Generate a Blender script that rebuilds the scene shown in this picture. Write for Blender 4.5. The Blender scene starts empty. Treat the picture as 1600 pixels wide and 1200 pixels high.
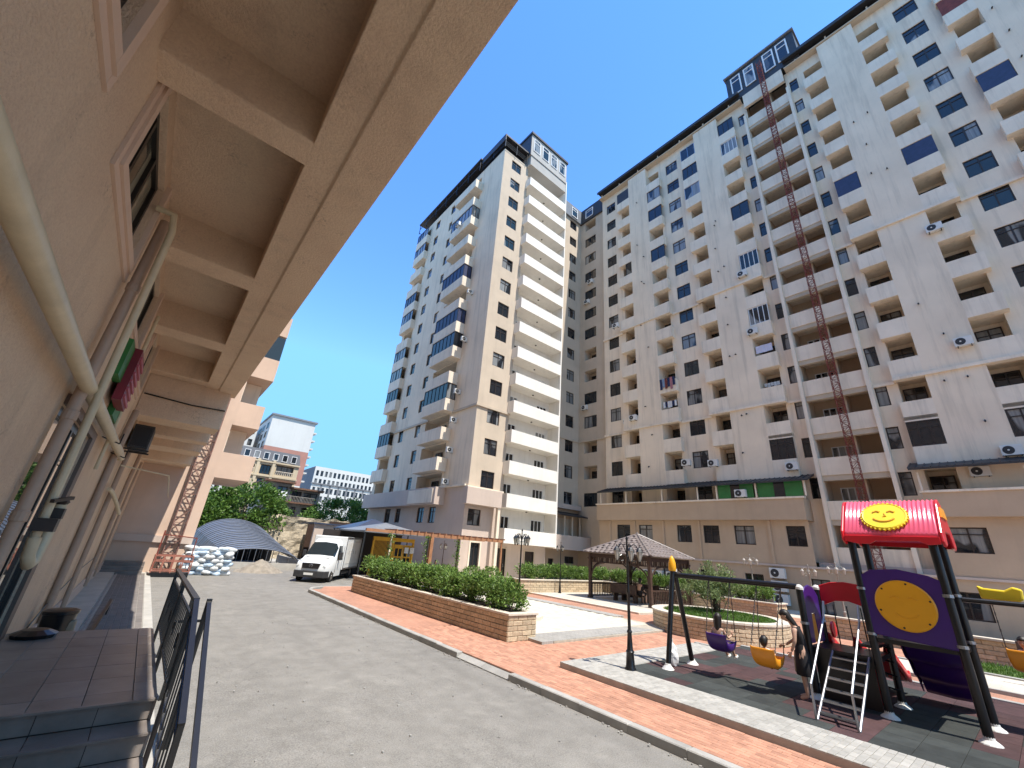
import bpy, bmesh, math, random
from mathutils import Vector, Matrix, Quaternion, noise
random.seed(7)
PI = math.pi
S = bpy.context.scene
C = S.collection
# ---------------------------------------------------------------- camera
cam_data = bpy.data.cameras.new('camera')
cam = bpy.data.objects.new('camera', cam_data)
C.objects.link(cam)
def rot3(a, b, c):
    return Matrix.Rotation(a, 3, 'Z') @ Matrix.Rotation(b, 3, 'X') @ Matrix.Rotation(c, 3, 'Z')
cam.matrix_world = Matrix.Translation((0, 0, 2.6)) @ rot3(-0.6750078, 1.95356815, 0.07752894).to_4x4()
cam_data.sensor_width = 36.0
cam_data.sensor_fit = 'HORIZONTAL'
cam_data.lens = 36.0 * 639.15653 / 1600.0
cam_data.clip_start = 0.05
cam_data.clip_end = 3000
S.camera = cam
# ---------------------------------------------------------------- light
SUN = Vector((0.07, -0.50, 1.0)).normalized()
world = bpy.data.worlds.new('World')
S.world = world
world.use_nodes = True
wn = world.node_tree
for n in list(wn.nodes): wn.nodes.remove(n)
w_out = wn.nodes.new('ShaderNodeOutputWorld')
w_bg = wn.nodes.new('ShaderNodeBackground')
w_sky = wn.nodes.new('ShaderNodeTexSky')
w_sky.sky_type = 'NISHITA'
w_sky.sun_disc = False
w_sky.sun_elevation = math.asin(SUN.z)
w_sky.sun_rotation = math.atan2(SUN.x, SUN.y)
w_sky.air_density = 1.0
w_sky.dust_density = 0.0
w_sky.ozone_density = 3.0
w_bg.inputs['Strength'].default_value = 0.15
w_hs = wn.nodes.new('ShaderNodeHueSaturation')
w_hs.inputs['Hue'].default_value = 0.513; w_hs.inputs['Saturation'].default_value = 1.24
w_mix = wn.nodes.new('ShaderNodeMix'); w_mix.data_type = 'RGBA'; w_mix.blend_type = 'DARKEN'; w_mix.inputs[0].default_value = 1.0
w_mix.inputs[7].default_value = (0.64, 1.55, 2.75, 1.0)
wn.links.new(w_sky.outputs[0], w_hs.inputs['Color']); wn.links.new(w_hs.outputs[0], w_mix.inputs[6])
wn.links.new(w_mix.outputs[2], w_bg.inputs[0])
wn.links.new(w_bg.outputs[0], w_out.inputs[0])
sun_data = bpy.data.lights.new('sun', 'SUN')
sun_data.energy = 2.15
sun_data.angle = math.radians(0.5)
sun_data.color = (1.0, 0.94, 0.85)
sun = bpy.data.objects.new('sun', sun_data)
sun.rotation_euler = SUN.to_track_quat('Z', 'Y').to_euler()
sun.location = (0, 0, 80)
C.objects.link(sun)
S.view_settings.view_transform = 'Standard'
S.view_settings.look = 'None'
S.view_settings.gamma = 1.0
S.view_settings.use_curve_mapping = False
S.view_settings.exposure = 1.76
S.render.engine = 'CYCLES'
try:
    S.cycles.max_bounces = 8
    S.cycles.diffuse_bounces = 5
    S.cycles.glossy_bounces = 4
except Exception:
    pass
# ---------------------------------------------------------------- helpers
class MB:
    """collects shapes, then becomes ONE mesh"""
    def __init__(s): s.v = []; s.f = []; s.mi = []; s.m = 0
    def add(s, vs, fs):
        o = len(s.v); s.v.extend([tuple(v) for v in vs])
        for f in fs: s.f.append(tuple(o + i for i in f)); s.mi.append(s.m)
    def quad(s, a, b, c, d): s.add([a, b, c, d], [(0, 1, 2, 3)])
    def box(s, x0, y0, z0, x1, y1, z1):
        s.add([(x0,y0,z0),(x1,y0,z0),(x1,y1,z0),(x0,y1,z0),(x0,y0,z1),(x1,y0,z1),(x1,y1,z1),(x0,y1,z1)],
              [(0,3,2,1),(4,5,6,7),(0,1,5,4),(1,2,6,5),(2,3,7,6),(3,0,4,7)])
    def cbox(s, c, size, M=None):
        hx, hy, hz = [k / 2 for k in size]
        vs = [Vector((sx*hx, sy*hy, sz*hz)) for sz in (-1, 1) for sx, sy in ((-1,-1),(1,-1),(1,1),(-1,1))]
        if M is not None: vs = [M @ v for v in vs]
        c = Vector(c)
        s.add([c + v for v in vs], [(0,3,2,1),(4,5,6,7),(0,1,5,4),(1,2,6,5),(2,3,7,6),(3,0,4,7)])
    def bevbox(s, x0, y0, z0, x1, y1, z1, b):
        """box with chamfered top edges"""
        s.add([(x0,y0,z0),(x1,y0,z0),(x1,y1,z0),(x0,y1,z0),(x0,y0,z1-b),(x1,y0,z1-b),(x1,y1,z1-b),(x0,y1,z1-b),
               (x0+b,y0+b,z1),(x1-b,y0+b,z1),(x1-b,y1-b,z1),(x0+b,y1-b,z1)],
              [(0,3,2,1),(8,9,10,11),(0,1,5,4),(1,2,6,5),(2,3,7,6),(3,0,4,7),(4,5,9,8),(5,6,10,9),(6,7,11,10),(7,4,8,11)])
    def bar(s, p, q, w, h=None, up=(0,0,1)):
        p = Vector(p); q = Vector(q); h = h or w; d = (q - p)
        if d.length < 1e-6: return
        d.normalize(); up = Vector(up)
        if abs(d.dot(up)) > 0.98: up = Vector((1, 0, 0))
        a = d.cross(up).normalized() * w / 2; b = a.cross(d).normalized() * h / 2
        s.add([p-a-b, p+a-b, p+a+b, p-a+b, q-a-b, q+a-b, q+a+b, q-a+b],
              [(0,3,2,1),(4,5,6,7),(0,1,5,4),(1,2,6,5),(2,3,7,6),(3,0,4,7)])
    def tube(s, pts, r, n=8, caps=True):
        pts = [Vector(p) for p in pts]; rs = r if isinstance(r, (list, tuple)) else [r] * len(pts)
        rings = []; prev = None
        for i, p in enumerate(pts):
            d = (pts[min(i+1, len(pts)-1)] - pts[max(i-1, 0)]).normalized()
            if prev is None:
                up = Vector((0,0,1)) if abs(d.z) < 0.95 else Vector((1,0,0))
                a = d.cross(up).normalized()
            else:
                a = (prev - d * prev.dot(d)).normalized()
            prev = a; b = d.cross(a)
            rings.append([p + (a * math.cos(2*PI*k/n) + b * math.sin(2*PI*k/n)) * rs[i] for k in range(n)])
        vs = [v for R in rings for v in R]; fs = []
        for i in range(len(rings) - 1):
            for k in range(n):
                fs.append((i*n+k, i*n+(k+1) % n, (i+1)*n+(k+1) % n, (i+1)*n+k))
        if caps:
            fs.append(tuple(range(n-1, -1, -1))); fs.append(tuple((len(rings)-1)*n + k for k in range(n)))
        s.add(vs, fs)
    def lathe(s, prof, c=(0,0,0), n=12):
        c = Vector(c); vs = []; fs = []
        for r, z in prof:
            for k in range(n): vs.append(c + Vector((r*math.cos(2*PI*k/n), r*math.sin(2*PI*k/n), z)))
        for i in range(len(prof)-1):
            for k in range(n): fs.append((i*n+k, i*n+(k+1) % n, (i+1)*n+(k+1) % n, (i+1)*n+k))
        fs.append(tuple(range(n-1, -1, -1))); fs.append(tuple((len(prof)-1)*n+k for k in range(n)))
        s.add(vs, fs)
    def prism(s, poly, axis, a, b):
        """poly: 2d outline; axis 'x','y','z' to extrude along from a to b"""
        def P(u, v, w):
            return {'x': (w, u, v), 'y': (u, w, v), 'z': (u, v, w)}[axis]
        n = len(poly)
        vs = [P(u, v, a) for u, v in poly] + [P(u, v, b) for u, v in poly]
        fs = [tuple(range(n)), tuple(range(2*n-1, n-1, -1))]
        for i in range(n): fs.append((i, i+n, (i+1) % n + n, (i+1) % n))
        s.add(vs, fs)
    def mesh(s, name, mats, smooth=False):
        me = bpy.data.meshes.new(name)
        me.from_pydata(s.v, [], s.f)
        for m in (mats if isinstance(mats, (list, tuple)) else [mats]): me.materials.append(m)
        if any(s.mi): me.polygons.foreach_set('material_index', s.mi)
        bm = bmesh.new(); bm.from_mesh(me); bmesh.ops.recalc_face_normals(bm, faces=bm.faces); bm.to_mesh(me); bm.free()
        if smooth: me.polygons.foreach_set('use_smooth', [True] * len(me.polygons))
        me.update(); return me
    def obj(s, name, mats, parent=None, smooth=False):
        return put(name, s.mesh(name, mats, smooth), parent)
def put(name, me, parent=None, loc=None, rz=None):
    o = bpy.data.objects.new(name, me); C.objects.link(o)
    if parent is not None: o.parent = parent
    if loc is not None: o.location = loc
    if rz is not None: o.rotation_euler = (0, 0, rz)
    return o
def smooth_edges(o, ang=40):
    me = o.data
    me.polygons.foreach_set('use_smooth', [True] * len(me.polygons))
    try: me.set_sharp_from_angle(angle=math.radians(ang))
    except Exception: pass
    return o
def bevel(o, w=0.01, seg=2):
    m = o.modifiers.new('bevel', 'BEVEL'); m.width = w; m.segments = seg; m.limit_method = 'ANGLE'; m.angle_limit = math.radians(40)
    return o
def tag(o, label, cat, group=None):
    o['label'] = label; o['category'] = cat
    if group: o['group'] = group
    return o
def thing(name, label, cat, loc=(0,0,0), rz=0, group=None):
    o = bpy.data.objects.new(name, None); C.objects.link(o); o.location = loc; o.rotation_euler = (0,0,rz); o.empty_display_size = 0.2
    return tag(o, label, cat, group)
def struct(o): o['kind'] = 'structure'; return o
def stuff(o): o['kind'] = 'stuff'; return o
def dup(root, loc=None, rz=None, label=None):
    r = root.copy(); C.objects.link(r)
    if loc is not None: r.location = loc
    if rz is not None: r.rotation_euler = (0, 0, rz)
    if label: r['label'] = label
    for ch in list(root.children):
        c = ch.copy(); C.objects.link(c); c.parent = r
        for g in list(ch.children):
            d = g.copy(); C.objects.link(d); d.parent = c
    return r
# ---------------------------------------------------------------- materials
def nt(name):
    m = bpy.data.materials.new(name); m.use_nodes = True
    t = m.node_tree; b = t.nodes['Principled BSDF']; return m, t, b
def N(t, typ, **kw):
    n = t.nodes.new(typ)
    for k, v in kw.items(): setattr(n, k, v)
    return n
def mix(t, fac, a, b, blend='MIX'):
    n = t.nodes.new('ShaderNodeMix'); n.data_type = 'RGBA'; n.blend_type = blend
    def setin(sock, v):
        if isinstance(v, (tuple, list)): sock.default_value = (*v, 1) if len(v) == 3 else v
        elif isinstance(v, (int, float)): sock.default_value = v
        else: t.links.new(v, sock)
    setin(n.inputs[0], fac); setin(n.inputs[6], a); setin(n.inputs[7], b)
    return n.outputs[2]
def ramp(t, src, stops):
    r = t.nodes.new('ShaderNodeValToRGB'); e = r.color_ramp.elements
    e[0].position, c0 = stops[0][0], stops[0][1]; e[0].color = (*c0, 1) if isinstance(c0, tuple) else (c0, c0, c0, 1)
    e[1].position, c1 = stops[1][0], stops[1][1]; e[1].color = (*c1, 1) if isinstance(c1, tuple) else (c1, c1, c1, 1)
    for p, c in stops[2:]:
        k = e.new(p); k.color = (*c, 1) if isinstance(c, tuple) else (c, c, c, 1)
    t.links.new(src, r.inputs[0]); return r.outputs[0]
def noise_tex(t, vec, scale, detail=4, rough=0.55, stretch=None):
    n = N(t, 'ShaderNodeTexNoise'); n.inputs['Scale'].default_value = scale; n.inputs['Detail'].default_value = detail; n.inputs['Roughness'].default_value = rough
    if stretch:
        mp = N(t, 'ShaderNodeMapping'); mp.inputs['Scale'].default_value = stretch
        t.links.new(vec, mp.inputs[0]); vec = mp.outputs[0]
    t.links.new(vec, n.inputs['Vector']); return n.outputs['Fac']
def add_bump(t, b, h, strength, dist=0.02):
    n = N(t, 'ShaderNodeBump'); n.inputs['Strength'].default_value = strength; n.inputs['Distance'].default_value = dist
    t.links.new(h, n.inputs['Height']); t.links.new(n.outputs[0], b.inputs['Normal'])
def mat(name, col, rough=0.8, var=0.12, scale=1.5, bump=0.0, bscale=60, metal=0.0, spec=0.4, rnd=0.0, streak=0.0, bdist=0.02):
    m, t, b = nt(name)
    geo = N(t, 'ShaderNodeNewGeometry'); pos = geo.outputs['Position']
    f = noise_tex(t, pos, scale, 6, 0.6)
    lo = tuple(c * (1 - var) for c in col); hi = tuple(min(1, c * (1 + var * 0.8)) for c in col)
    out = ramp(t, f, [(0.3, lo), (0.7, hi)])
    if streak:
        s = noise_tex(t, pos, 1.0, 5, 0.65, (2.2, 2.2, 0.16))
        s2 = ramp(t, s, [(0.5, 0.0), (0.78, 1.0)])
        out = mix(t, s2, out, mix(t, streak, out, (0.20, 0.17, 0.14)))
    if rnd:
        oi = N(t, 'ShaderNodeObjectInfo')
        rr = ramp(t, oi.outputs['Random'], [(0.0, 1 - rnd), (1.0, 1 + rnd)])
        out = mix(t, 1.0, out, rr, 'MULTIPLY')
    t.links.new(out, b.inputs['Base Color'])
    b.inputs['Roughness'].default_value = rough; b.inputs['Metallic'].default_value = metal
    b.inputs['Specular IOR Level'].default_value = spec
    if bump:
        h = noise_tex(t, pos, bscale, 5, 0.7); add_bump(t, b, h, bump, bdist)
    return m
M = {}
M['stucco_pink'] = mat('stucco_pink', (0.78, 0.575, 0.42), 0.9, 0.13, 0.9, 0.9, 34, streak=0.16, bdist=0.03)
M['stucco_pink_lit'] = mat('stucco_pink_sunlit', (0.62, 0.46, 0.355), 0.9, 0.08, 0.7, 0.4, 40, streak=0.12)  # sunlit copy of the pink stucco, darker to suit direct sun
M['white_wall'] = mat('white_render', (0.8, 0.67, 0.515), 0.9, 0.09, 0.35, 0.3, 20, streak=0.36)
M['white_panel'] = mat('white_panel', (0.8, 0.69, 0.55), 0.85, 0.09, 0.6, 0.2, 20, streak=0.36)
M['beige_wall'] = mat('beige_render', (0.55, 0.455, 0.35), 0.9, 0.09, 0.45, 0.35, 25, streak=0.16)
M['tan_wall'] = mat('tan_render', (0.5, 0.37, 0.255), 0.9, 0.08, 0.5, 0.3, 25, streak=0.14)
M['rose_wall'] = mat('rose_render', (0.56, 0.455, 0.385), 0.9, 0.08, 0.5, 0.3, 25, streak=0.12)
M['white_sun'] = mat('white_balcony_sunlit', (0.78, 0.745, 0.68), 0.85, 0.06, 0.6, 0.2, 20, streak=0.14)  # sunlit copy of the balcony white, its colour less yellow for the sun
M['grey_white'] = mat('grey_white_wall', (0.42, 0.40, 0.37), 0.9, 0.08, 0.6)
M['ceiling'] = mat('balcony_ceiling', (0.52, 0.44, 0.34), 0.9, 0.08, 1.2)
M['dark_metal'] = mat('dark_painted_metal', (0.011, 0.0105, 0.01), 0.38, 0.2, 6, spec=0.5)
M['charcoal'] = mat('charcoal_sheet', (0.035, 0.034, 0.036), 0.5, 0.2, 3, spec=0.5)
M['black'] = mat('black_paint', (0.008, 0.008, 0.009), 0.3, 0.2, 8, spec=0.5)
M['brown_frame'] = mat('dark_brown_frame', (0.035, 0.026, 0.022), 0.45, 0.15, 8)
M['white_frame'] = mat('white_frame', (0.75, 0.75, 0.74), 0.4, 0.05, 4)
M['white_plastic'] = mat('white_plastic', (0.68, 0.67, 0.63), 0.5, 0.07, 3)
M['pipe_cream'] = mat('cream_pipe_paint', (0.58, 0.49, 0.33), 0.45, 0.10, 5, 0.15, 30)
M['pipe_pink'] = mat('pink_pipe_paint', (0.40, 0.29, 0.215), 0.55, 0.10, 4, 0.15, 30)
M['rust_red'] = mat('red_primer_steel', (0.20, 0.045, 0.03), 0.65, 0.3, 5)
M['red_cage'] = mat('orange_red_steel', (0.34, 0.13, 0.09), 0.6, 0.3, 5)
M['mast_brown'] = mat('rusty_brown_steel', (0.22, 0.12, 0.095), 0.7, 0.3, 5)
M['rope'] = mat('chain_steel', (0.12, 0.11, 0.10), 0.5, 0.2, 9, metal=0.6)
M['steel'] = mat('galvanised_steel', (0.36, 0.36, 0.37), 0.3, 0.08, 6, metal=0.9)
M['wood_brown'] = mat('dark_brown_wood', (0.060, 0.034, 0.024), 0.55, 0.3, 7, 0.2, 40, rnd=0.15)
M['pergola_orange'] = mat('orange_brown_paint', (0.36, 0.17, 0.085), 0.6, 0.2, 3)
M['concrete'] = mat('pale_concrete', (0.42, 0.40, 0.36), 0.9, 0.15, 2, 0.4, 40)
M['kerb'] = mat('grey_kerb', (0.36, 0.345, 0.315), 0.9, 0.18, 2.5, 0.5, 50, rnd=0.08)
M['soil'] = mat('dark_soil', (0.035, 0.026, 0.02), 0.95, 0.3, 5, 0.6, 30)
M['sand'] = mat('grey_sand', (0.27, 0.235, 0.19), 0.95, 0.25, 4, 0.8, 30)
M['stone'] = mat('tan_split_stone', (0.5, 0.395, 0.265), 0.9, 0.20, 9, 0.7, 35, rnd=0.16, bdist=0.03)
M['stone_cap'] = mat('cream_stone_cap', (0.60, 0.53, 0.43), 0.85, 0.12, 5, 0.4, 40)
M['mortar'] = mat('mortar', (0.27, 0.21, 0.15), 0.95, 0.2, 8)
M['paver'] = mat('orange_paver', (0.45, 0.23, 0.15), 0.9, 0.16, 5, 0.3, 60, rnd=0.17)
M['paver_bed'] = mat('paver_joint_sand', (0.30, 0.17, 0.12), 0.95, 0.2, 9)
M['grey_paver'] = mat('grey_paver', (0.36, 0.345, 0.31), 0.9, 0.14, 4, 0.4, 50, rnd=0.12)
M['grey_bed'] = mat('grey_joint', (0.20, 0.19, 0.17), 0.95, 0.2, 9)
M['pale_paver'] = mat('cream_paver', (0.56, 0.51, 0.42), 0.9, 0.10, 3, 0.3, 50, rnd=0.08)
M['pale_bed'] = mat('cream_joint', (0.40, 0.36, 0.29), 0.95, 0.2, 9)
M['tile'] = mat('grey_brown_stone_tile', (0.2, 0.172, 0.152), 0.33, 0.28, 2.3, 0.1, 30, rnd=0.16, spec=0.5)
M['tile_joint'] = mat('tile_joint', (0.05, 0.042, 0.037), 0.9, 0.2, 9)
M['dark_paver'] = mat('dark_grey_paver', (0.20, 0.175, 0.155), 0.85, 0.2, 3, 0.3, 50, rnd=0.12)
M['rubber_grey'] = mat('dark_green_grey_rubber', (0.04, 0.045, 0.042), 0.95, 0.25, 4, 0.5, 120, rnd=0.25)
M['rubber_red'] = mat('dull_red_rubber', (0.07, 0.036, 0.036), 0.95, 0.25, 4, 0.5, 120, rnd=0.25)
M['rubber_bed'] = mat('rubber_joint', (0.03, 0.03, 0.03), 0.95)
M['purple'] = mat('purple_plastic', (0.05, 0.014, 0.165), 0.30, 0.1, 2, spec=0.5)
M['yellow'] = mat('yellow_plastic', (0.8, 0.38, 0.012), 0.33, 0.06, 2, spec=0.5)
M['lemon'] = mat('lemon_plastic', (0.88, 0.66, 0.03), 0.33, 0.06, 2, spec=0.5)
M['orange'] = mat('orange_plastic', (0.86, 0.33, 0.02), 0.33, 0.06, 2, spec=0.5)
M['red'] = mat('red_plastic', (0.62, 0.018, 0.03), 0.28, 0.1, 2, spec=0.5)
M['red_roof'] = mat('red_plastic_glare', (0.8, 0.115, 0.2), 0.30, 0.08, 2, spec=0.6)  # sun glare on the red roof is mixed into this pinker colour
M['trunk'] = mat('bark', (0.11, 0.075, 0.05), 0.9, 0.3, 9, 0.6, 30)
M['grass_base'] = mat('grass_base', (0.06, 0.10, 0.02), 0.95, 0.3, 6, 0.5, 40)
M['skin'] = mat('skin', (0.50, 0.31, 0.22), 0.55, 0.05, 8)
M['hair'] = mat('dark_hair', (0.015, 0.011, 0.009), 0.5, 0.2, 20)
M['black_cloth'] = mat('black_cloth', (0.016, 0.015, 0.017), 0.9, 0.2, 9)
M['white_cloth'] = mat('white_cloth', (0.72, 0.71, 0.69), 0.9, 0.08, 9)
M['grey_cloth'] = mat('patterned_grey_cloth', (0.34, 0.31, 0.30), 0.9, 0.4, 14)
M['beige_cloth'] = mat('khaki_cloth', (0.30, 0.25, 0.18), 0.9, 0.15, 9)
M['tyre'] = mat('tyre_rubber', (0.015, 0.015, 0.016), 0.8)
M['van_white'] = mat('white_van_paint', (0.72, 0.73, 0.72), 0.22, 0.03, 2, spec=0.55)
M['bumper'] = mat('dark_grey_bumper', (0.035, 0.035, 0.037), 0.55, 0.1, 4)
M['headlight'] = mat('headlight_lens', (0.42, 0.43, 0.41), 0.12, 0.1, 9, spec=0.7)
M['kiosk'] = mat('yellow_wood_paint', (0.72, 0.38, 0.03), 0.55, 0.15, 3)
M['navy_roof'] = mat('navy_roof_sheet', (0.045, 0.055, 0.09), 0.45, 0.2, 3)
M['grey_roof'] = mat('grey_roof_sheet', (0.19, 0.20, 0.215), 0.5, 0.15, 3)
M['green_glass'] = mat('green_panel', (0.028, 0.17, 0.045), 0.25, 0.2, 1.2, spec=0.6)
M['blue_blind'] = mat('navy_screen', (0.035, 0.045, 0.10), 0.4, 0.2, 3)
M['brick_red'] = mat('far_red_brick', (0.36, 0.18, 0.14), 0.9, 0.1, 0.5)
M['far_white'] = mat('far_white_wall', (0.56, 0.555, 0.53), 0.9, 0.08, 0.12, streak=0.12)
M['far_cream'] = mat('far_cream_wall', (0.52, 0.43, 0.30), 0.9, 0.1, 0.3)
M['far_grey'] = mat('far_grey_wall', (0.17, 0.175, 0.19), 0.8, 0.1, 0.3)
M['old_wall'] = mat('old_rendered_wall', (0.36, 0.33, 0.29), 0.95, 0.25, 0.9, 0.4, 12, streak=0.4)
M['ruin'] = mat('crumbling_limestone', (0.43, 0.365, 0.27), 0.95, 0.35, 1.3, 1.0, 5, bdist=0.12)
M['rust_roof'] = mat('rusty_roof_edge', (0.16, 0.085, 0.055), 0.85, 0.3, 2)
M['sign_green'] = mat('green_sign', (0.03, 0.17, 0.04), 0.5, 0.2, 3)
M['sign_red'] = mat('dark_red_sign', (0.19, 0.018, 0.03), 0.45, 0.2, 3)
def glass_mat(name, dark=(0.014, 0.017, 0.021), light=(0.26, 0.26, 0.25), p=0.52, rough=0.04, wav=0.12):
    m, t, b = nt(name)
    geo = N(t, 'ShaderNodeNewGeometry'); oi = N(t, 'ShaderNodeObjectInfo')
    w = N(t, 'ShaderNodeTexWhiteNoise', noise_dimensions='1D'); t.links.new(oi.outputs['Random'], w.inputs['W'])
    # curtains behind some panes: soft vertical folds
    f = noise_tex(t, geo.outputs['Position'], 1.0, 3, 0.6, (7, 7, 0.25))
    folds = ramp(t, f, [(0.3, tuple(c * 0.55 for c in light)), (0.7, light)])
    half = noise_tex(t, geo.outputs['Position'], 1.0, 1, 0.5, (0.9, 0.9, 0.3))
    hm = ramp(t, half, [(0.46, 0.0), (0.5, 1.0)])
    sel = ramp(t, w.outputs['Value'], [(p - 0.02, 0.0), (p + 0.02, 1.0)])
    fac = mix(t, 1.0, sel, hm, 'MULTIPLY')
    c = mix(t, fac, dark, folds)
    t.links.new(c, b.inputs['Base Color']); b.inputs['Roughness'].default_value = rough
    b.inputs['Specular IOR Level'].default_value = 0.7
    n = noise_tex(t, geo.outputs['Position'], 1.3, 2); 
    if wav: add_bump(t, b, n, wav, 0.05)
    return m
M['glass'] = glass_mat('window_glass')
M['glass_blue'] = glass_mat('bluish_glass', (0.011, 0.014, 0.019), (0.3, 0.31, 0.31), 0.5)
M['shop_glass'] = glass_mat('shop_glass', (0.03, 0.035, 0.035), (0.1, 0.1, 0.1), 2.0, 0.015, 0)
M['pale_glass'] = glass_mat('curtained_glass', (0.05, 0.05, 0.04), (0.42, 0.40, 0.31), -1.0, 0.08)
M['windscreen'] = glass_mat('windscreen_glass', (0.012, 0.02, 0.025), (0.1, 0.1, 0.1), 2.0, 0.03)
def leaf_mat(name, dark, light, trans=0.25):
    m, t, b = nt(name)
    geo = N(t, 'ShaderNodeNewGeometry')
    f = noise_tex(t, geo.outputs['Position'], 3.2, 3, 0.6)
    r = mix(t, 0.5, f, geo.outputs['Random Per Island'])
    c = ramp(t, r, [(0.25, dark), (0.75, light)])
    t.links.new(c, b.inputs['Base Color']); b.inputs['Roughness'].default_value = 0.45; b.inputs['Specular IOR Level'].default_value = 0.4
    tr = N(t, 'ShaderNodeBsdfTranslucent'); t.links.new(c, tr.inputs['Color'])
    mx = N(t, 'ShaderNodeMixShader'); mx.inputs[0].default_value = trans
    out = t.nodes['Material Output']
    t.links.new(b.outputs[0], mx.inputs[1]); t.links.new(tr.outputs[0], mx.inputs[2]); t.links.new(mx.outputs[0], out.inputs['Surface'])
    return m
M['leaf_hedge'] = leaf_mat('hedge_leaf', (0.05, 0.11, 0.02), (0.25, 0.38, 0.085))
M['leaf_oleander'] = leaf_mat('oleander_leaf', (0.10, 0.15, 0.05), (0.30, 0.36, 0.15))
M['leaf_tree'] = leaf_mat('tree_leaf', (0.035, 0.09, 0.015), (0.16, 0.27, 0.045))
M['grass'] = leaf_mat('grass_blade', (0.05, 0.11, 0.015), (0.15, 0.26, 0.04))
def road_mat():
    m, t, b = nt('worn_asphalt'); geo = N(t, 'ShaderNodeNewGeometry'); p = geo.outputs['Position']
    big = noise_tex(t, p, 0.35, 6, 0.6); mid = noise_tex(t, p, 2.2, 5, 0.65); fine = noise_tex(t, p, 55, 3, 0.7)
    c = ramp(t, big, [(0.32, (0.178, 0.166, 0.142)), (0.68, (0.268, 0.252, 0.216))])
    c = mix(t, 0.45, c, ramp(t, mid, [(0.33, (0.125, 0.118, 0.105)), (0.67, (0.32, 0.305, 0.275))]))
    c = mix(t, 0.38, c, ramp(t, fine, [(0.38, (0.09, 0.085, 0.08)), (0.65, (0.38, 0.36, 0.33))]))
    # oil spots
    sp = N(t, 'ShaderNodeTexVoronoi'); sp.inputs['Scale'].default_value = 1.7; t.links.new(p, sp.inputs['Vector'])
    s = ramp(t, sp.outputs['Distance'], [(0.02, 0.8), (0.07, 0.0)])
    wig = noise_tex(t, p, 1.7, 4, 0.7); wm = ramp(t, wig, [(0.42, 0.0), (0.5, 1.0)])
    c = mix(t, mix(t, 1.0, s, wm, 'MULTIPLY'), c, (0.07, 0.065, 0.06))
    # pale dusty patches
    du = noise_tex(t, p, 0.8, 5, 0.7); dm = ramp(t, du, [(0.57, 0.0), (0.70, 0.40)])
    c = mix(t, dm, c, (0.36, 0.34, 0.30))
    t.links.new(c, b.inputs['Base Color']); b.inputs['Roughness'].default_value = 0.88; b.inputs['Specular IOR Level'].default_value = 0.3
    ck = N(t, 'ShaderNodeTexVoronoi'); ck.feature = 'DISTANCE_TO_EDGE'; ck.inputs['Scale'].default_value = 0.33
    wv = N(t, 'ShaderNodeVectorMath'); wv.operation = 'ADD'; wn_ = N(t, 'ShaderNodeTexNoise'); wn_.inputs['Scale'].default_value = 1.4; wn_.inputs['Detail'].default_value = 5; t.links.new(p, wn_.inputs['Vector']); t.links.new(p, wv.inputs[0]); t.links.new(wn_.outputs['Color'], wv.inputs[1]); t.links.new(wv.outputs[0], ck.inputs['Vector'])
    cm = ramp(t, ck.outputs['Distance'], [(0.0, 0.28), (0.004, 0.0)]); c = mix(t, cm, c, (0.09, 0.085, 0.075))
    tr_ = noise_tex(t, p, 1.0, 3, 0.5, (1.3, 0.05, 1)); c = mix(t, ramp(t, tr_, [(0.52, 0.0), (0.7, 0.28)]), c, (0.14, 0.132, 0.118))
    spk = N(t, 'ShaderNodeTexVoronoi'); spk.inputs['Scale'].default_value = 6.5; t.links.new(p, spk.inputs['Vector'])
    sk_ = ramp(t, spk.outputs['Distance'], [(0.04, 0.55), (0.13, 0.0)]); c = mix(t, sk_, c, (0.075, 0.07, 0.062)); t.links.new(c, b.inputs['Base Color'])
    h = noise_tex(t, p, 70, 4, 0.75); add_bump(t, b, h, 0.5, 0.015)
    return m
M['road'] = road_mat()
M['ground'] = mat('dusty_ground', (0.33, 0.30, 0.25), 0.95, 0.2, 0.2, 0.4, 20)
def brick_mat(name, c1, c2, joint, bw, bh, sx=1.0):
    m, t, b = nt(name); geo = N(t, 'ShaderNodeNewGeometry')
    mp = N(t, 'ShaderNodeMapping'); mp.inputs['Rotation'].default_value = (0, 0, math.radians(90)); t.links.new(geo.outputs['Position'], mp.inputs[0])
    br = N(t, 'ShaderNodeTexBrick'); br.inputs['Scale'].default_value = 1.0; br.inputs['Brick Width'].default_value = bw; br.inputs['Row Height'].default_value = bh
    br.inputs['Mortar Size'].default_value = 0.006; br.inputs['Color1'].default_value = (*c1, 1); br.inputs['Color2'].default_value = (*c2, 1); br.inputs['Mortar'].default_value = (*joint, 1)
    t.links.new(mp.outputs[0], br.inputs['Vector'])
    f = noise_tex(t, geo.outputs['Position'], 0.9, 5, 0.6)
    c = mix(t, 1.0, br.outputs['Color'], ramp(t, f, [(0.3, 0.78), (0.7, 1.12)]), 'MULTIPLY')
    t.links.new(c, b.inputs['Base Color']); b.inputs['Roughness'].default_value = 0.9
    add_bump(t, b, br.outputs['Fac'], -0.3, 0.01)
    return m
M['paver_far'] = brick_mat('orange_paver_far', (0.48, 0.245, 0.16), (0.41, 0.205, 0.13), (0.30, 0.17, 0.12), 0.2, 0.1)
M['pale_far'] = brick_mat('cream_paver_far', (0.58, 0.53, 0.44), (0.53, 0.48, 0.40), (0.42, 0.38, 0.31), 0.4, 0.2)
M['grey_far'] = brick_mat('grey_paver_far', (0.38, 0.36, 0.325), (0.33, 0.315, 0.285), (0.22, 0.21, 0.19), 0.2, 0.1)
M['wall_course'] = brick_mat('wall_course', (0.5, 0.37, 0.24), (0.45, 0.32, 0.2), (0.28, 0.21, 0.15), 0.4, 0.145)

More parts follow.
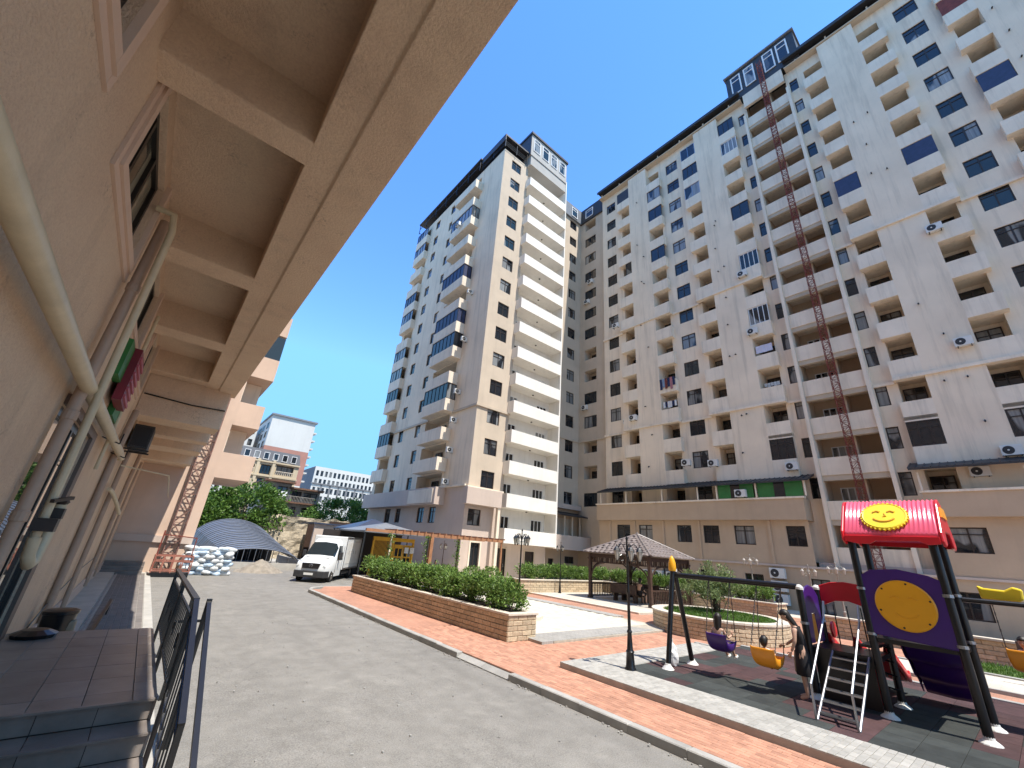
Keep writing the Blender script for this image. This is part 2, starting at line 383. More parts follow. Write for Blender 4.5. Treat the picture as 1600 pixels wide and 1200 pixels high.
def stucco(name, col):
    m, t, b = nt(name); geo = N(t, 'ShaderNodeNewGeometry'); p = geo.outputs['Position']
    big = noise_tex(t, p, 0.8, 6, 0.62); c = ramp(t, big, [(0.3, tuple(k * 0.86 for k in col)), (0.7, tuple(min(.84, k * 1.08) for k in col))])
    fine = noise_tex(t, p, 38, 4, 0.75); c = mix(t, 0.30, c, ramp(t, fine, [(0.36, tuple(k * 0.66 for k in col)), (0.6, tuple(min(.84, k * 1.12) for k in col))]))
    st = noise_tex(t, p, 1.0, 5, 0.7, (1.6, 1.6, 0.35)); c = mix(t, ramp(t, st, [(0.52, 0.0), (0.75, 0.30)]), c, (0.33, 0.24, 0.18))
    pat = noise_tex(t, p, 1.3, 4, 0.7); pit = noise_tex(t, p, 26, 3, 0.8)
    pm = mix(t, 1.0, ramp(t, pat, [(0.56, 0.0), (0.68, 1.0)]), ramp(t, pit, [(0.5, 0.0), (0.62, 1.0)]), 'MULTIPLY'); c = mix(t, mix(t, 1.0, pm, (0.55, 0.55, 0.55), 'MULTIPLY'), c, (0.22, 0.14, 0.10))
    t.links.new(c, b.inputs['Base Color']); b.inputs['Roughness'].default_value = 0.92; b.inputs['Specular IOR Level'].default_value = 0.25
    add_bump(t, b, fine, 1.0, 0.03)
    return m
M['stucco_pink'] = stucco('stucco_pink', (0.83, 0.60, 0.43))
# ================================================================ SETTING: ground
def sheet(name, x0, y0, x1, y1, z, m, th=0.0):
    mb = MB()
    if th: mb.box(x0, y0, z - th, x1, y1, z)
    else: mb.quad((x0,y0,z),(x1,y0,z),(x1,y1,z),(x0,y1,z))
    return struct(mb.obj(name, m))
sheet('ground', -600, -300, 900, 1200, -0.02, M['ground'])
# road surface: finer mesh with a little sag
mb = MB()
xs = [0.9 + i * 0.66 for i in range(10)] + [7.2]; ys = [-14 + i * 1.0 for i in range(60)]
def rz(x, y): return 0.012 * noise.noise((x * 0.35, y * 0.35, 3)) + 0.0
for i in range(len(xs) - 1):
    for j in range(len(ys) - 1):
        a, b, c, d = xs[i], xs[i+1], ys[j], ys[j+1]
        mb.quad((a,c,rz(a,c)),(b,c,rz(b,c)),(b,d,rz(b,d)),(a,d,rz(a,d)))
road = struct(mb.obj('road', M['road'], smooth=True))
sheet('side_road', 7.2, 23.6, 40, 45, 0.004, M['road'])
mbp = MB(); mbp.quad((0.9,45,-0.004),(16,45,-0.004),(16,60,-0.004),(0.9,60,-0.004)); struct(mbp.obj('yard_road', M['concrete']))
# kerb stones: each its own stone
pav = struct(bpy.data.objects.new('orange_pavement', None)); C.objects.link(pav)
kerb = struct(bpy.data.objects.new('road_kerb', None)); C.objects.link(kerb)
kb = MB(); kb.bevbox(-0.085, 0.004, -0.05, 0.085, 0.996, 0.135, 0.015); kme = kb.mesh('kerb_stone', M['kerb'])
kb = MB(); kb.add([(-0.085,0.004,-0.05),(0.085,0.004,-0.05),(0.085,0.996,-0.05),(-0.085,0.996,-0.05),(-0.085,0.004,0.02),(0.085,0.004,0.10),(0.085,0.996,0.10),(-0.085,0.996,0.02)],
   [(0,3,2,1),(4,5,6,7),(0,1,5,4),(1,2,6,5),(2,3,7,6),(3,0,4,7)]); kme_low = kb.mesh('kerb_stone', M['kerb'])
y = -13.1
while y < 22.2:
    low = 8.0 < y + 0.5 < 10.1
    o = put('kerb_stone', kme_low if low else kme, kerb, (6.925 + random.uniform(-.004, .004), y, random.uniform(-.006, .004)), random.uniform(-.004, .004)); y += 1.0
mb = MB()
for i in range(260):
    if i % 3: x, yy = 6.82 - abs(random.gauss(0, .07)), random.uniform(2, 22)
    else: x, yy = random.uniform(1.0, 6.7), random.uniform(3.5, 16)
    s_ = random.uniform(.006, .02); mb.cbox((x, yy, .008 + s_ * .3), (s_ * random.uniform(1, 2.2), s_ * 1.4, s_), Matrix.Rotation(random.uniform(0, 3), 3, 'Z'))
stuff(tag(mb.obj('road_grit', M['kerb']), 'scattered grit and pebbles along the kerb on the road', 'grit'))
# curved kerb end by the van
pts = [(6.93, 22.9), (7.25, 23.7), (7.9, 24.15), (8.9, 24.3), (9.9, 24.3), (10.9, 24.3), (11.9, 24.3), (12.9, 24.3)]
for p, q in zip(pts, pts[1:]):
    a = math.atan2(q[1] - p[1], q[0] - p[0]) - PI / 2; L = math.dist(p, q)
    o = put('kerb_stone', kme, kerb, (p[0], p[1], 0), a); o.scale = (1, L, 1)
# orange pavers: bed + near pavers as pieces, then joined pavers, then texture
sheet('pavement_bed', 7.0, -13, 30, 13.0, 0.115, M['paver_bed'])
mb = MB(); z = 0.127
for q in (((7.01,13.0),(8.9,13.0),(8.9,22.9),(7.01,22.9)), ((8.33,-13),(30,-13),(30,2.0),(8.33,2.0)), ((15.0,2.0),(30,2.0),(30,12.9),(15.0,12.9)), ((8.9,21.9),(18.4,21.9),(18.4,24.2),(8.9,24.2)),((7.4,22.9),(8.9,22.9),(8.9,24.2),(8.0,24.2)),
          ((17.4,12.9),(19.4,12.9),(19.4,21.9),(17.4,21.9))):
    mb.quad(*[(x, yy, z) for x, yy in q])
far = mb.obj('paver_field', M['paver_far'], pav)
pb = MB(); pb.bevbox(-0.0475, -0.0975, -0.02, 0.0475, 0.0975, 0.013, 0.005); pme = pb.mesh('paver', M['paver'])
cells = []
def cell(x, yy): cells.append((x, yy))
nx = 13; r = 0
for i in range(nx):
    yy = -1.0 + (0.1 if i % 2 else 0.0)
    while yy < 13.0: cell(7.06 + i * 0.1, yy); yy += 0.2
for i in range(nx, 81):
    yy = 7.92 + (0.1 if i % 2 else 0.0)
    x = 7.06 + i * 0.1
    top = 13.0 if x < 8.9 else (10.4 if x < 10.1 else 9.75)
    while yy < top:
        cell(x, yy)
        yy += 0.2
cells = [c for c in cells if c[1] > 2.0]
cells.sort(key=lambda c: (c[0] ** 2 + c[1] ** 2))
for k, (x, yy) in enumerate(cells[:300]):
    o = put('paver', pme, pav, (x, yy, 0.117 + random.uniform(-.0025, .002)), random.uniform(-.012, .012))
mb = MB()
for x, yy in cells[300:]:
    dz = random.uniform(-.0025, .002)
    mb.bevbox(x - .0475, yy - .0975, 0.10, x + .0475, yy + .0975, 0.130 + dz, 0.005)
def island_var(name, base, amt=0.17):
    m, t, b = nt(name); geo = N(t, 'ShaderNodeNewGeometry')
    f = noise_tex(t, geo.outputs['Position'], 4, 5)
    c = ramp(t, f, [(0.3, tuple(k * 0.87 for k in base)), (0.7, tuple(k * 1.12 for k in base))])
    c = mix(t, 1.0, c, ramp(t, geo.outputs['Random Per Island'], [(0, 1 - amt), (1, 1 + amt)]), 'MULTIPLY')
    t.links.new(c, b.inputs['Base Color']); b.inputs['Roughness'].default_value = 0.9
    return m
M['paver_var'] = island_var('orange_paver_joined', (0.45, 0.23, 0.15), 0.2)
M['grey_var'] = island_var('grey_paver_joined', (0.36, 0.345, 0.31), 0.12)
M['pale_var'] = island_var('cream_paver_joined', (0.56, 0.51, 0.42), 0.08)
M['dark_var'] = island_var('dark_paver_joined', (0.17, 0.15, 0.135), 0.14)
stuff(mb.obj('joined_pavers', M['paver_var'], pav))
# grey border round the playground
border = struct(bpy.data.objects.new('playground_border', None)); C.objects.link(border)
mb = MB(); mb.box(8.34, -6, 0.05, 9.44, 7.81, 0.225); mb.box(9.44, 6.90, 0.05, 14.6, 7.81, 0.225); mb.obj('border_bed', M['concrete'], border)
gb = MB(); gb.bevbox(-0.0975, -0.0475, -0.02, 0.0975, 0.0475, 0.018, 0.005); gme = gb.mesh('paver', M['grey_paver'])
gc = []; halves = []
for j in range(138):
    for i in range(6):
        yy = 7.76 - j * 0.1; x = 8.44 + i * 0.2 - (0.1 if j % 2 else 0)
        if x + .1 < 9.46 and x - .1 > 8.3: gc.append((x, yy))
    if j % 2: halves.append((8.39, 7.76 - j * 0.1))
    else: halves.append((9.39, 7.76 - j * 0.1))
for j in range(9):
    for i in range(27):
        x = 9.55 + i * 0.2 - (0.1 if j % 2 else 0)
        if x < 14.5: gc.append((x, 7.76 - j * 0.1))
gc = [c for c in gc if c[1] > 0]
gc.sort(key=lambda c: c[0] ** 2 + c[1] ** 2)
for x, yy in gc[:260]: put('paver', gme, border, (x, yy, 0.224 + random.uniform(-.002, .002)), random.uniform(-.01, .01))
mb = MB()
for x, yy in halves: mb.bevbox(x - .0475, yy - .0475, 0.21, x + .0475, yy + .0475, 0.242, 0.005)
for x, yy in gc[260:]: mb.bevbox(x - .0975, yy - .0475, 0.21, x + .0975, yy + .0475, 0.242 + random.uniform(-.002, .002), 0.005)
stuff(mb.obj('joined_pavers', M['grey_var'], border))
# rubber mat of square tiles
rub = struct(bpy.data.objects.new('rubber_playground_mat', None)); C.objects.link(rub)
mb = MB(); mb.box(9.441, -6, 0.10, 15.85, 6.899, 0.205); mb.obj('mat_bed', M['rubber_bed'], rub)
tg = MB(); tg.bevbox(-0.247, -0.247, -0.01, 0.247, 0.247, 0.015, 0.004)
t1 = tg.mesh('rubber_tile', M['rubber_grey']); t2 = tg.mesh('rubber_tile', M['rubber_red'])
for i in range(13):
    for j in range(20):
        x = 9.69 + i * 0.5; yy = 6.645 - j * 0.5
        red = noise.noise((i * 0.33 + 5, j * 0.45, 1.7)) > 0.06
        put('rubber_tile', t2 if red else t1, rub, (x, yy, 0.206 + random.uniform(-.001, .001)), 0)
mb = MB(); mb.bevbox(15.85, -6, 0.05, 16.0, 6.9, 0.25, 0.01); mb.bevbox(14.6, 6.9, 0.05, 14.75, 7.81, 0.25, 0.01)
struct(mb.obj('mat_edging', M['kerb']))
# plaza of pale slabs with grey front strip
plaza = struct(bpy.data.objects.new('pale_plaza', None)); C.objects.link(plaza)
mb = MB()
mb.box(10.1, 9.72, 0.02, 16.95, 22, 0.188); mb.obj('plaza_bed', M['pale_bed'], plaza)
mb = MB(); mb.prism([(9.62,9.73),(15.6,9.85),(15.0,10.72),(10.1,10.72),(9.62,10.3)], 'z', 0.02, 0.202); mb.obj('front_strip', M['grey_far'], plaza)
mb = MB()
for i in range(17):
    for j in range(46):
        x = 10.3 + i * 0.4; yy = 10.85 + j * 0.25 + 0.0
        if yy > 22: continue
        xx = x + (0.2 if j % 2 else 0)
        if xx > 16.7: continue
        if 8.8 < xx < 12.6 and yy > 12.7 and False: continue
        mb.bevbox(xx - .195, yy - .12, 0.18, xx + .195, yy + .12, 0.2 + random.uniform(-.001, .001), 0.003)
stuff(mb.obj('joined_pavers', M['pale_var'], plaza))
mb = MB(); mb.prism([(16.72,12.5),(17.4,12.5),(17.4,21.9),(16.72,21.9)], 'z', 0.02, 0.215); mb.obj('side_strip', M['grey_far'], plaza)
# raised deck in front of the gazebo
deck = struct(bpy.data.objects.new('gazebo_deck', None)); C.objects.link(deck)
mb = MB(); mb.prism([(19.4,13.0),(26.6,12.6),(26.6,21.0),(19.4,21.0)], 'z', 0.02, 0.20); mb.obj('deck_slab', M['pale_far'], deck)
mb = MB()
for j in range(10): mb.bevbox(19.3, 13.0 + j * 0.8 + .004, 0.02, 19.6, 13.8 + j * 0.8 - .004, 0.215, 0.01)
mb.obj('deck_kerb', M['stone_cap'], deck)
# far courtyard paving
sheet('courtyard_paving', 15.0, -13, 40, 33, 0.085, M['pale_far'])
# pavements to the right behind the playground
mb = MB(); mb.box(17.6, -12, 0.03, 20.0, 5.2, 0.20); struct(mb.obj('white_walk', M['pale_far']))
mb = MB(); mb.box(17.45, -12, 0.03, 17.598, 5.2, 0.215); mb.box(20.0, -12, 0.03, 20.2, 5.2, 0.24); struct(mb.obj('walk_kerb', M['kerb']))
# left pavement below the overhang
lw = struct(bpy.data.objects.new('left_pavement', None)); C.objects.link(lw)
mb = MB(); mb.box(-1.1, 10.2, -0.05, 0.72, 33, 0.05); mb.box(0.72, -13, -0.05, 0.9, 33, 0.015); mb.obj('pavement_bed', M['concrete'], lw)
mb = MB()
for j in range(100):
    for i in range(7):
        x = -0.28 + i * 0.15; yy = 10.3 + j * 0.2 + (0.1 if i % 2 else 0)
        mb.bevbox(x - .071, yy - .096, 0.04, x + .071, yy + .096, 0.06 + random.uniform(-.001, .001), 0.003)
stuff(mb.obj('joined_pavers', M['dark_var'], lw))
mb = MB()
for j in range(21): mb.bevbox(0.70, 10.25 + j, -0.03, 0.92, 11.245 + j, 0.065, 0.012)
mb.obj('edge_stones', M['concrete'], lw)
mb = MB(); mb.box(-0.42, 10.2, 0.0, -0.36, 29.5, 0.09); mb.obj('edging', M['kerb'], lw)
# ================================================================ BUILDINGS
class Frame:
    """u along the wall, z up, d into the wall"""
    def __init__(s, kind, off): s.kind = kind; s.off = off
    def P(s, u, z, d=0.0): return (s.off + d, u, z) if s.kind == 'x' else (u, s.off + d, z)
    def rz(s): return -PI / 2 if s.kind == 'x' else 0.0
def fbox(mb, F, u0, u1, z0, z1, d0, d1):
    a = F.P(u0, z0, d0); b = F.P(u1, z1, d1)
    mb.box(min(a[0],b[0]), min(a[1],b[1]), z0, max(a[0],b[0]), max(a[1],b[1]), z1)
def wall_holes(mb, F, u0, u1, z0, z1, holes, depth=0.2):
    """holes: (ua, ub, za, zb, depth, closed)"""
    us = sorted({u0, u1, *[h[0] for h in holes], *[h[1] for h in holes]}); zs = sorted({z0, z1, *[h[2] for h in holes], *[h[3] for h in holes]})
    us = [u for u in us if u0 - 1e-6 <= u <= u1 + 1e-6]; zs = [z for z in zs if z0 - 1e-6 <= z <= z1 + 1e-6]
    for i in range(len(us) - 1):
        col = [h for h in holes if h[0] < us[i] + 1e-4 and h[1] > us[i+1] - 1e-4]
        run = None
        for j in range(len(zs) - 1):
            zc = (zs[j] + zs[j+1]) / 2
            inside = any(h[2] < zc < h[3] for h in col)
            if not inside and run is None: run = zs[j]
            if inside and run is not None:
                mb.quad(F.P(us[i], run), F.P(us[i+1], run), F.P(us[i+1], zs[j]), F.P(us[i], zs[j])); run = None
        if run is not None: mb.quad(F.P(us[i], run), F.P(us[i+1], run), F.P(us[i+1], zs[-1]), F.P(us[i], zs[-1]))
    for a, b, c, d, dep, closed in holes:
        mb.quad(F.P(a,c), F.P(a,d), F.P(a,d,dep), F.P(a,c,dep)); mb.quad(F.P(b,c), F.P(b,d), F.P(b,d,dep), F.P(b,c,dep))
        mb.quad(F.P(a,c), F.P(b,c), F.P(b,c,dep), F.P(a,c,dep)); mb.quad(F.P(a,d), F.P(b,d), F.P(b,d,dep), F.P(a,d,dep))
        if closed: mb.quad(F.P(a,c,dep), F.P(b,c,dep), F.P(b,d,dep), F.P(a,d,dep))
WCACHE = {}
def window(parent, F, u0, u1, z0, z1, d=0.12, cols=2, transom=True, fm='brown_frame', gm='glass', name='window', fw=0.07):
    w = round(u1 - u0, 2); h = round(z1 - z0, 2); key = (w, h, cols, transom, fm, gm, fw)
    if key not in WCACHE:
        mb = MB(); t = 0.07
        mb.box(-w/2, 0, 0, -w/2+fw, t, h); mb.box(w/2-fw, 0, 0, w/2, t, h); mb.box(-w/2+fw, 0, 0, w/2-fw, t, fw); mb.box(-w/2+fw, 0, h-fw, w/2-fw, t, h)
        for k in range(1, cols):
            x = -w/2 + w * k / cols; mb.box(x-fw*.55, .003, fw, x+fw*.55, t-.003, h-fw)
        if transom:
            zt = h * 0.70
            for k in range(cols):
                a = -w/2 + w*k/cols + (fw if k == 0 else fw*.55); b = -w/2 + w*(k+1)/cols - (fw if k == cols-1 else fw*.55)
                mb.box(a, .006, zt, b, t-.006, zt+fw*.8)
        fr = mb.mesh('window', M[fm])
        pb = MB(); pb.quad((-w/2+.02, .045, .02), (w/2-.02, .045, .02), (w/2-.02, .045, h-.02), (-w/2+.02, .045, h-.02))
        WCACHE[key] = (fr, pb.mesh('pane', M[gm]))
    fr, pn = WCACHE[key]
    o = put(name, fr, parent, F.P((u0+u1)/2, z0, d), F.rz()); put('pane', pn, o)
    return o
BC = {}
def balcony(parent, F, u0, u1, z0, z1, front, back=0.0, side=(True, True), m='white_panel', th=0.12, slab=0.18, name='balcony'):
    """parapet box projecting from d=back to d=-front"""
    w = round(u1-u0, 2); h = round(z1-z0, 2); key = (w, h, front, back, side, m, F.kind)
    if key not in BC:
        mb = MB()
        mb.box(-w/2, -front, slab, w/2, -front+th, h)
        flip = F.kind == 'x'
        L, R_ = (side[1], side[0]) if flip else side
        if L: mb.box(-w/2, -front+th, slab, -w/2+th, back, h)
        if R_: mb.box(w/2-th, -front+th, slab, w/2, back, h)
        mb.box(-w/2, -front, 0, w/2, back, slab)
        BC[key] = mb.mesh('balcony', M[m])
    o = put(name, BC[key], parent, F.P((u0+u1)/2, z0, 0), F.rz())
    return o
def glazing(parent, F, u0, u1, z0, z1, d, cols=4, fm='brown_frame', gm='glass_blue'):
    return window(parent, F, u0, u1, z0, z1, d, cols, False, fm, gm, 'balcony_glazing', 0.05)
ST = 3.085; F0 = 6.39
FL = [F0 + ST * k for k in range(14)]
# ---------------------------------------------------------------- the long block on the right
PX, SX = 36.6, 37.2
FS = Frame('x', SX); FP = Frame('x', PX)
blk = thing('apartment_block', 'long white apartment block with columns of boxy balconies behind the playground', 'building', (PX, 8, 0))
blk.location = (0, 0, 0)
TOP = 50.8
holes_left, holes_right = [], []
# columns: balcony voids (u0,u1) parapet (p0,p1)
BAL = {'b4': (23.75, 25.35, 23.75, 25.64), 'b3': (19.57, 21.06, 19.25, 21.06), 'b2': (14.49, 16.0, 14.49, 16.27), 'b1': (10.26, 11.74, 10.05, 11.74),
       'r1': (1.85, 3.33, 1.85, 3.46), 'r2': (-2.42, -0.90, -2.68, -0.90), 'r4': (-7.28, -5.93, -7.28, -5.65), 'r5': (-11.7, -10.3, -11.95, -10.3)}
WIN = {'w1': (26.36, 27.8), 'w2': (17.05, 18.55), 'n1': (9.0, 9.67), 'n2': (3.93, 4.61), 'w3': (-4.88, -3.46), 'w5': (-14.4, -12.9)}
GLZ = {('b4',13):'dark',('b4',9):'half',('b3',12):'glass',('b3',11):'glass',('b3',9):'glass',('b2',13):'light',('b2',12):'win',('b2',11):'light',
       ('b1',13):'win',('b1',12):'white',('b1',9):'glass',('b1',7):'white',('b1',5):'white',('b1',1):'big',('r1',1):'big',('r2',1):'big',
       ('r1',8):'blue',('r2',8):'blue',('r4',9):'blue',('r4',12):'red'}
for k in range(14):
    f = FL[k]
    for n, (a, b) in WIN.items():
        (holes_left if a > 6 else holes_right).append((a, b, f+1.28, f+2.82, 0.16, False))
    for n, (a, b, p, q) in BAL.items():
        if GLZ.get((n, k)) == 'big': continue
        (holes_left if a > 6 else holes_right).append((a, b, f+1.0, f+2.94, 1.35, True))
mb = MB()
wall_holes(mb, FS, 8.7, 28.55, 3.3, TOP, holes_left); wall_holes(mb, FS, -20, 4.87, 3.3, TOP, holes_right)
fbox(mb, FS, 28.55, 28.551, 3.3, TOP, 0.0, 12)
mb.obj('wall', M['white_wall'], blk)
mb = MB()
for a, b in ((21.06, 23.75), (11.74, 14.49), (-0.90, 1.85), (-10.3, -7.28)): fbox(mb, FP, a, b, F0 - .3, TOP - .1, 0.0, SX - PX - 0.002)
mb.obj('projecting_wall', M['white_wall'], blk)
# cornice bands that step round the projections
for k in (3, 7):
    zc = FL[k] - 0.20
    for a, b in ((8.95, 10.05), (16.27, 19.25), (25.64, 28.6), (3.46, 4.62), (-5.65, -2.68)):
        mb = MB(); fbox(mb, FS, a, b, zc - .2, zc + .02, -0.16, -0.002); mb.obj('cornice', M['white_panel'], blk)
    for a, b in ((19.25, 25.64), (10.05, 16.27), (-2.68, 3.46), (-11.95, -5.65)):
        mb = MB(); fbox(mb, FP, a, b, zc - .14, zc + .068, -0.14, 0.4); mb.obj('cornice', M['white_panel'], blk)
for k in range(14):
    f = FL[k]
    for n, (a, b) in WIN.items():
        window(blk, FS, a, b, f+1.28, f+2.82, 0.06, 1 if b - a < 1 else 2, True, 'brown_frame', 'glass_blue' if k > 8 else 'glass')
    for n, (a, b, p, q) in BAL.items():
        g = GLZ.get((n, k))
        if g == 'big':
            u0, u1 = min(a, p), max(b, q)
            window(blk, FP, u0, u1, f+1.2, f+2.85, 0.0, 3, True); 
            mb = MB(); fbox(mb, FP, u0, u1, f - .25, f + 1.19, 0.0, .598); fbox(mb, FP, u0, u1, f+2.86, f+3.2, 0, .598); fbox(mb, FP, u0, u1, f+1.19, f+2.86, 0.3, .598)
            mb.obj('balcony', M['white_panel'], blk); continue
        if k > 0:
            sides = (p < a - .01, q > b + .01)
            balcony(blk, FP, p, q, f - 0.13, f + 1.17, 0.0, SX - PX - 0.004, sides)
        du = 0.42 if b > 0 else 0.3
        window(blk, FS, a + 0.25, b - 0.06, f + 1.02, f + 2.62, 1.24, 2, True, name='balcony_window')
        if g in ('dark', 'blue', 'red'):
            gm = {'dark': 'charcoal', 'blue': 'blue_blind', 'red': 'rust_red'}[g]
            mb = MB(); fbox(mb, FP, min(a,p)+.03, max(b,q)-.03, f+1.18, f+2.93, 0.05, 0.08); mb.obj('balcony_screen', M[gm], blk)
        elif g == 'white': glazing(blk, FP, min(a,p)+.03, max(b,q)-.03, f+1.18, f+2.93, 0.04, 4, 'white_frame')
        elif g == 'light': glazing(blk, FP, min(a,p)+.03, max(b,q)-.03, f+1.18, f+2.93, 0.04, 2, 'steel')
        elif g in ('win', 'glass'): glazing(blk, FP, min(a,p)+.03, max(b,q)-.03, f+1.18, f+2.93, 0.04, 3 if g == 'win' else 2)
        elif g == 'half': glazing(blk, FP, a+.03, a + (b-a)*.55, f+1.18, f+2.93, 0.04, 1)
# small flue pipes on the blank wall strips
fm_ = MB(); fm_.tube([(0, 0, 0), (-.16, 0, .0), (-.22, 0, -.10)], .045, 7); fme = fm_.mesh('flue_pipe', M['dark_metal'])
for k in range(1, 13):
    for yy in (22.6, 22.2, 13.6, 13.2, 0.9, 0.2, -8.0):
        if random.random() < .55: put('flue_pipe', fme, blk, (PX, yy + random.uniform(-.25, .25), FL[k] + random.uniform(1.7, 2.6)))
# hoist bay between two fins
FB = Frame('x', 38.6)
mb = MB()
hb = [(6.9, 8.2, f + 0.1, f + 2.2, 0.15, False) for f in FL] + [(6.9, 8.2, 3.55, 5.6, 0.15, False), (5.2, 6.4, 3.9, 5.6, 0.15, False)]
wall_holes(mb, FB, 4.87, 8.7, 3.0, TOP + 1.6, hb)
fbox(mb, FB, 6.35, 6.5, 3.3, TOP, -1.3, -0.001)
mb.quad((SX, 8.7, 3), (38.6, 8.7, 3), (38.6, 8.7, TOP), (SX, 8.7, TOP)); mb.quad((SX, 4.87, 3), (38.6, 4.87, 3), (38.6, 4.87, TOP), (SX, 4.87, TOP))
mb.obj('loggia_wall', M['tan_wall'], blk)
for a, b in ((8.7, 8.94), (4.63, 4.87)):
    mb = MB(); fbox(mb, FP, a, b, 3.0, FL[13] + 1.5, -0.18, SX - PX - .002); mb.obj('fin', M['white_panel'], blk)
for k in range(-1, 14):
    f = FL[k] if k >= 0 else F0 - ST
    balcony(blk, FP, 4.88, 8.69, f - 0.25, f + 1.02, -0.05, 1.98, (False, False), slab=0.22)
    if k >= 0:
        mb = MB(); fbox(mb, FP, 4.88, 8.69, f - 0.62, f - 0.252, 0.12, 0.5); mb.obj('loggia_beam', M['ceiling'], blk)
    window(blk, FB, 6.9, 8.2, f + 0.1 if k >= 0 else 3.55, f + 2.2 if k >= 0 else 5.6, 0.03, 3, False, 'white_frame', 'glass', 'loggia_door')
# roof: eave, attic gap and posts, penthouse
mb = MB()
for a, b in ((8.95, 28.6), (-20, 4.62)):
    fbox(mb, FP, a, b, 51.65, 51.82, -0.55, 8); fbox(mb, FP, a, b, 51.45, 51.65, -0.55, -0.45)
mb.obj('roof_eave', M['charcoal'], blk)
mb = MB()
for a, b in ((8.95, 28.55), (-20, 4.62)): fbox(mb, FS, a, b, TOP + .01, 51.64, 2.4, 2.6)
mb.obj('attic_wall', M['charcoal'], blk)
mb = MB(); fbox(mb, FP, 8.95, 28.6, TOP - .001, TOP + .12, -0.12, 3.0); fbox(mb, FP, -20, 4.62, TOP - .001, TOP + .12, -0.12, 3.0); mb.obj('roof_edge', M['beige_wall'], blk)
pm = MB(); pm.box(-.06, -.06, 0, .06, .06, 51.44 - TOP - .12); pme2 = pm.mesh('roof_post', M['white_panel'])
for yy in (28.2, 25.2, 22.2, 19.2, 16.2, 13.2, 10.2, 3.6, 1.0, -2.2, -5.2, -8.4, -11.4): put('roof_post', pme2, blk, (PX + 0.1, yy, TOP + .12))
ph = MB(); fbox(ph, FP, 3.2, 10.05, 51.2, 55.5, 0.0, 8); pho = ph.obj('penthouse', M['charcoal'], blk)
mb = MB(); fbox(mb, FP, 3.05, 10.2, 55.5, 55.68, -0.2, 8.2); mb.obj('penthouse_cap', M['grey_roof'], pho)
for a in (8.55, 7.15, 5.2, 3.9):
    window(blk, FP, a - .05, a + 1.0, 52.1, 54.95, -0.10, 1, True, 'white_frame', 'glass_blue', 'penthouse_window', 0.13)
mb = MB(); fbox(mb, FP, 4.87, 8.7, FL[13]+2.83, 51.2, 0.0, 0.3); mb.obj('loggia_beam', M['white_panel'], blk)
mb = MB(); fbox(mb, FS, -20, 28.5, 0, 50.7, 2.2, 14); mb.obj('core', M['tan_wall'], blk)
mb = MB(); mb.box(37.6, 28.6, 0, 38, 33.2, 3.2); mb.obj('ground_floor_wall', M['tan_wall'], blk)
# podium
FQ = Frame('x', 35.6); FG = Frame('x', 36.0)
mb = MB(); fbox(mb, FQ, 9.85, 28.6, 6.05, 7.55, 0, 0.25); fbox(mb, FQ, 9.85, 28.6, 6.05, 6.3, 0.25, 1.6); fbox(mb, FQ, 9.85, 10.05, 6.3, 7.55, 0.25, 1.6); mb.obj('terrace_parapet', M['tan_wall'], blk)
mb = MB(); fbox(mb, FQ, 9.75, 28.7, 7.552, 7.68, -0.08, 0.33); mb.obj('terrace_coping', M['white_panel'], blk)
mb = MB(); fbox(mb, FQ, -20, 3.55, 6.2, 7.6, 0, 0.25); fbox(mb, FQ, -20, 3.55, 6.2, 6.45, 0.25, 1.6); fbox(mb, FQ, 3.35, 3.55, 6.45, 7.6, 0.25, 1.6); mb.obj('terrace_parapet', M['tan_wall'], blk)
mb = MB(); fbox(mb, FQ, -20, 3.65, 7.602, 7.73, -0.08, 0.33); mb.obj('terrace_coping', M['white_panel'], blk)
PW = [(18.66, 20.0), (16.29, 17.62), (13.59, 15.1), (10.19, 11.41), (24.85, 26.39), (22.42, 23.88)]
PR = [(1.4, 2.96), (-2.2, -0.6), (-6.0, -4.4)]
mb = MB()
wall_holes(mb, FG, 9.9, 28.6, 2.98, 6.06, [(a, b, 4.25, 5.65, 0.2, False) for a, b in PW])
mb.obj('podium_wall', M['tan_wall'], blk); mb = MB()
wall_holes(mb, FG, -20, 3.5, 2.98, 6.21, [(a, b, 4.25, 5.65, 0.2, False) for a, b in PR])
mb.obj('podium_wall', M['tan_wall'], blk)
for a, b in PW + PR: window(blk, FG, a, b, 4.25, 5.65, 0.12, 2, True, 'brown_frame')
for a in (12.5, 17.95, 21.3, 24.3, 27.2, -1.4):
    mb = MB(); fbox(mb, FG, a - .1, a + .1, 3.0, 6.04, -0.1, -0.002); mb.obj('pilaster', M['tan_wall'], blk)
mb = MB(); fbox(mb, FG, -20, 28.6, 2.85, 2.98, -0.1, 2); mb.obj('string_course', M['rose_wall'], blk)
GH = [(9.3, 10.4, 0.1, 2.2), (13.4, 14.7, 0.1, 2.2), (17.0, 18.2, 0.9, 2.2), (20.4, 21.6, 0.1, 2.2), (24.2, 25.5, 0.8, 2.2), (5.4, 7.2, 0.1, 2.3), (2.2, 3.8, 0.8, 2.2), (-1.5, 0.3, 0.1, 2.3), (-5, -3, 0.8, 2.3)]
mb = MB(); wall_holes(mb, FG, -20, 28.6, 0.0, 2.86, [(*h, 0.25, False) for h in GH]); mb.obj('ground_floor_wall', M['tan_wall'], blk)
for a, b, c, d in GH: window(blk, FG, a, b, c, d, 0.14, 2, d - c > 1.6)
mb = MB(); fbox(mb, FS, 3.5, 9.9, 2.9, 3.3, -0.6, 0); mb.obj('loggia_base', M['rose_wall'], blk)
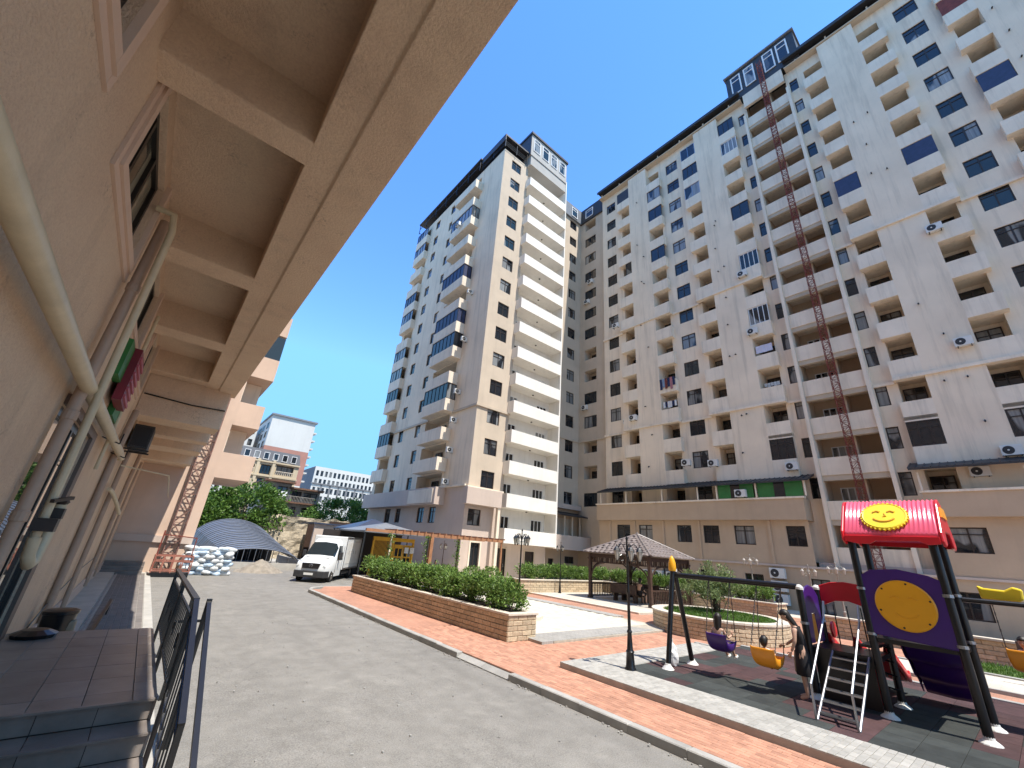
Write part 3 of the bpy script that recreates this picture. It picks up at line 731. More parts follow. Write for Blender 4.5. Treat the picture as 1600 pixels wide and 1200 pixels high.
# terrace canopies
def canopy(u0, u1, zf, zb, front, m='wood_brown'):
    mb = MB(); P = [FQ.P(u0, zf, front), FQ.P(u1, zf, front), FQ.P(u1, zb, 1.58), FQ.P(u0, zb, 1.58)]
    mb.add(P + [(p[0], p[1], p[2] + .12) for p in P], [(0,1,2,3),(7,6,5,4),(0,4,5,1),(1,5,6,2),(2,6,7,3),(3,7,4,0)])
    c = mb.obj('terrace_canopy', M['charcoal'], blk)
    k = MB(); n = int((u1-u0) / 0.35)
    for i in range(n + 1):
        u = u0 + (u1-u0) * i / n; k.bar(FQ.P(u, zf + .13, front), FQ.P(u, zb + .13, 1.55), 0.05, 0.05)
    k.obj('roof_rib', M['charcoal'], c)
canopy(9.3, 28.3, 8.72, 9.35, -0.35); canopy(-20, 3.85, 8.95, 9.6, -0.35)
tp = MB(); tp.box(-.05, -.05, 0, .05, .05, 1.15); tpm = tp.mesh('canopy_post', M['white_panel'])
for yy in (28.0, 24.9, 21.0, 17.6, 15.95, 12.9, 9.6, 3.5, -0.8, -5.0): put('canopy_post', tpm, blk, (35.55, yy, 7.69))
for a, b in ((13.1, 15.85), (9.75, 12.8)):
    mb = MB(); fbox(mb, FQ, a, b, 7.69, 8.8, 0.0, 0.05); o = mb.obj('green_screen', M['green_glass'], blk)
    mb = MB()
    for i in range(1, 4):
        if (i + int(a)) % 2: fbox(mb, FQ, a + (b-a)*i/4 - .36, a + (b-a)*i/4 + .36, 7.70, 8.78, -0.02, -0.003)
    mb.obj('screen_pane', M['glass'], o)
# ---------------------------------------------------------------- corner tower with the long balconies
TY, TX = 31.33, 20.97
FT = Frame('y', TY); FW = Frame('x', TX)
tw = thing('apartment_tower', 'tall corner tower with a beige face and a stack of long white balconies', 'building')
TT = 50.2
th = [(22.27, 23.8, f+1.28, f+2.82, 0.16, False) for f in FL]
mb = MB(); wall_holes(mb, FT, TX, 25.0, 7.6, TT, th); mb.obj('beige_wall', M['beige_wall'], tw)
for f in FL: window(tw, FT, 22.27, 23.8, f+1.28, f+2.82, 0.08, 2, True, 'brown_frame', 'glass_blue')
# white side face: slits, big balconies, far balconies
wh = []
for f in FL:
    wh += [(42.6, 43.8, f+1.28, f+2.82, 0.2, False), (47.0, 48.2, f+1.28, f+2.82, 0.2, False), (36.2, 41.4, f+0.1, f+2.75, 1.5, True), (49.9, 52.6, f+1.28, f+2.75, 1.3, True)]
mb = MB(); wall_holes(mb, FW, TY, 53.3, 7.6, TT, wh); mb.quad((TX, 53.3, 0), (38, 53.3, 0), (38, 53.3, TT), (TX, 53.3, TT)); mb.obj('white_wall', M['white_wall'], tw)
TG = {13: '', 12: '', 11: 'glass', 9: '', 8: 'dark', 6: 'dark', 5: 'blue', 3: 'blue'}
for k, f in enumerate(FL):
    for a, b in ((42.6, 43.8), (47.0, 48.2)): window(tw, FW, a, b, f+1.28, f+2.82, 0.1, 1, True)
    balcony(tw, FW, 35.6, 40.6, f - 0.25, f + 1.05, 1.15, -0.004, (True, True))
    window(tw, FW, 36.8, 38.2, f + 0.3, f + 2.4, 1.38, 2, True, name='balcony_door'); window(tw, FW, 39.2, 40.6, f + 0.9, f + 2.4, 1.38, 2, True, name='balcony_window')
    g = TG.get(k)
    if g:
        gm = {'glass': 'glass', 'dark': 'blue_blind', 'blue': 'glass_blue'}[g]
        glazing(tw, FW, 35.65, 40.55, f + 1.06, f + 2.8, -1.12, 6, 'dark_metal', gm)
        FY = Frame('y', 35.62); glazing(tw, FY, TX - 1.12, TX - .03, f + 1.06, f + 2.8, 0.0, 2, 'dark_metal', gm)
    balcony(tw, FW, 49.7, 53.25, f - 0.25, f + 1.2, 0.6, -0.004, (True, True))
    window(tw, FW, 50.4, 52.0, f + 0.9, f + 2.4, 1.18, 2, True, name='balcony_window')
    if k in (2, 4, 6, 8, 9, 12, 13, 5): glazing(tw, FW, 49.75, 53.2, f + 1.21, f + 2.8, -0.57, 4, 'dark_metal', 'glass_blue')
# cornice
for k in (3,):
    zc = FL[k] - .2
    for F_, a, b in ((FT, TX - .16, 25.0), (FW, TY - .0, 35.6), (FW, 40.6, 49.7)): mb = MB(); fbox(mb, F_, a, b, zc - .2, zc + .02, -0.16, -0.002); mb.obj('cornice', M['beige_wall'], tw)
mb = MB(); fbox(mb, FT, TX - .14, 25.0, 7.45, 7.62, -0.14, 0.3); mb.obj('cornice', M['white_panel'], tw); mb = MB(); fbox(mb, FW, TY + .3, 53.4, 7.62, 7.78, -0.2, 0.3); mb.obj('cornice', M['white_panel'], tw)
# long balconies
FL2 = Frame('y', 32.2)
lh = []
allf = [F0 - ST] + FL
for f in allf: lh += [(25.6, 26.7, f + 0.1, f + 2.2, 0.15, False), (29.6, 31.1, f + 0.1, f + 2.2, 0.15, False)]
mb = MB(); wall_holes(mb, FL2, 25.0, 31.7, 2.9, TT + 2.2, lh)
mb.quad((25.0, TY, 2.9), (25.0, 32.2, 2.9), (25.0, 32.2, TT), (25.0, TY, TT))
mb.obj('balcony_back_wall', M['white_sun'], tw)
for k, f in enumerate(allf):
    balcony(tw, FT, 24.75, 31.45, f - 0.25, f + 1.02, 0.95, 0.85, (True, True), 'white_sun')
    window(tw, FL2, 25.6, 26.7, f + 0.1, f + 2.2, 0.04, 2, False, 'white_frame', 'glass', 'balcony_door')
    window(tw, FL2, 29.6, 31.1, f + 0.1, f + 2.2, 0.04, 3, False, 'white_frame', 'glass', 'balcony_door')
    if k:
        mb = MB(); mb.lathe([(0.09, 0), (0.11, .05), (0.05, .1)], (28.2, 31.4, f - 0.36), 8); mb.obj('ceiling_lamp', M['brown_frame'], tw)
mb = MB(); mb.box(31.46, 30.5, 3.0, 31.62, 32.6, TT + 1.8); mb.obj('fin', M['white_sun'], tw)
mb = MB(); mb.box(31.6, 32.9, 0, 31.7, 33.0, TT); mb.obj('corner', M['beige_wall'], tw)
# lower two floors of the tower
mb = MB(); mb.box(20.4, 30.5, 6.0, 24.3, 31.2, 7.42); mb.obj('projecting_band', M['rose_wall'], tw)
F3 = Frame('y', 31.55)
mb = MB(); wall_holes(mb, F3, 20.97, 24.75, 0, 7.46, [(21.4, 22.8, 4.3, 5.7, 0.2, False), (22.0, 23.0, 0.9, 2.9, 0.2, False)]); mb.obj('lower_wall', M['rose_wall'], tw)
window(tw, F3, 21.4, 22.8, 4.3, 5.7, 0.1, 2, True); window(tw, F3, 22.0, 23.0, 0.9, 2.9, 0.1, 2, False)
mb = MB(); F3b = F3; fbox(mb, F3, 21.85, 22.0, 0.75, 3.05, -0.06, 0.0); fbox(mb, F3, 23.0, 23.15, 0.75, 3.05, -0.06, 0.0); fbox(mb, F3, 22.0, 23.0, 2.9, 3.05, -0.06, 0.0); mb.obj('window_surround', M['white_panel'], tw)
mb = MB(); mb.box(24.0, 30.6, 0.0, 24.3, 30.9, 6.0); mb.obj('corner_column', M['white_panel'], tw)
FW2 = Frame('x', 21.0)
lw_ = [(36.6, 37.9, 4.4, 5.9, .2, False), (38.9, 40.3, 4.4, 5.9, .2, False), (44.2, 45.4, 4.4, 5.9, .2, False), (46.8, 48.2, 4.4, 5.9, .2, False)]
mb = MB(); wall_holes(mb, FW2, 31.55, 53.3, 0, 7.62, lw_); mb.obj('lower_wall', M['rose_wall'], tw)
for h in lw_: window(tw, FW2, h[0], h[1], h[2], h[3], 0.1, 2, True)
mb = MB(); mb.box(19.9, 35.2, 6.0, 20.99, 53.0, 7.6); mb.obj('projecting_band', M['rose_wall'], tw)
F4 = Frame('y', 32.0)
mb = MB(); wall_holes(mb, F4, 24.75, 31.6, 0, 3.05, [(25.1, 26.4, 0.1, 2.6, .2, False), (28.8, 30.0, 0.1, 2.5, .2, False)]); mb.obj('entrance_wall', M['rose_wall'], tw)
for a, b, c in ((25.1, 26.4, 2.6), (28.8, 30.0, 2.5)):
    mb = MB(); fbox(mb, F4, a, b, 0.1, c, 0.1, 0.16); d_ = mb.obj('door', M['brown_frame'], tw); h_ = MB(); fbox(h_, F4, b - .22, b - .16, 1.0, 1.3, 0.02, 0.098); h_.obj('handle', M['steel'], d_)
    mb = MB(); fbox(mb, F4, a - .12, a, 0.1, c + .12, -0.05, 0.1); fbox(mb, F4, b, b + .12, 0.1, c + .12, -0.05, 0.1); fbox(mb, F4, a, b, c, c + .12, -0.05, 0.1); mb.obj('door_surround', M['beige_wall'], tw)
# recessed wing between the tower and the long block
FV = Frame('y', 33.0); FU = Frame('x', 37.6)
vh = [(32.3, 33.1, f + 1.28, f + 2.7, .2, False) for f in FL] + [(35.2, 36.6, f + 1.28, f + 2.75, .2, False) for f in FL]
uh = [(30.15, 32.1, f + 1.3, f + 2.8, 1.2, True) for f in FL]
mb = MB(); wall_holes(mb, FV, 31.62, 37.6, 3.1, 49.5, vh); wall_holes(mb, FU, 28.5, 33.0, 3.1, 49.5, uh); mb.obj('wing_wall', M['beige_wall'], tw)
for k, f in enumerate(FL):
    window(tw, FV, 32.3, 33.1, f+1.28, f+2.7, .08, 1, True); window(tw, FV, 35.2, 36.6, f+1.28, f+2.75, .08, 2, True)
    if k % 4 in (0, 3) or k in (9, 10): glazing(tw, FU, 30.18, 32.07, f + 1.31, f + 2.78, 0.05, 3, 'dark_metal', 'glass')
    else: window(tw, FU, 30.6, 31.8, f + 0.9, f + 2.4, 1.1, 2, True, name='balcony_window')
for k in (3,):
    mb = MB(); fbox(mb, FV, 31.62, 37.45, FL[3] - .4, FL[3] - .18, -0.14, -.002); mb.obj('cornice', M['beige_wall'], tw); mb = MB(); fbox(mb, FU, 28.6, 32.85, FL[3] - .4, FL[3] - .18, -0.14, -.002); mb.obj('cornice', M['beige_wall'], tw)
mb = MB(); mb.box(31.6, 32.7, 49.5, 37.35, 42, 52.0); mb.obj('attic_storey', M['grey_roof'], tw); mb = MB(); mb.box(37.352, 28.7, 49.5, 45, 33.0, 52.0); mb.obj('attic_storey', M['charcoal'], tw)
for a in (32.4, 35.1): window(tw, Frame('y', 32.7), a, a + 1.3, 49.8, 51.5, -0.1, 1, True, 'white_frame', 'glass_blue', 'attic_window', .12)
window(tw, Frame('x', 37.35), 30.4, 31.8, 49.9, 51.4, -0.1, 1, True, 'white_frame', 'glass_blue', 'attic_window', .12)
mb = MB(); mb.box(31.7, 31.0, 2.95, 37.5, 32.98, 4.35); mb.obj('terrace_parapet', M['rose_wall'], tw)
mb = MB(); mb.box(31.62, 32.4, 7.2, 37.59, 32.99, 7.7); mb.obj('cornice', M['rose_wall'], tw)
for i in range(5): mb = MB(); mb.box(32.2 + i * 1.25, 32.3, 4.36, 32.32 + i * 1.25, 32.42, 6.4); mb.obj('terrace_post', M['white_panel'], tw)
mb = MB(); mb.add([(31.7,31.4,6.35),(37.5,31.4,6.35),(37.5,32.98,6.8),(31.7,32.98,6.8),(31.7,31.4,6.45),(37.5,31.4,6.45),(37.5,32.98,6.9),(31.7,32.98,6.9)],[(0,1,2,3),(7,6,5,4),(0,4,5,1),(1,5,6,2),(2,6,7,3),(3,7,4,0)]); mb.obj('terrace_canopy', M['charcoal'], tw)
mb = MB(); wall_holes(mb, Frame('y', 32.95), 31.6, 37.6, 0, 7.3, [(32.4, 33.3, 4.4, 6.2, .2, True), (34.2, 36.8, 4.4, 6.2, .2, True), (33.0, 33.8, .9, 2.0, .2, True), (35.5, 37.0, 1.6, 2.3, .2, True)]); mb.obj('wing_lower_wall', M['tan_wall'], tw)
for a, b, c, d in ((32.4, 33.3, 4.4, 6.2), (34.2, 36.8, 4.4, 6.2), (33.0, 33.8, .9, 2.0), (35.5, 37.0, 1.6, 2.3)): window(tw, Frame('y', 32.95), a, b, c, d, .1, 2, False)
# roofs
mb = MB(); mb.box(24.6, 30.5, 51.6, 31.5, 40, 55.4); p_ = mb.obj('penthouse', M['grey_white'], tw)
mb = MB(); mb.box(24.45, 30.3, 55.4, 31.65, 40.2, 55.75); mb.box(24.55, 30.52, 51.6, 24.599, 40, 55.39); mb.obj('penthouse_cap', M['charcoal'], p_)
for i in range(4): window(tw, Frame('y', 30.5), 25.0 + i * 1.65, 26.2 + i * 1.65, 52.6, 54.9, -0.08, 1, True, 'white_frame', 'glass_blue', 'penthouse_window', .1)
mb = MB(); mb.box(24.75, 30.6, 50.0, 31.5, 32.2, 51.6); mb.obj('balcony_top', M['grey_white'], tw)
mb = MB(); mb.box(20.6, 30.9, 52.0, 24.6, 36, 52.25); mb.box(20.6, 30.9, 51.2, 20.7, 36, 52.0); mb.box(22.2, 33, 50.2, 24.6, 40, 52.0)
mb.box(20.35, 36, 52.0, 30, 53.6, 52.2); mb.box(22.6, 36, 50.3, 30, 53, 52.0); mb.box(TX, TY, TT, 24.6, 53.3, TT + .1); mb.obj('roof_eave', M['charcoal'], tw)
mb = MB()
for yy in (36.2, 39, 42, 45, 48, 51, 53.4): mb.box(20.45, yy, TT - .1, 20.53, yy + .08, 52.0); mb.box(20.45, yy, TT + .1, TX, yy + .06, TT + .18)
mb.box(20.45, 36.2, TT + .85, 20.51, 53.4, TT + .92)
for x, yy in ((20.7, 31.0), (22.6, 31.0), (24.4, 31.0), (20.7, 33.4), (20.7, 35.8)): mb.box(x, yy, TT, x + .08, yy + .08, 52.0)
for zz in (50.5, 50.8, 51.1): mb.box(20.7, 31.02, zz, 24.45, 31.06, zz + .04); mb.box(20.72, 31.02, zz, 20.76, 36, zz + .04)
mb.obj('roof_railing', M['dark_metal'], tw)
mb = MB(); mb.box(24.0, 34, 0, 37.5, 53, 50); mb.box(23, 33.3, 0, 24, 53, 50); mb.obj('core', M['tan_wall'], tw)
# ---------------------------------------------------------------- near pink building on the left with the ribbed overhang
XW = -1.1
FL_ = Frame('x', XW)   # this wall faces +x, so depth is negative
M['reveal_shade'] = mat('brown_reveal_shade', (0.16, 0.11, 0.085), 0.6, 0.15, 3)  # brown stands in for deep shade on the shop reveal
nb = thing('pink_building', 'near salmon pink stucco building with a ribbed overhang above the left pavement', 'building')
PK = M['stucco_pink']
def pbox(name, x0, y0, z0, x1, y1, z1, m=None, parent=None, bev=0.0):
    mb = MB(); mb.box(x0, y0, z0, x1, y1, z1); o = mb.obj(name, m or PK, parent or nb)
    if bev: bevel(o, bev, 2)
    return o
# wall with window and shop openings (normal +x): use frame with reversed depth
class RF:
    def P(s, u, z, d=0.0): return (XW - d, u, z)
    kind = 'x'; off = XW
    def rz(s): return PI / 2
R_ = RF()
NW = [(0.9, 3.15, 5.5, 6.62), (4.33, 6.25, 5.5, 6.62), (8.1, 9.75, 5.5, 6.62), (11.4, 13.0, 5.5, 6.62)]
SHOP = (6.6, 9.3, 0.93, 3.75)
holes = [(*h, 0.2, False) for h in NW] + [(*SHOP, 0.34, False)]
mb = MB(); wall_holes(mb, R_, -14, 31, -0.05, 6.85, holes); mb.obj('wall', PK, nb)
for a, b, c, d in NW:
    mb = MB()
    # moulded surround: two steps
    for w, t in ((0.20, 0.03), (0.11, 0.055)):
        mb.box(XW + 0.001, a - w, c - w, XW + t, a - (w - .09 if w == .20 else 0), d + .1); mb.box(XW + 0.001, b + (w - .09 if w == .20 else 0), c - w, XW + t, b + w, d + .1)
        mb.box(XW + 0.001, a - (w - .09 if w == .20 else 0), c - w, XW + t - .002, b + (w - .09 if w == .20 else 0), c - (w - .09 if w == .20 else 0))
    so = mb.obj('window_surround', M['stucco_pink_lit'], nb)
    o = window(nb, R_, a, b, c, d, 0.07, 3, False, 'dark_metal', 'pale_glass', 'window', 0.07)
# overhang: slab, edge beam, cross beams
pbox('overhang_slab', XW, -14, 6.85, 0.6, 14.6, 7.1)
mb = MB(); mb.prism([(0.16, 6.27), (0.46, 6.27), (0.485, 6.235), (0.93, 6.235), (0.93, 7.4), (0.16, 7.4)], 'y', -14, 14.6); eb = mb.obj('edge_beam', PK, nb); bevel(eb, 0.012, 2)
for y0, y1 in ((-7.2, -6.8), (-3.4, -3.0), (0.2, 0.55), (3.72, 4.08), (6.95, 7.42), (10.3, 10.85), (13.7, 14.15)):
    pbox('cross_beam', XW - .06, y0, 6.272, 0.20, y1, 6.92, bev=0.02)
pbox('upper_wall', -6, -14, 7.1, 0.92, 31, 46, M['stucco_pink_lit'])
# lowered soffit further along
pbox('lower_soffit', XW, 14.6, 5.62, 0.78, 31, 6.0)
pbox('soffit_face', XW, 14.2, 5.15, 0.80, 14.6, 6.85, bev=0.02)
for y0, y1 in ((14.601, 15.2), (17.0, 17.7), (19.6, 21.0), (24.4, 25.2)): pbox('cross_beam', XW - .06, y0, 5.152, 0.778, y1, 5.68, bev=0.02)
mb = MB(); mb.tube([(XW + .05, 14.15, 5.72), (0.0, 14.13, 5.66), (0.78, 14.15, 5.70)], 0.02, 6); mb.obj('sagging_cable', M['dark_metal'], nb)
# wall base strip and tiled plinth
pbox('plinth', XW, 10.2, 0, XW + 0.62, 29.6, 0.16, M['concrete'])
pbox('plinth', XW, 10.2, 0.16, XW + 0.05, 30.9, 0.55, M['rose_wall'])
# shopfront: frame, glass and brown strips painting the shaded reveal
so = pbox('shop_frame', XW - .09, SHOP[0], SHOP[2], XW - .03, SHOP[0] + .09, SHOP[3], M['dark_metal'])
mb = MB()
for a, b, c, d in ((SHOP[1]-.09, SHOP[1], SHOP[2], SHOP[3]), (SHOP[0]+.09, SHOP[1]-.09, SHOP[3]-.1, SHOP[3]), (SHOP[0]+.09, SHOP[1]-.09, SHOP[2], SHOP[2]+.12), (8.0, 8.08, SHOP[2]+.12, SHOP[3]-.1)):
    mb.box(XW - .09, a, c, XW - .03, b, d)
mb.obj('frame_rail', M['dark_metal'], so)
mb = MB(); mb.quad((XW-.065, SHOP[0]+.05, SHOP[2]+.05), (XW-.065, SHOP[1]-.05, SHOP[2]+.05), (XW-.065, SHOP[1]-.05, SHOP[3]-.05), (XW-.065, SHOP[0]+.05, SHOP[3]-.05)); mb.obj('pane', M['shop_glass'], so)
0 and pbox('shop_surround', XW + .001, SHOP[1], SHOP[2], XW + .06, SHOP[1] + .32, SHOP[3] + .2, M['stucco_pink_lit'])
pbox('jamb_shade_strip', XW + .001, SHOP[1], SHOP[2], XW + .05, SHOP[1] + .34, SHOP[3] + .12, M['reveal_shade'])
pbox('shop_lintel', XW + .001, SHOP[0], SHOP[3], XW + .05, SHOP[1] - .002, SHOP[3] + .12, M['reveal_shade'])
# second shop strip window further along
0 and pbox('dark_glazing', XW + .001, 9.6, 3.1, XW + .03, 11.6, 4.0, M['shop_glass'])
# ------- pipes on the wall
def pipe(name, pts, r, m, n=10):
    mb = MB(); mb.tube(pts, r, n); o = mb.obj(name, m, nb); return smooth_edges(o, 60)
pipe('gas_main', [(-0.94, -3, 4.02), (-0.94, 0, 4.0), (-0.94, 6.4, 3.94), (-0.94, 13.6, 4.0), (-0.95, 14.05, 4.0), (-1.09, 14.1, 4.0)], 0.075, M['pipe_cream'])
pipe('downpipe', [(-0.98, 6.42, 0.9), (-0.98, 6.42, 6.3)], 0.056, M['pipe_pink'], 14)
mb = MB()
for zz in (2.5, 3.55, 5.2): mb.lathe([(0.06, 0), (0.068, .01), (0.068, .10), (0.06, .11)], (-0.98, 6.42, zz), 14)
mb.obj('downpipe_collar', M['pipe_pink'], nb)
gz = [(-1.08, 6.18, 6.32), (-0.90, 6.16, 6.30), (-0.86, 6.25, 6.1), (-0.85, 6.45, 4.3), (-0.84, 6.62, 3.0), (-0.84, 6.68, 2.35)]
pipe('gas_riser', gz, 0.042, M['pipe_cream'])
pipe('gas_bend', [(-0.84, 6.68, 2.36), (-0.83, 6.70, 2.18), (-0.81, 6.78, 2.09), (-0.80, 6.90, 2.12), (-0.80, 6.97, 2.3), (-0.80, 6.98, 2.75)], 0.055, M['pipe_cream'])
mb = MB(); mb.box(-0.90, 6.58, 2.42, -0.72, 6.76, 2.55); mb.box(-0.86, 6.90, 2.55, -0.74, 7.04, 2.66); mb.bar((-0.82, 6.52, 2.72), (-0.72, 6.90, 2.78), .035); mb.lathe([(0.05,0),(0.07,.03),(0.05,.07)], (-0.80, 6.97, 2.7), 8); mb.obj('gas_valve', M['brown_frame'], nb)
pipe('thin_pipe', [(-1.0, 9.9, 6.3), (-1.0, 9.9, 5.4), (-0.99, 10.6, 4.6), (-1.0, 10.7, 3.4)], 0.03, M['pipe_cream'])
mb = MB()
for a in (10.6, 13.0):
    mb.bar((-1.09, a, 3.98), (-0.82, a, 3.90), .02); mb.bar((-0.82, a, 3.90), (-0.82, a + .05, 4.1), .02)
mb.obj('pipe_bracket', M['dark_metal'], nb)
for yy, r in ((13.2, .07), (16.4, .05), (17.0, .03), (22.0, .06), (25.5, .04)):
    pipe('wall_pipe', [(-1.02, yy, 0.3), (-1.02, yy, 3.9), (-1.0, yy + .3, 5.1)], r, M['pipe_pink'], 8)
pipe('branch_pipe', [(-1.0, 15.2, 3.3), (-0.95, 15.8, 3.25), (-0.8, 17.0, 2.95), (-0.75, 18.4, 2.75)], 0.05, M['pipe_cream'], 8)
pipe('cable', [(-1.05, 10.9, 0.6), (-1.05, 13, 0.9), (-1.05, 18, 1.2), (-1.05, 26, 1.3)], 0.012, M['dark_metal'], 5)
pipe('tie_bar', [(-1.0, 15.5, 3.95), (0.1, 16.5, 3.92), (0.5, 30.8, 3.9)], 0.018, M['pipe_cream'], 5)
# end block: return wall and corner balconies in the sun
eb_ = thing('pink_corner_block', 'sunlit peach end block with open corner balconies beyond the overhang', 'building')
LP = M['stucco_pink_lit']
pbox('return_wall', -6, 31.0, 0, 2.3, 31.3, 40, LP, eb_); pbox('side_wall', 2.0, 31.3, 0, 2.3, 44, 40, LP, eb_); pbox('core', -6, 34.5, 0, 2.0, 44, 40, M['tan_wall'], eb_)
pbox('wall_ledge', -1.1, 30.86, 1.55, 2.3, 30.999, 1.9, M['rose_wall'], eb_)
for k in range(9):
    z0 = 5.35 + 3.42 * k - (0.0 if k == 0 else 0.1); 
    b_ = pbox('corner_parapet', 2.301, 31.0, z0 + .2, 3.8 + (.35 if k == 0 else 0), 31.16, z0 + 1.55, LP, eb_)
    pbox('balcony_floor', 2.301, 31.0, z0, 3.8 + (.35 if k == 0 else 0), 37, z0 + .198, LP, b_)
    pbox('side_parapet', 3.66 + (.35 if k == 0 else 0), 31.161, z0 + .2, 3.8 + (.35 if k == 0 else 0), 37, z0 + 1.55, LP, b_)
    pbox('balcony_back', 2.301, 32.9, z0 + .2, 3.45, 33.1, z0 + 3.4, M['white_panel'], b_)
    if k == 2:
        gl = MB(); gl.box(2.32, 31.05, z0 + 1.56, 3.78, 31.09, z0 + 3.3); gl.obj('balcony_glazing', M['shop_glass'], eb_)
pbox('balcony_lining', 2.301, 31.2, 5.6, 2.34, 37, 39, M['white_panel'], eb_)
# stacked shop sign on the wall
sg = thing('shop_sign', 'dark red lettered shop sign board with green panels on the pink wall', 'sign', (XW, 9.0, 4.3))
mb = MB(); mb.box(0.002, 0.75, -0.05, .10, 2.0, 0.95); mb.obj('green_board', M['sign_green'], sg)
mb = MB(); mb.box(0.002, -0.6, 0.35, .10, 0.0, 0.95); mb.obj('green_board', M['sign_green'], sg)
mb = MB(); mb.box(0.08, -0.05, 0.08, .2, 0.95, 0.98); rb_ = mb.obj('red_board', M['sign_red'], sg)
mb = MB()
for i in range(6):
    mb.box(.201, -0.02, .14 + i * .135, .225, 0.92, .19 + i * .135)
mb.obj('raised_rib', mat('rose_letter', (0.42, 0.10, 0.13), 0.5), rb_)
# dark wall unit (air conditioner) under the overhang
wa = thing('air_conditioner', 'dark air conditioner box on a bracket under the pink overhang', 'air conditioner', (XW, 15.4, 4.45), 0, 'air conditioner units')
mb = MB(); mb.box(0.06, 0, 0, 0.5, 1.0, 0.66); bevel(mb.obj('casing', M['bumper'], wa), .02)
mb = MB(); mb.box(0.10, -0.012, 0.06, 0.46, -0.001, 0.6); mb.obj('grille', M['black'], wa)
mb = MB(); mb.bar((0, .15, -.03), (.55, .15, -.03), .04); mb.bar((0, .85, -.03), (.55, .85, -.03), .04); mb.obj('bracket', M['dark_metal'], wa)
# ------- entrance landing with tiles, steps and railing
ld = struct(bpy.data.objects.new('entrance_landing', None)); C.objects.link(ld)
mb = MB(); mb.box(XW, 6.3, -0.05, 0.60, 10.15, 0.872); mb.box(XW, 5.925, -.05, .60, 6.298, .695); mb.box(XW, 5.565, -.05, .60, 5.924, .515); mb.box(XW, 5.205, -.05, .6, 5.564, .335); mb.box(XW, 4.845, -.05, .6, 5.204, .155); mb.box(XW, -6, -.05, .6, 1.4, .872)
mb.obj('landing_core', M['tile_joint'], ld)
def tiles(x0, x1, y0, y1, z, nx_, ny_):
    w = (x1-x0)/nx_; h = (y1-y0)/ny_; me = None
    tb = MB(); tb.bevbox(-w/2+.0025, -h/2+.0025, -.02, w/2-.0025, h/2-.0025, .012, .003); me = tb.mesh('floor_tile', M['tile'])
    for i in range(nx_):
        for j in range(ny_): put('floor_tile', me, ld, (x0 + (i+.5)*w, y0 + (j+.5)*h, z - .012 + random.uniform(-.0012, .0008)))
def risers(x0, x1, y, z0, z1, n):
    w = (x1-x0)/n; tb = MB(); tb.box(-w/2+.003, -.014, z0+.004, w/2-.003, 0.0, z1-.004); me = tb.mesh('riser_tile', M['tile'])
    for i in range(n): put('riser_tile', me, ld, (x0 + (i+.5)*w, y, 0))
tiles(XW, 0.42, 6.62, 10.15, 0.9, 4, 6); tiles(XW, 0.42, 6.28, 6.62, 0.9, 4, 1); tiles(0.42, 0.60, 6.28, 10.15, 0.9, 1, 6)
[tiles(XW, 0.60, 5.92 - .36 * q, 6.27 - .36 * q, 0.72 - .18 * q, 4, 1) for q in range(4)]; tiles(XW, .6, -2, 1.4, .9, 4, 6)
[risers(XW, .6, 6.298 - .36 * q - (.013 if q else 0), .72 - .18 * q, .888 - .18 * q, 4) for q in range(5)]
def nosing(y, z):
    mb = MB(); mb.box(XW, y - .045, z - .012, .61, y - .002, z + .006); mb.obj('step_nosing', M['tile'], ld)
[nosing(6.28 - .36 * q, .9 - .18 * q) for q in range(5)]
mb = MB()
for j in range(6): mb.box(.601, 6.29 + j * .643, 0.0, .625, 6.925 + j * .643, .89)
[mb.box(.601, 5.93 - .36 * q, 0, .625, 6.28 - .36 * q, .71 - .18 * q) for q in range(4)]; mb.obj('side_facing', M['tile'], ld)
mb = MB()
for j in range(14):
    mb.bevbox(.66 + random.uniform(-.02, .02), 3.0 + j * .26, -.02, .82, 3.24 + j * .26, .05 + random.uniform(0, .03), .01)
mb.obj('loose_brick', M['paver'], ld)
# railing
rl = thing('stair_railing', 'black iron railing with thin bars along the tiled landing and steps', 'railing', (0.68, 0, 0))
blk_m = M['dark_metal']
def hrail(name, pts, w, h=None):
    mb = MB()
    for p, q in zip(pts, pts[1:]): mb.bar(p, q, w, h or w)
    return mb.obj(name, blk_m, rl)
top = [(0, 10.1, 1.82), (0, 6.2, 1.82)]; slope = [(0, 6.2, 1.82), (0, 4.7, 1.12)]
hrail('top_rail', [top[0], top[1]], .06, .035); hrail('sloping_rail', slope, .05, .03)
hrail('bottom_rail', [(0, 10.1, 0.98), (0, 6.2, 0.98)], .03); hrail('bottom_rail', [(0, 6.2, .98), (0, 4.7, .28)], .03)
hrail('middle_rail', [(0, 10.1, 1.66), (0, 6.2, 1.66)], .025); hrail('middle_rail', [(0, 6.2, 1.66), (0, 4.7, .96)], .025)
pbm = MB(); pbm.box(-.022, -.022, .0, .022, .022, 1.80); pme3 = pbm.mesh('post', blk_m)
for yy in (10.08, 8.15, 6.2): put('post', pme3, rl, (0, yy, 0.02))
pb2 = MB(); pb2.box(-.022, -.022, 0, .022, .022, 1.1); put('post', pb2.mesh('post', blk_m), rl, (0, 4.7, 0.02))
bb = MB(); bb.box(-.007, -.007, .98, .007, .007, 1.66); bme = bb.mesh('baluster', blk_m)
for i in range(21):
    yy = 10.0 - i * .18
    put('baluster', bme, rl, (0, yy, 0))
for i in range(8):
    yy = 6.1 - i * .18; put('baluster', bme, rl, (0, yy, -(6.2 - yy) / 1.5 * .70))
sc = MB()
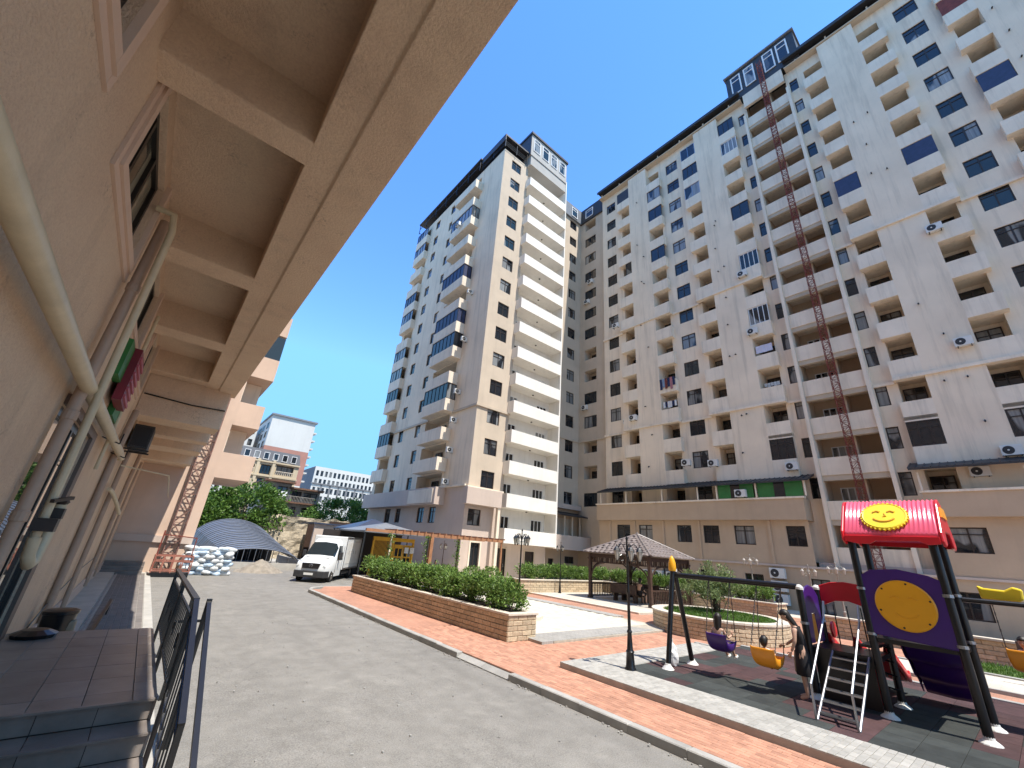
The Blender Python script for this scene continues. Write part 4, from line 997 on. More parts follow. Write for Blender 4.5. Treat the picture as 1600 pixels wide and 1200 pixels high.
for yy in (9.4, 8.6, 7.6, 6.8):
    for s_ in (-1, 1):
        pts = [(0.0, yy + s_ * (.03 + .10 * (1 - t / 14)) * math.cos(t * .62), 1.3 + .10 * math.sin(t * .62) * (1 - t / 20)) for t in range(13)]
        sc.tube(pts, .007, 5)
sc.obj('scroll', blk_m, rl)
# outer handrail posts and ramp rail
hr = thing('ramp_handrail', 'plain dark steel handrail of square tube beside the landing kerb', 'railing', (0.98, 0, 0))
mb = MB()
mb.bar((0, 7.55, 1.62), (0, 5.1, .35), .05); ho = mb.obj('sloping_tube', blk_m, hr)
mb = MB(); mb.box(-.03, 7.52, 0, .03, 7.58, 1.66); mb.obj('post', blk_m, hr)
for yy in (9.45, 12.2):
    mb = MB(); mb.box(-.025, yy, 0, .025, yy + .05, 1.5); mb.obj('post', blk_m, hr)
mb = MB(); mb.box(-.28, 7.53, 1.38, -.03, 7.56, 1.41); mb.obj('link_bar', blk_m, hr)
# long dark drain bar lying on the pavement
bp = thing('floor_rail', 'long dark steel bar lying on the shaded pavement beyond the landing', 'bar', (0, 0, 0))
mb = MB(); mb.bar((-0.30, 11.0, 0.12), (-0.12, 17.5, .42), .07, .05); bp2 = mb.obj('bar', blk_m, bp)
mb = MB(); mb.bar((-.12, 17.4, .06), (-.12, 17.4, .4), .04); mb.obj('leg', blk_m, bp)
# bin and dark bag near the wall
tb_ = thing('rubbish_bin', 'dark rubbish bin with a torn bag beside the shaded wall pipes', 'bin', (-0.72, 12.0, 0.16))
mb = MB(); mb.lathe([(0.19, 0), (0.24, .72), (0.26, .73), (0.26, .78), (0.2, .80)], (0, 0, 0), 14); smooth_edges(mb.obj('bin_body', M['black'], tb_))
mb = MB(); mb.box(.12, -.14, .3, .27, .10, .62); bevel(mb.obj('torn_bag', M['beige_cloth'], tb_), .04)
mt = tag((lambda mb: (mb.lathe([(0.0, 0), (0.24, .0), (0.26, .05), (0.15, .10), (0.0, .11)], (0, 0, 0), 14), mb.obj('floor_mat', M['black']))[1])(MB()), 'crumpled black mat by the wall at the far end of the landing', 'mat'); mt.location = (-0.78, 9.8, .90)
# steps beyond
st2 = struct(bpy.data.objects.new('far_steps', None)); C.objects.link(st2)
for i in range(3):
    mb = MB(); mb.box(-1.05, 29.4 + i * .45, 0.05, .55, 31, .22 + i * .18); mb.obj('step', M['tile'], st2)
# ================================================================ PLANTERS, HEDGES, TREES
def leaves(mb, fn, n, size, asp=0.5, up=0.3, rs=random):
    """n leaf-shaped quads; fn() returns (position, outward direction)"""
    for _ in range(n):
        p, out = fn(); p = Vector(p)
        d = Vector((rs.gauss(0,1), rs.gauss(0,1), rs.gauss(0,1))) * 0.7 + Vector(out) * 0.9 + Vector((0,0,up))
        if d.length < .01: continue
        d.normalize(); a = d.cross(Vector((rs.gauss(0,1), rs.gauss(0,1), rs.gauss(0,1))))
        if a.length < .01: continue
        a.normalize(); L = size * rs.uniform(.65, 1.25); w = L * asp / 2; nrm = a.cross(d) * L * .12
        mb.add([p, p + d * L * .45 + a * w - nrm, p + d * L, p + d * L * .45 - a * w - nrm], [(0, 1, 2, 3)])
def block_run(parent, p, q, z0, courses, ch, bl, outn, th=0.16, cap=True):
    """courses of separate split stones from p to q; outn = outward normal"""
    p = Vector(p); q = Vector(q); d = (q - p); L = d.length; d.normalize(); a = math.atan2(d.y, d.x); outn = Vector(outn)
    nper = max(1, round(L / bl)); b = L / nper
    metas = []
    for v in range(3):
        tb = MB(); r_ = random.uniform(-.006, .01); n1 = [random.uniform(.004, .018) for _ in range(4)]
        s_ = -1 if (Vector((-d.y, d.x)).dot(outn.to_2d()) < 0) else 1
        y_out = s_ * (0.0); yi = -s_ * th
        h2 = ch / 2 - .006; w2 = b / 2 - .006
        f = [(-w2, 0, -h2), (w2, 0, -h2), (w2, 0, h2), (-w2, 0, h2)]
        bk = [(x, yi, z) for x, _, z in f]; c2 = [(x * .9, s_ * n1[i], z * .82) for i, (x, _, z) in enumerate(f)]
        tb.add(f + bk + c2, [(0,1,5,4),(1,2,6,5),(2,3,7,6),(3,0,4,7),(4,5,6,7),(8,9,10,11),(0,1,9,8),(1,2,10,9),(2,3,11,10),(3,0,8,11)])
        metas.append(tb.mesh('stone', M['stone']))
    for c in range(courses):
        off = (b / 2 if c % 2 else 0)
        for i in range(nper):
            t = (i + .5) * b + off
            if t + b / 2 > L + 1e-3: 
                continue
            pos = p + d * t
            put('stone', random.choice(metas), parent, (pos.x, pos.y, z0 + (c + .5) * ch), a)
        if off:
            for t in (b / 4, L - b / 4):
                pos = p + d * t; o = put('stone', metas[0], parent, (pos.x, pos.y, z0 + (c + .5) * ch), a); o.scale = (.49, 1, 1)
def hedge_foliage(name, label, boxes, zb, zt, dens, group=None, lm='leaf_hedge', size=.11, stems=True):
    size *= 1.25; dens *= .8
    h = thing(name, label, 'hedge', (0, 0, 0), 0, group)
    mb = MB(); sb = MB()
    for (x0, y0, x1, y1) in boxes:
        dx, dy = x1 - x0, y1 - y0; L = max(dx, dy); n = max(2, int(L / .62))
        for i in range(n):
            t = (i + .5) / n
            cx = x0 + dx * (t if dx > dy else .5) + random.uniform(-.1, .1); cy = y0 + dy * (t if dy >= dx else .5) + random.uniform(-.1, .1)
            r = min(dx, dy) * .5 * random.uniform(.9, 1.12); hz = (zt - zb) * random.uniform(.88, 1.08)
            for s in range(random.randint(4, 6)):
                a = random.uniform(0, 6.28); q = random.uniform(.1, .6) * r
                sb.tube([(cx + random.uniform(-.08,.08), cy + random.uniform(-.08,.08), zb - .12), (cx + q * math.cos(a), cy + q * math.sin(a), zb + hz * .55)], [.014, .008], 4, False)
            clumps = []
            for _ in range(38):
                a = random.uniform(0, 6.28); zz = random.random() ** .8; rr = r * math.sqrt(random.random()) * (1.1 - .35 * abs(zz - .55))
                clumps.append((Vector((cx + rr * math.cos(a), cy + rr * math.sin(a), zb + .12 + zz * (hz - .2))), Vector((math.cos(a), math.sin(a), .4))))
            def fn():
                c, o = random.choice(clumps)
                return c + Vector((random.gauss(0, .085), random.gauss(0, .085), random.gauss(0, .075))), o
            leaves(mb, fn, int(dens), size, .34)
    stuff(mb.obj('foliage', M[lm], h)); stuff(sb.obj('stems', M['trunk'], h))
    return h
# --- front planter along the road
pl = thing('stone_planter', 'long tan stone planter with a cream coping beside the road', 'planter')
PX0, PX1, PY0, PY1 = 8.84, 9.95, 10.35, 22.1
mb = MB(); mb.prism([(PX0 + .03, PY0 + .03), (PX1 - .03, PY0 + .03), (PX1 - .03, PY1), (PX0 - .2, PY1)], 'z', .1, .775); mb.obj('core', M['mortar'], pl)
block_run(pl, (PX0, PY0, 0), (PX0 - .25, PY1, 0), .125, 5, .132, .40, (-1, 0, 0)); block_run(pl, (PX1, PY0, 0), (PX0, PY0, 0), .125, 5, .132, .37, (0, -1, 0)); block_run(pl, (PX1, PY1, 0), (PX1, PY0, 0), .125, 5, .132, 0.9, (1, 0, 0))
def ring_cap(parent, outer, inner, z0, z1, m='stone_cap', name='coping'):
    n = len(outer)
    for i in range(n):
        j = (i + 1) % n; mb = MB()
        v = [outer[i], outer[j], inner[j], inner[i]]
        mb.add([(x, y, z0) for x, y in v] + [(x, y, z1) for x, y in v], [(0,1,2,3),(7,6,5,4),(0,4,5,1),(1,5,6,2),(2,6,7,3),(3,7,4,0)])
        bevel(mb.obj(name, M[m], parent), .012)
ring_cap(pl, [(PX0-.05, PY0-.05), (PX1+.05, PY0-.05), (PX1+.05, PY1+.05), (PX0-.30, PY1+.05)], [(PX0+.2, PY0+.2), (PX1-.2, PY0+.2), (PX1-.2, PY1-.2), (PX0-.05, PY1-.2)], .788, .855)
mb = MB(); mb.prism([(PX0+.18, PY0+.18), (PX1-.18, PY0+.18), (PX1-.18, PY1-.18), (PX0-.08, PY1-.18)], 'z', .776, .81); mb.obj('soil', M['soil'], pl)
hedge_foliage('hedge', 'leafy green hedge growing in the long stone planter beside the road', [(PX0 + .05, PY0 + .35, PX1 - .05, PY1 - .3)], .80, 1.70, 1500)
# grass bed behind it with a pale kerb, round bush
gb_ = struct(bpy.data.objects.new('grass_bed', None)); C.objects.link(gb_)
mb = MB(); mb.box(10.0, 12.9, .1, 12.4, 21.8, .24); mb.obj('bed_soil', M['grass_base'], gb_)
mb = MB()
for k in range(9): mb.bevbox(12.4, 12.75 + k, .1, 12.62, 13.745 + k, .33, .02)
for k in range(3): mb.bevbox(9.98 + k * .8, 12.6, .1, 10.775 + k * .8, 12.85, .33, .02)
mb.obj('bed_kerb', M['stone_cap'], gb_)
def grass(name, fn, n, size, parent=None):
    mb = MB(); leaves(mb, fn, n, size, .16, 1.4); o = mb.obj(name, M['grass'], parent); stuff(o); return o
gr = grass('grass', lambda: ((random.uniform(10.02, 12.38), random.uniform(12.9, 21.6), .23), (0, 0, .6)), 9000, .12); tag(gr, 'bright green grass in the kerbed bed behind the long planter', 'grass')
bu = thing('round_bush', 'small round green bush at the near end of the grass bed', 'shrub', (10.45, 12.9, .24))
mb = MB(); leaves(mb, lambda: ((lambda v: (v * .42 + Vector((0, 0, .42)), v))(Vector((random.gauss(0,1), random.gauss(0,1), random.gauss(0,1))).normalized() * random.uniform(.6, 1))), 900, .11, .5); mb.obj('foliage', M['leaf_hedge'], bu)
# --- far L-shaped planter round the gazebo deck
p2 = thing('stone_planter', 'cream stone planter wall running round the gazebo deck', 'planter')
FX = 26.55
mb = MB(); mb.box(18.6, 20.83, .1, FX + 1.4, 22.2, .86); mb.box(FX + .03, 9.5, .1, FX + 1.37, 20.8, .86); mb.obj('core', M['mortar'], p2)
block_run(p2, (18.55, 20.8, 0), (FX, 20.8, 0), .2, 5, .135, .55, (0, -1, 0)); block_run(p2, (FX, 20.8, 0), (FX, 9.45, 0), .2, 5, .135, .55, (-1, 0, 0)); block_run(p2, (FX, 9.45, 0), (FX + 1.4, 9.45, 0), .2, 5, .135, .46, (0, -1, 0)); block_run(p2, (18.55, 22.2, 0), (18.55, 20.8, 0), .2, 5, .135, .46, (-1, 0, 0))
for x0, y0, x1, y1 in ((18.48, 20.73, FX + .25, 21.0), (FX - .06, 9.38, FX + .25, 20.728), (FX + .251, 9.38, FX + 1.45, 9.62), (18.48, 21.0, 18.75, 22.25)):
    mb = MB(); mb.box(x0, y0, .876, x1, y1, .945); bevel(mb.obj('coping', M['stone_cap'], p2), .012)
mb = MB(); mb.box(18.7, 21.0, .86, FX + 1.35, 22.15, .9); mb.box(FX + .2, 9.6, .861, FX + 1.35, 20.99, .9); mb.obj('soil', M['soil'], p2)
hedge_foliage('hedge', 'clipped green hedge along the far planter behind the gazebo', [(19.2, 21.05, FX + 1.2, 22.1), (FX + .3, 10.0, FX + 1.3, 20.9)], .88, 1.78, 760, size=.14)
# right-hand planter with railing fence behind the playground
p3 = thing('stone_planter', 'tan stone planter wall behind the playground at the right', 'planter')
mb = MB(); mb.box(23.6, -6, .1, 24.6, 6.9, .84); mb.obj('core', M['mortar'], p3)
block_run(p3, (23.57, 6.93, 0), (23.57, -4, 0), .1, 5, .15, .5, (-1, 0, 0)); block_run(p3, (23.57, 6.93, 0), (24.6, 6.93, 0), .1, 5, .15, .5, (0, 1, 0))
mb = MB(); mb.box(23.5, -6, .852, 23.85, 7.0, .93); bevel(mb.obj('coping', M['stone_cap'], p3), .012)
mb = MB(); mb.box(23.8, -6, .84, 24.55, 6.8, .88); mb.obj('soil', M['soil'], p3)
hedge_foliage('hedge', 'dark green bushes growing in the planter behind the playground tower', [(23.9, -5, 24.6, 0.4)], .9, 1.6, 330, size=.13)
# lawn strip + kerb right
mb = MB(); mb.box(20.2, -10, .1, 22.6, 3.4, .22); struct(mb.obj('lawn_strip', M['grass_base']))
gr2 = grass('grass', lambda: ((random.uniform(20.25, 22.5), random.uniform(-5, 3.3), .21), (0, 0, .6)), 5000, .12); tag(gr2, 'green lawn strip behind the playground slide', 'grass')
fc = thing('picket_fence', 'dark wooden picket fence at the right edge behind the playground', 'fence')
pk = MB(); pk.bevbox(-.045, -.012, .1, .045, .012, 1.15, .01); pkm = pk.mesh('picket', M['wood_brown'])
for i in range(36): put('picket', pkm, fc, (19.3, 0.9 - i * .16, .1), PI / 2)
for zz in (.35, .95):
    mb = MB(); mb.box(19.315, -5, zz, 19.35, 1.0, zz + .07); mb.obj('rail', M['wood_brown'], fc)
# --- round planter with oleander
rp = thing('round_planter', 'round tan stone planter with cream rim and a grassy top', 'planter', (18.35, 8.75, 0))
RR = 2.42
for c in range(5):
    n = 36
    for i in range(n):
        a = 2 * PI * (i + (.5 if c % 2 else 0)) / n
        if i == 0 and c < 3 or True:
            if c == 0 and i == 0:
                tb = MB(); w2 = PI * RR / n - .006; h2 = .062 - .006
                f = [(-w2, 0, -h2), (w2, 0, -h2), (w2, 0, h2), (-w2, 0, h2)]; bk = [(x, .16, z) for x, _, z in f]; c2 = [(x * .9, -random.uniform(.006, .016), z * .82) for x, _, z in f]
                tb.add(f + bk + c2, [(0,1,5,4),(1,2,6,5),(2,3,7,6),(3,0,4,7),(4,5,6,7),(8,9,10,11),(0,1,9,8),(1,2,10,9),(2,3,11,10),(3,0,8,11)]); rme = tb.mesh('stone', M['stone'])
            put('stone', rme, rp, (RR * math.cos(a), RR * math.sin(a), .192 + c * .124), a + PI / 2)
mb = MB(); mb.lathe([(RR - .02, .1), (RR - .02, .70)], (0, 0, 0), 48); mb.obj('core', M['mortar'], rp)
nseg = 24
for i in range(nseg):
    a0, a1 = 2*PI*i/nseg + .003, 2*PI*(i+1)/nseg - .003; mb = MB(); pts = []
    for a in (a0, (a0+a1)/2, a1): pts.append(((RR + .05) * math.cos(a), (RR + .05) * math.sin(a)))
    for a in (a1, (a0+a1)/2, a0): pts.append(((RR - .38) * math.cos(a), (RR - .38) * math.sin(a)))
    mb.prism(pts, 'z', .752, .815); mb.obj('rim_stone', M['stone_cap'], rp)
mb = MB(); mb.lathe([(RR - .37, .70), (RR - .37, .77), (0.01, .80)], (0, 0, 0), 32); mb.obj('turf', M['grass_base'], rp)
def disc():
    a = random.uniform(0, 6.283); r = (RR - .45) * math.sqrt(random.random()); return ((18.35 + r * math.cos(a), 8.75 + r * math.sin(a), .77), (0, 0, .6))
gr3 = grass('grass', disc, 8000, .10); tag(gr3, 'short green grass on top of the round planter', 'grass')
ol = thing('oleander_shrub', 'airy pale green oleander shrub with many stems in the round planter', 'shrub', (18.9, 9.0, .78))
mb = MB(); lb = MB()
for k in range(30):
    a = random.uniform(0, 6.28); q = random.uniform(.25, 1.15); hz = random.uniform(1.0, 1.75) * (1.12 - .35 * q)
    p0 = Vector((random.uniform(-.15,.15), random.uniform(-.15,.15), -.05)); p2_ = Vector((q * math.cos(a), q * math.sin(a), hz)); p1 = (p0 + p2_) / 2 + Vector((-.12 * math.cos(a), -.12 * math.sin(a), .12))
    mb.tube([p0, p1, p2_], [.018, .012, .006], 4, False)
    tips = [(p2_ + Vector((random.gauss(0, .2), random.gauss(0, .2), random.gauss(-.02, .17)))) for _ in range(6)] + [p1 + (p2_ - p1) * random.random() + Vector((random.gauss(0, .15), random.gauss(0, .15), 0)) for _ in range(3)]
    leaves(lb, lambda: ((lambda t: (t + Vector((random.gauss(0, .06), random.gauss(0, .06), random.gauss(0, .06))), (t.x * .4, t.y * .4, .3)))(random.choice(tips))), 190, .14, .26)
stuff(mb.obj('stems', M['trunk'], ol)); stuff(lb.obj('foliage', M['leaf_oleander'], ol))
# --- trees and their crowns
def tree(label, loc, h, r, n=11000, size=.36, tr=.2):
    t = thing('leafy_tree', label, 'tree', loc, 0, 'trees beyond the yard')
    mb = MB(); mb.tube([(0, 0, -.1), (.1, .05, h * .3), (0, .1, h * .55)], [tr, tr * .75, tr * .45], 8)
    ends = []
    for k in range(9):
        a = k * 2.4 + random.uniform(-.3, .3); q = r * random.uniform(.35, .8); z1 = h * random.uniform(.5, .88)
        e = Vector((q * math.cos(a), q * math.sin(a), z1)); ends.append(e)
        mb.tube([(0.05, .05, h * random.uniform(.28, .5)), e * .55 + Vector((0, 0, h * .2)), e], [tr * .4, tr * .25, tr * .1], 5, False)
    mb.obj('trunk', M['trunk'], t)
    lb = MB(); clumps = []
    for k in range(110):
        v = Vector((random.gauss(0,1), random.gauss(0,1), random.gauss(0,.8))).normalized() * random.uniform(.45, 1.0) ** .5
        c = Vector((v.x * r * .95, v.y * r * .95, h * .6 + v.z * h * .36)); clumps.append((c, v, random.uniform(.25, .55) * r * .38))
    def fn():
        c, v, s = random.choice(clumps); w = Vector((random.gauss(0,1), random.gauss(0,1), random.gauss(0,.8))) * s * .62
        return c + w, (v + w.normalized() * .6)
    leaves(lb, fn, n, size, .55, .1)
    stuff(lb.obj('crown', M['leaf_tree'], t)); return t
tree('dense green tree to the left behind the arched ramp roof', (7.4, 52, 0), 7.3, 3.9)
tree('green tree rising to the right behind the crumbling stone wall', (20.5, 62, 0), 8.0, 4.4)
tree('lower green tree between the peach block and the dense tree', (4.0, 50, 0), 5.0, 2.6, 6000)
# ================================================================ GAZEBO, LAMPS, PERGOLA, FAR THINGS
gz_ = thing('gazebo', 'dark brown wooden gazebo with a hipped tiled roof on the pale deck', 'gazebo', (24.15, 16.15, .2))
W2 = 2.1; WB = M['wood_brown']
pb_ = MB(); pb_.box(-.085, -.085, 0, .085, .085, 2.55); pb_.box(-.12, -.12, 0, .12, .12, .14); pb_.box(-.12, -.12, 2.2, .12, .12, 2.3); pm_ = pb_.mesh('post', WB)
for x in (-W2, W2):
    for yy in (-W2, W2): put('post', pm_, gz_, (x, yy, 0))
for ax in (0, 1):
    for s in (-W2, W2):
        mb = MB(); mb.box(-W2 + .086, -.05, 2.32, W2 - .086, .05, 2.54); mb.obj('beam', WB, gz_).matrix_local = Matrix.Rotation(ax * PI/2, 4, 'Z') @ Matrix.Translation((0, s, 0))
        mb = MB()
        for i in range(26): mb.box(-2.0 + i * .16 - .03, -.02, 2.06, -2.0 + i * .16 + .03, .02, 2.318)
        mb.box(-2.01, -.025, 2.02, 2.01, .025, 2.058); mb.obj('lattice', WB, gz_).matrix_local = Matrix.Rotation(ax * PI/2, 4, 'Z') @ Matrix.Translation((0, s, 0))
        mb = MB(); ar = []
        for sx in (-1, 1):
            pts = [(sx * (2.0 - 1.0 * (1 - math.cos(t * PI / 16))), 0, 1.2 + .83 * math.sin(t * PI / 16)) for t in range(9)]
            mb.tube(pts, .045, 5)
        mb.obj('arch_brace', WB, gz_).matrix_local = Matrix.Rotation(ax * PI/2, 4, 'Z') @ Matrix.Translation((0, s, 0))
        if (ax, s) == (1, W2): continue
        mb = MB(); mb.box(-2.01, -.03, .78, 2.01, .03, .86); mb.box(-2.01, -.025, .1, 2.01, .025, .16); mb.obj('rail', WB, gz_).matrix_local = Matrix.Rotation(ax * PI/2, 4, 'Z') @ Matrix.Translation((0, s, 0))
        bl_ = MB(); bl_.box(-.022, -.022, .161, .022, .022, .779); blm = bl_.mesh('baluster', WB)
        for i in range(24):
            if s == -W2 and ax == 1 and 9 < i < 14: continue
            o = put('baluster', blm, gz_); o.matrix_local = Matrix.Rotation(ax * PI/2, 4, 'Z') @ Matrix.Translation((-1.9 + i * .165, s, 0))
# roof: four faces of tile courses
RH, EZ, EV = 1.22, 2.58, 2.42
mb = MB(); mb.add([(-EV, -EV, EZ), (EV, -EV, EZ), (EV, EV, EZ), (-EV, EV, EZ), (0, 0, EZ + RH)], [(0,1,2,3),(0,1,4),(1,2,4),(2,3,4),(3,0,4)]); mb.obj('roof_deck', WB, gz_)
tile_m = mat('grey_brown_roof_tile', (0.20, 0.165, 0.15), 0.36, 0.2, 3, rnd=0.14, spec=0.5)
nC = 9
for k in range(4):
    Rk = Matrix.Rotation(k * PI / 2, 4, 'Z')
    for c in range(nC):
        t0, t1 = c / nC, (c + 1) / nC; y0, y1 = -EV * (1 - t0), -EV * (1 - t1); z0, z1 = EZ + RH * t0, EZ + RH * t1
        nT = max(1, int(2 * EV * (1 - t0) / .36)); wid = 2 * EV * (1 - (t0 + t1) / 2)
        tb = MB(); w = wid / nT
        prof = [(-w/2, 0), (-w*.32, .035), (-w*.1, .045), (w*.12, .03), (w*.3, .0), (w/2, -.004)]
        vs = [(x, y0 - .03, z0 + .035 + h_) for x, h_ in prof] + [(x, y1, z1 + .02 + h_) for x, h_ in prof]
        vs += [(x, y0 - .03, z0 - .0) for x, _ in (prof[0], prof[-1])]
        fs = [(i, i+1, i+7, i+6) for i in range(5)] + [(12, 13, 5, 4, 3, 2, 1, 0)]
        tb.add(vs, fs); tme = tb.mesh('roof_tile', tile_m)
        if k in (2,):
            pass
        for i in range(nT):
            o = put('roof_tile', tme, gz_); o.matrix_local = Rk @ Matrix.Translation((-wid/2 + w * (i + .5), 0, random.uniform(-.002, .002)))
mb = MB()
for sx, sy in ((1,1),(1,-1),(-1,1),(-1,-1)): mb.tube([(sx * EV, sy * EV, EZ + .05), (0, 0, EZ + RH + .07)], .06, 6)
mb.obj('ridge_cap', tile_m, gz_)
mb = MB(); mb.lathe([(.1, EZ + RH + .02), (.06, EZ + RH + .12), (.02, EZ + RH + .2)], (0, 0, 0), 8); mb.obj('finial', tile_m, gz_)
tbl = thing('wooden_table', 'dark wooden table with two benches inside the gazebo', 'table', (23.9, 16.3, .2))
mb = MB(); mb.box(-.45, -.9, .7, .45, .9, .76); mb.obj('table_top', WB, tbl)
for s in (-.7, .7):
    mb = MB(); mb.box(-.35, s - .05, 0, .35, s + .05, .7); mb.obj('leg', WB, tbl)
for s in (-1, 1):
    bn = thing('wooden_bench', 'dark wooden bench on the %s side of the gazebo table' % ('near' if s < 0 else 'far'), 'bench', (23.9 + s * 1.0, 16.3, .2), 0, 'gazebo benches')
    mb = MB(); mb.box(-.2, -.9, .42, .2, .9, .47); mb.obj('seat', WB, bn)
    for t in (-.7, .7):
        mb = MB(); mb.box(-.18, t - .04, 0, .18, t + .04, .42); mb.obj('leg', WB, bn)
    mb = MB(); mb.box(s * .2 - .03, -.9, .471, s * .2 + .03, .9, .95); mb.obj('backrest', WB, bn)
# --- street lamps
def lamp(loc, h, label, nh=4, k=1.0, m='black', rz=0.3):
    L = thing('street_lamp', label, 'lamp', loc, rz, 'ornate lamps in the courtyard')
    mm = M[m]
    mb = MB(); mb.lathe([(.13*k, 0), (.13*k, .05), (.105*k, .08), (.085*k, .35), (.10*k, .38), (.07*k, .42), (.05*k, .75), (.065*k, .78), (.045*k, .82)], (0,0,0), 12); smooth_edges(mb.obj('base', mm, L), 50)
    mb = MB(); mb.lathe([(.038*k, .8), (.032*k, h * .55), (.045*k, h*.56), (.03*k, h*.58), (.028*k, h - .5), (.045*k, h-.48), (.03*k, h-.45), (.02*k, h - .1), (.035*k, h - .06), (.005, h)], (0,0,0), 10); smooth_edges(mb.obj('pole', mm, L), 50)
    for i in range(nh):
        a = 2 * PI * i / nh; ca, sa = math.cos(a), math.sin(a); R0 = .30 * k
        mb = MB()
        pts = [(R0 * t / 8 * ca, R0 * t / 8 * sa, h - .48 + .22 * math.sin(t / 8 * PI) + .13 * t / 8) for t in range(9)]
        mb.tube(pts, .012 * k, 5)
        pts = [((R0 * .55 + .07 * math.cos(q * .8)) * ca, (R0 * .55 + .07 * math.cos(q * .8)) * sa, h - .52 + .07 * math.sin(q * .8)) for q in range(8)]
        mb.tube(pts, .009 * k, 5); arm = mb.obj('arm', mm, L)
        mb = MB(); c = (R0 * ca, R0 * sa, h - .36)
        mb.lathe([(.03*k, -.22), (.075*k, -.04), (.078*k, 0)], c, 6); mb.obj('lantern_glass', M['lantern'], arm)
        mb = MB(); mb.lathe([(.095*k, 0.001), (.06*k, .06), (.02*k, .1), (.005, .15)], c, 6); mb.lathe([(.012, -.27), (.036*k, -.221)], c, 6)
        for q in range(6): aa = 2*PI*q/6; mb.bar((c[0] + .032*k*math.cos(aa), c[1] + .032*k*math.sin(aa), c[2] - .22), (c[0] + .08*k*math.cos(aa), c[1] + .08*k*math.sin(aa), c[2]), .008)
        mb.obj('lantern_cap', mm, arm)
    return L
M['lantern'] = mat('frosted_lantern', (0.55, 0.52, 0.44), 0.25, 0.1, 9, spec=.6)
M['lamp_pale'] = mat('bleached_lamp_paint', (0.32, 0.29, 0.25), 0.5, 0.2, 6)
lamp((9.42, 6.62, .22), 2.9, 'tall black lamp post standing at the corner of the playground border', 5)
lamp((11.6, 13.1, .24), 3.15, 'black lamp post rising behind the near end of the planter hedge', 4)
lamp((21.6, 20.4, .2), 3.1, 'slim dark lamp post in front of the far planter beside the gazebo', 3, .8)
lamp((16.1, 26.2, .1), 2.75, 'slim lamp post with pale arms beside the pergola', 3, .8, 'wood_brown')
lamp((27.9, 11.0, .1), 3.25, 'lamp cluster above the oleander in front of the long block', 4, 1.1, 'lamp_pale')
lamp((27.9, 8.1, .1), 2.9, 'lamp with drooping heads left of the swing top in front of the long block', 3, 1.1, 'lamp_pale')
lamp((27.9, 6.85, .1), 3.1, 'lamp cluster above the red panel in front of the long block', 4, 1.1, 'lamp_pale')
# --- pergola with vines
pg = thing('pergola', 'orange brown timber pergola with climbing vines in front of the tower', 'pergola')
PO = M['pergola_orange']
mb = MB(); mb.box(10.9, 27.4, 3.02, 22.3, 27.58, 3.2); mb.obj('front_beam', PO, pg)
mb = MB(); mb.box(12.0, 29.9, 3.02, 22.3, 30.06, 3.2); mb.obj('rear_beam', PO, pg)
for i in range(18):
    mb = MB(); mb.box(12.9 + i * .55, 27.2, 3.202, 12.97 + i * .55, 30.3, 3.30); mb.obj('rafter', PO, pg)
for x, w, m_ in ((12.75, .09, 'white_panel'), (15.8, .24, 'pergola_orange'), (18.1, .12, 'wood_brown'), (22.2, .12, 'pergola_orange')):
    mb = MB(); mb.box(x - w/2, 27.49 - w/2, .05, x + w/2, 27.49 + w/2, 3.018); mb.obj('post', M[m_], pg)
vn = thing('climbing_vine', 'sparse climbing vine on the pergola posts', 'vine', (0,0,0), 0)
for x in (12.7, 15.3, 17.9):
    mb = MB(); leaves(mb, lambda: ((x + random.gauss(0, .13), 27.35 + random.gauss(0, .1), random.uniform(.8, 3.0)), (0, -.6, .1)), 130, .15, .7); stuff(mb.obj('leaves', M['leaf_hedge'], vn))
for bx, by, lb_ in ((15.9, 25.2, 'dark rounded shrub behind the hedge left of the pergola post'), (18.0, 25.2, 'rounded green shrub behind the hedge in the middle of the pergola'), (19.6, 25.2, 'small rounded shrub behind the hedge under the lamp')):
    s_ = thing('rounded_shrub', lb_, 'shrub', (bx, by, .1), 0, 'shrubs in front of the pergola')
    mb = MB(); leaves(mb, lambda: ((lambda v: (Vector((v.x * .85, v.y * .6, v.z * .6 + .65)), v))(Vector((random.gauss(0,1), random.gauss(0,1), random.gauss(0,1))).normalized() * random.uniform(.55, 1))), 1100, .15, .5); mb.obj('foliage', M['leaf_hedge'], s_)
pw = thing('low_wall', 'low pale wall with cream top behind the hedge', 'wall', (0, 0, 0))
mb = MB(); mb.box(13.2, 24.4, 0, 18.4, 24.62, .55); mb.obj('wall', M['white_wall'], pw); mb = MB(); mb.box(13.15, 24.36, .552, 18.45, 24.66, .62); mb.obj('coping', M['stone_cap'], pw)
# --- kiosk with yellow doors, canopies
ks = thing('yellow_kiosk', 'yellow painted wooden doors and frame under the grey canopy', 'kiosk', (0, 0, 0))
KY = M['kiosk']
mb = MB()
for x in (12.6, 13.95, 14.1, 15.7): mb.box(x, 30.0, .1, x + .12, 30.15, 2.6)
mb.box(12.6, 30.001, 2.5, 15.82, 30.16, 2.75); mb.obj('frame', KY, ks)
for i in range(2):
    x = 14.28 + i * .72; mb = MB(); mb.box(x, 30.05, .1, x + .68, 30.1, 2.3); d_ = mb.obj('door', KY, ks)
    for a in range(2):
        for b in range(2):
            mb = MB(); mb.box(x + .08 + a * .30, 30.03, .9 + b * .62, x + .30 + a * .30, 30.049, 1.42 + b * .62); mb.obj('pane', M['glass'], d_)
mb = MB()
for i in range(14): mb.bar((12.72 + i * .09, 30.08, .2), (12.72 + i * .09, 30.08, 2.5), .03)
mb.obj('slat', KY, ks)
mb = MB(); mb.box(10.0, 33, 0, 16.2, 33.2, 3.0); mb.obj('back_wall', M['brown_frame'], ks)
mb = MB()
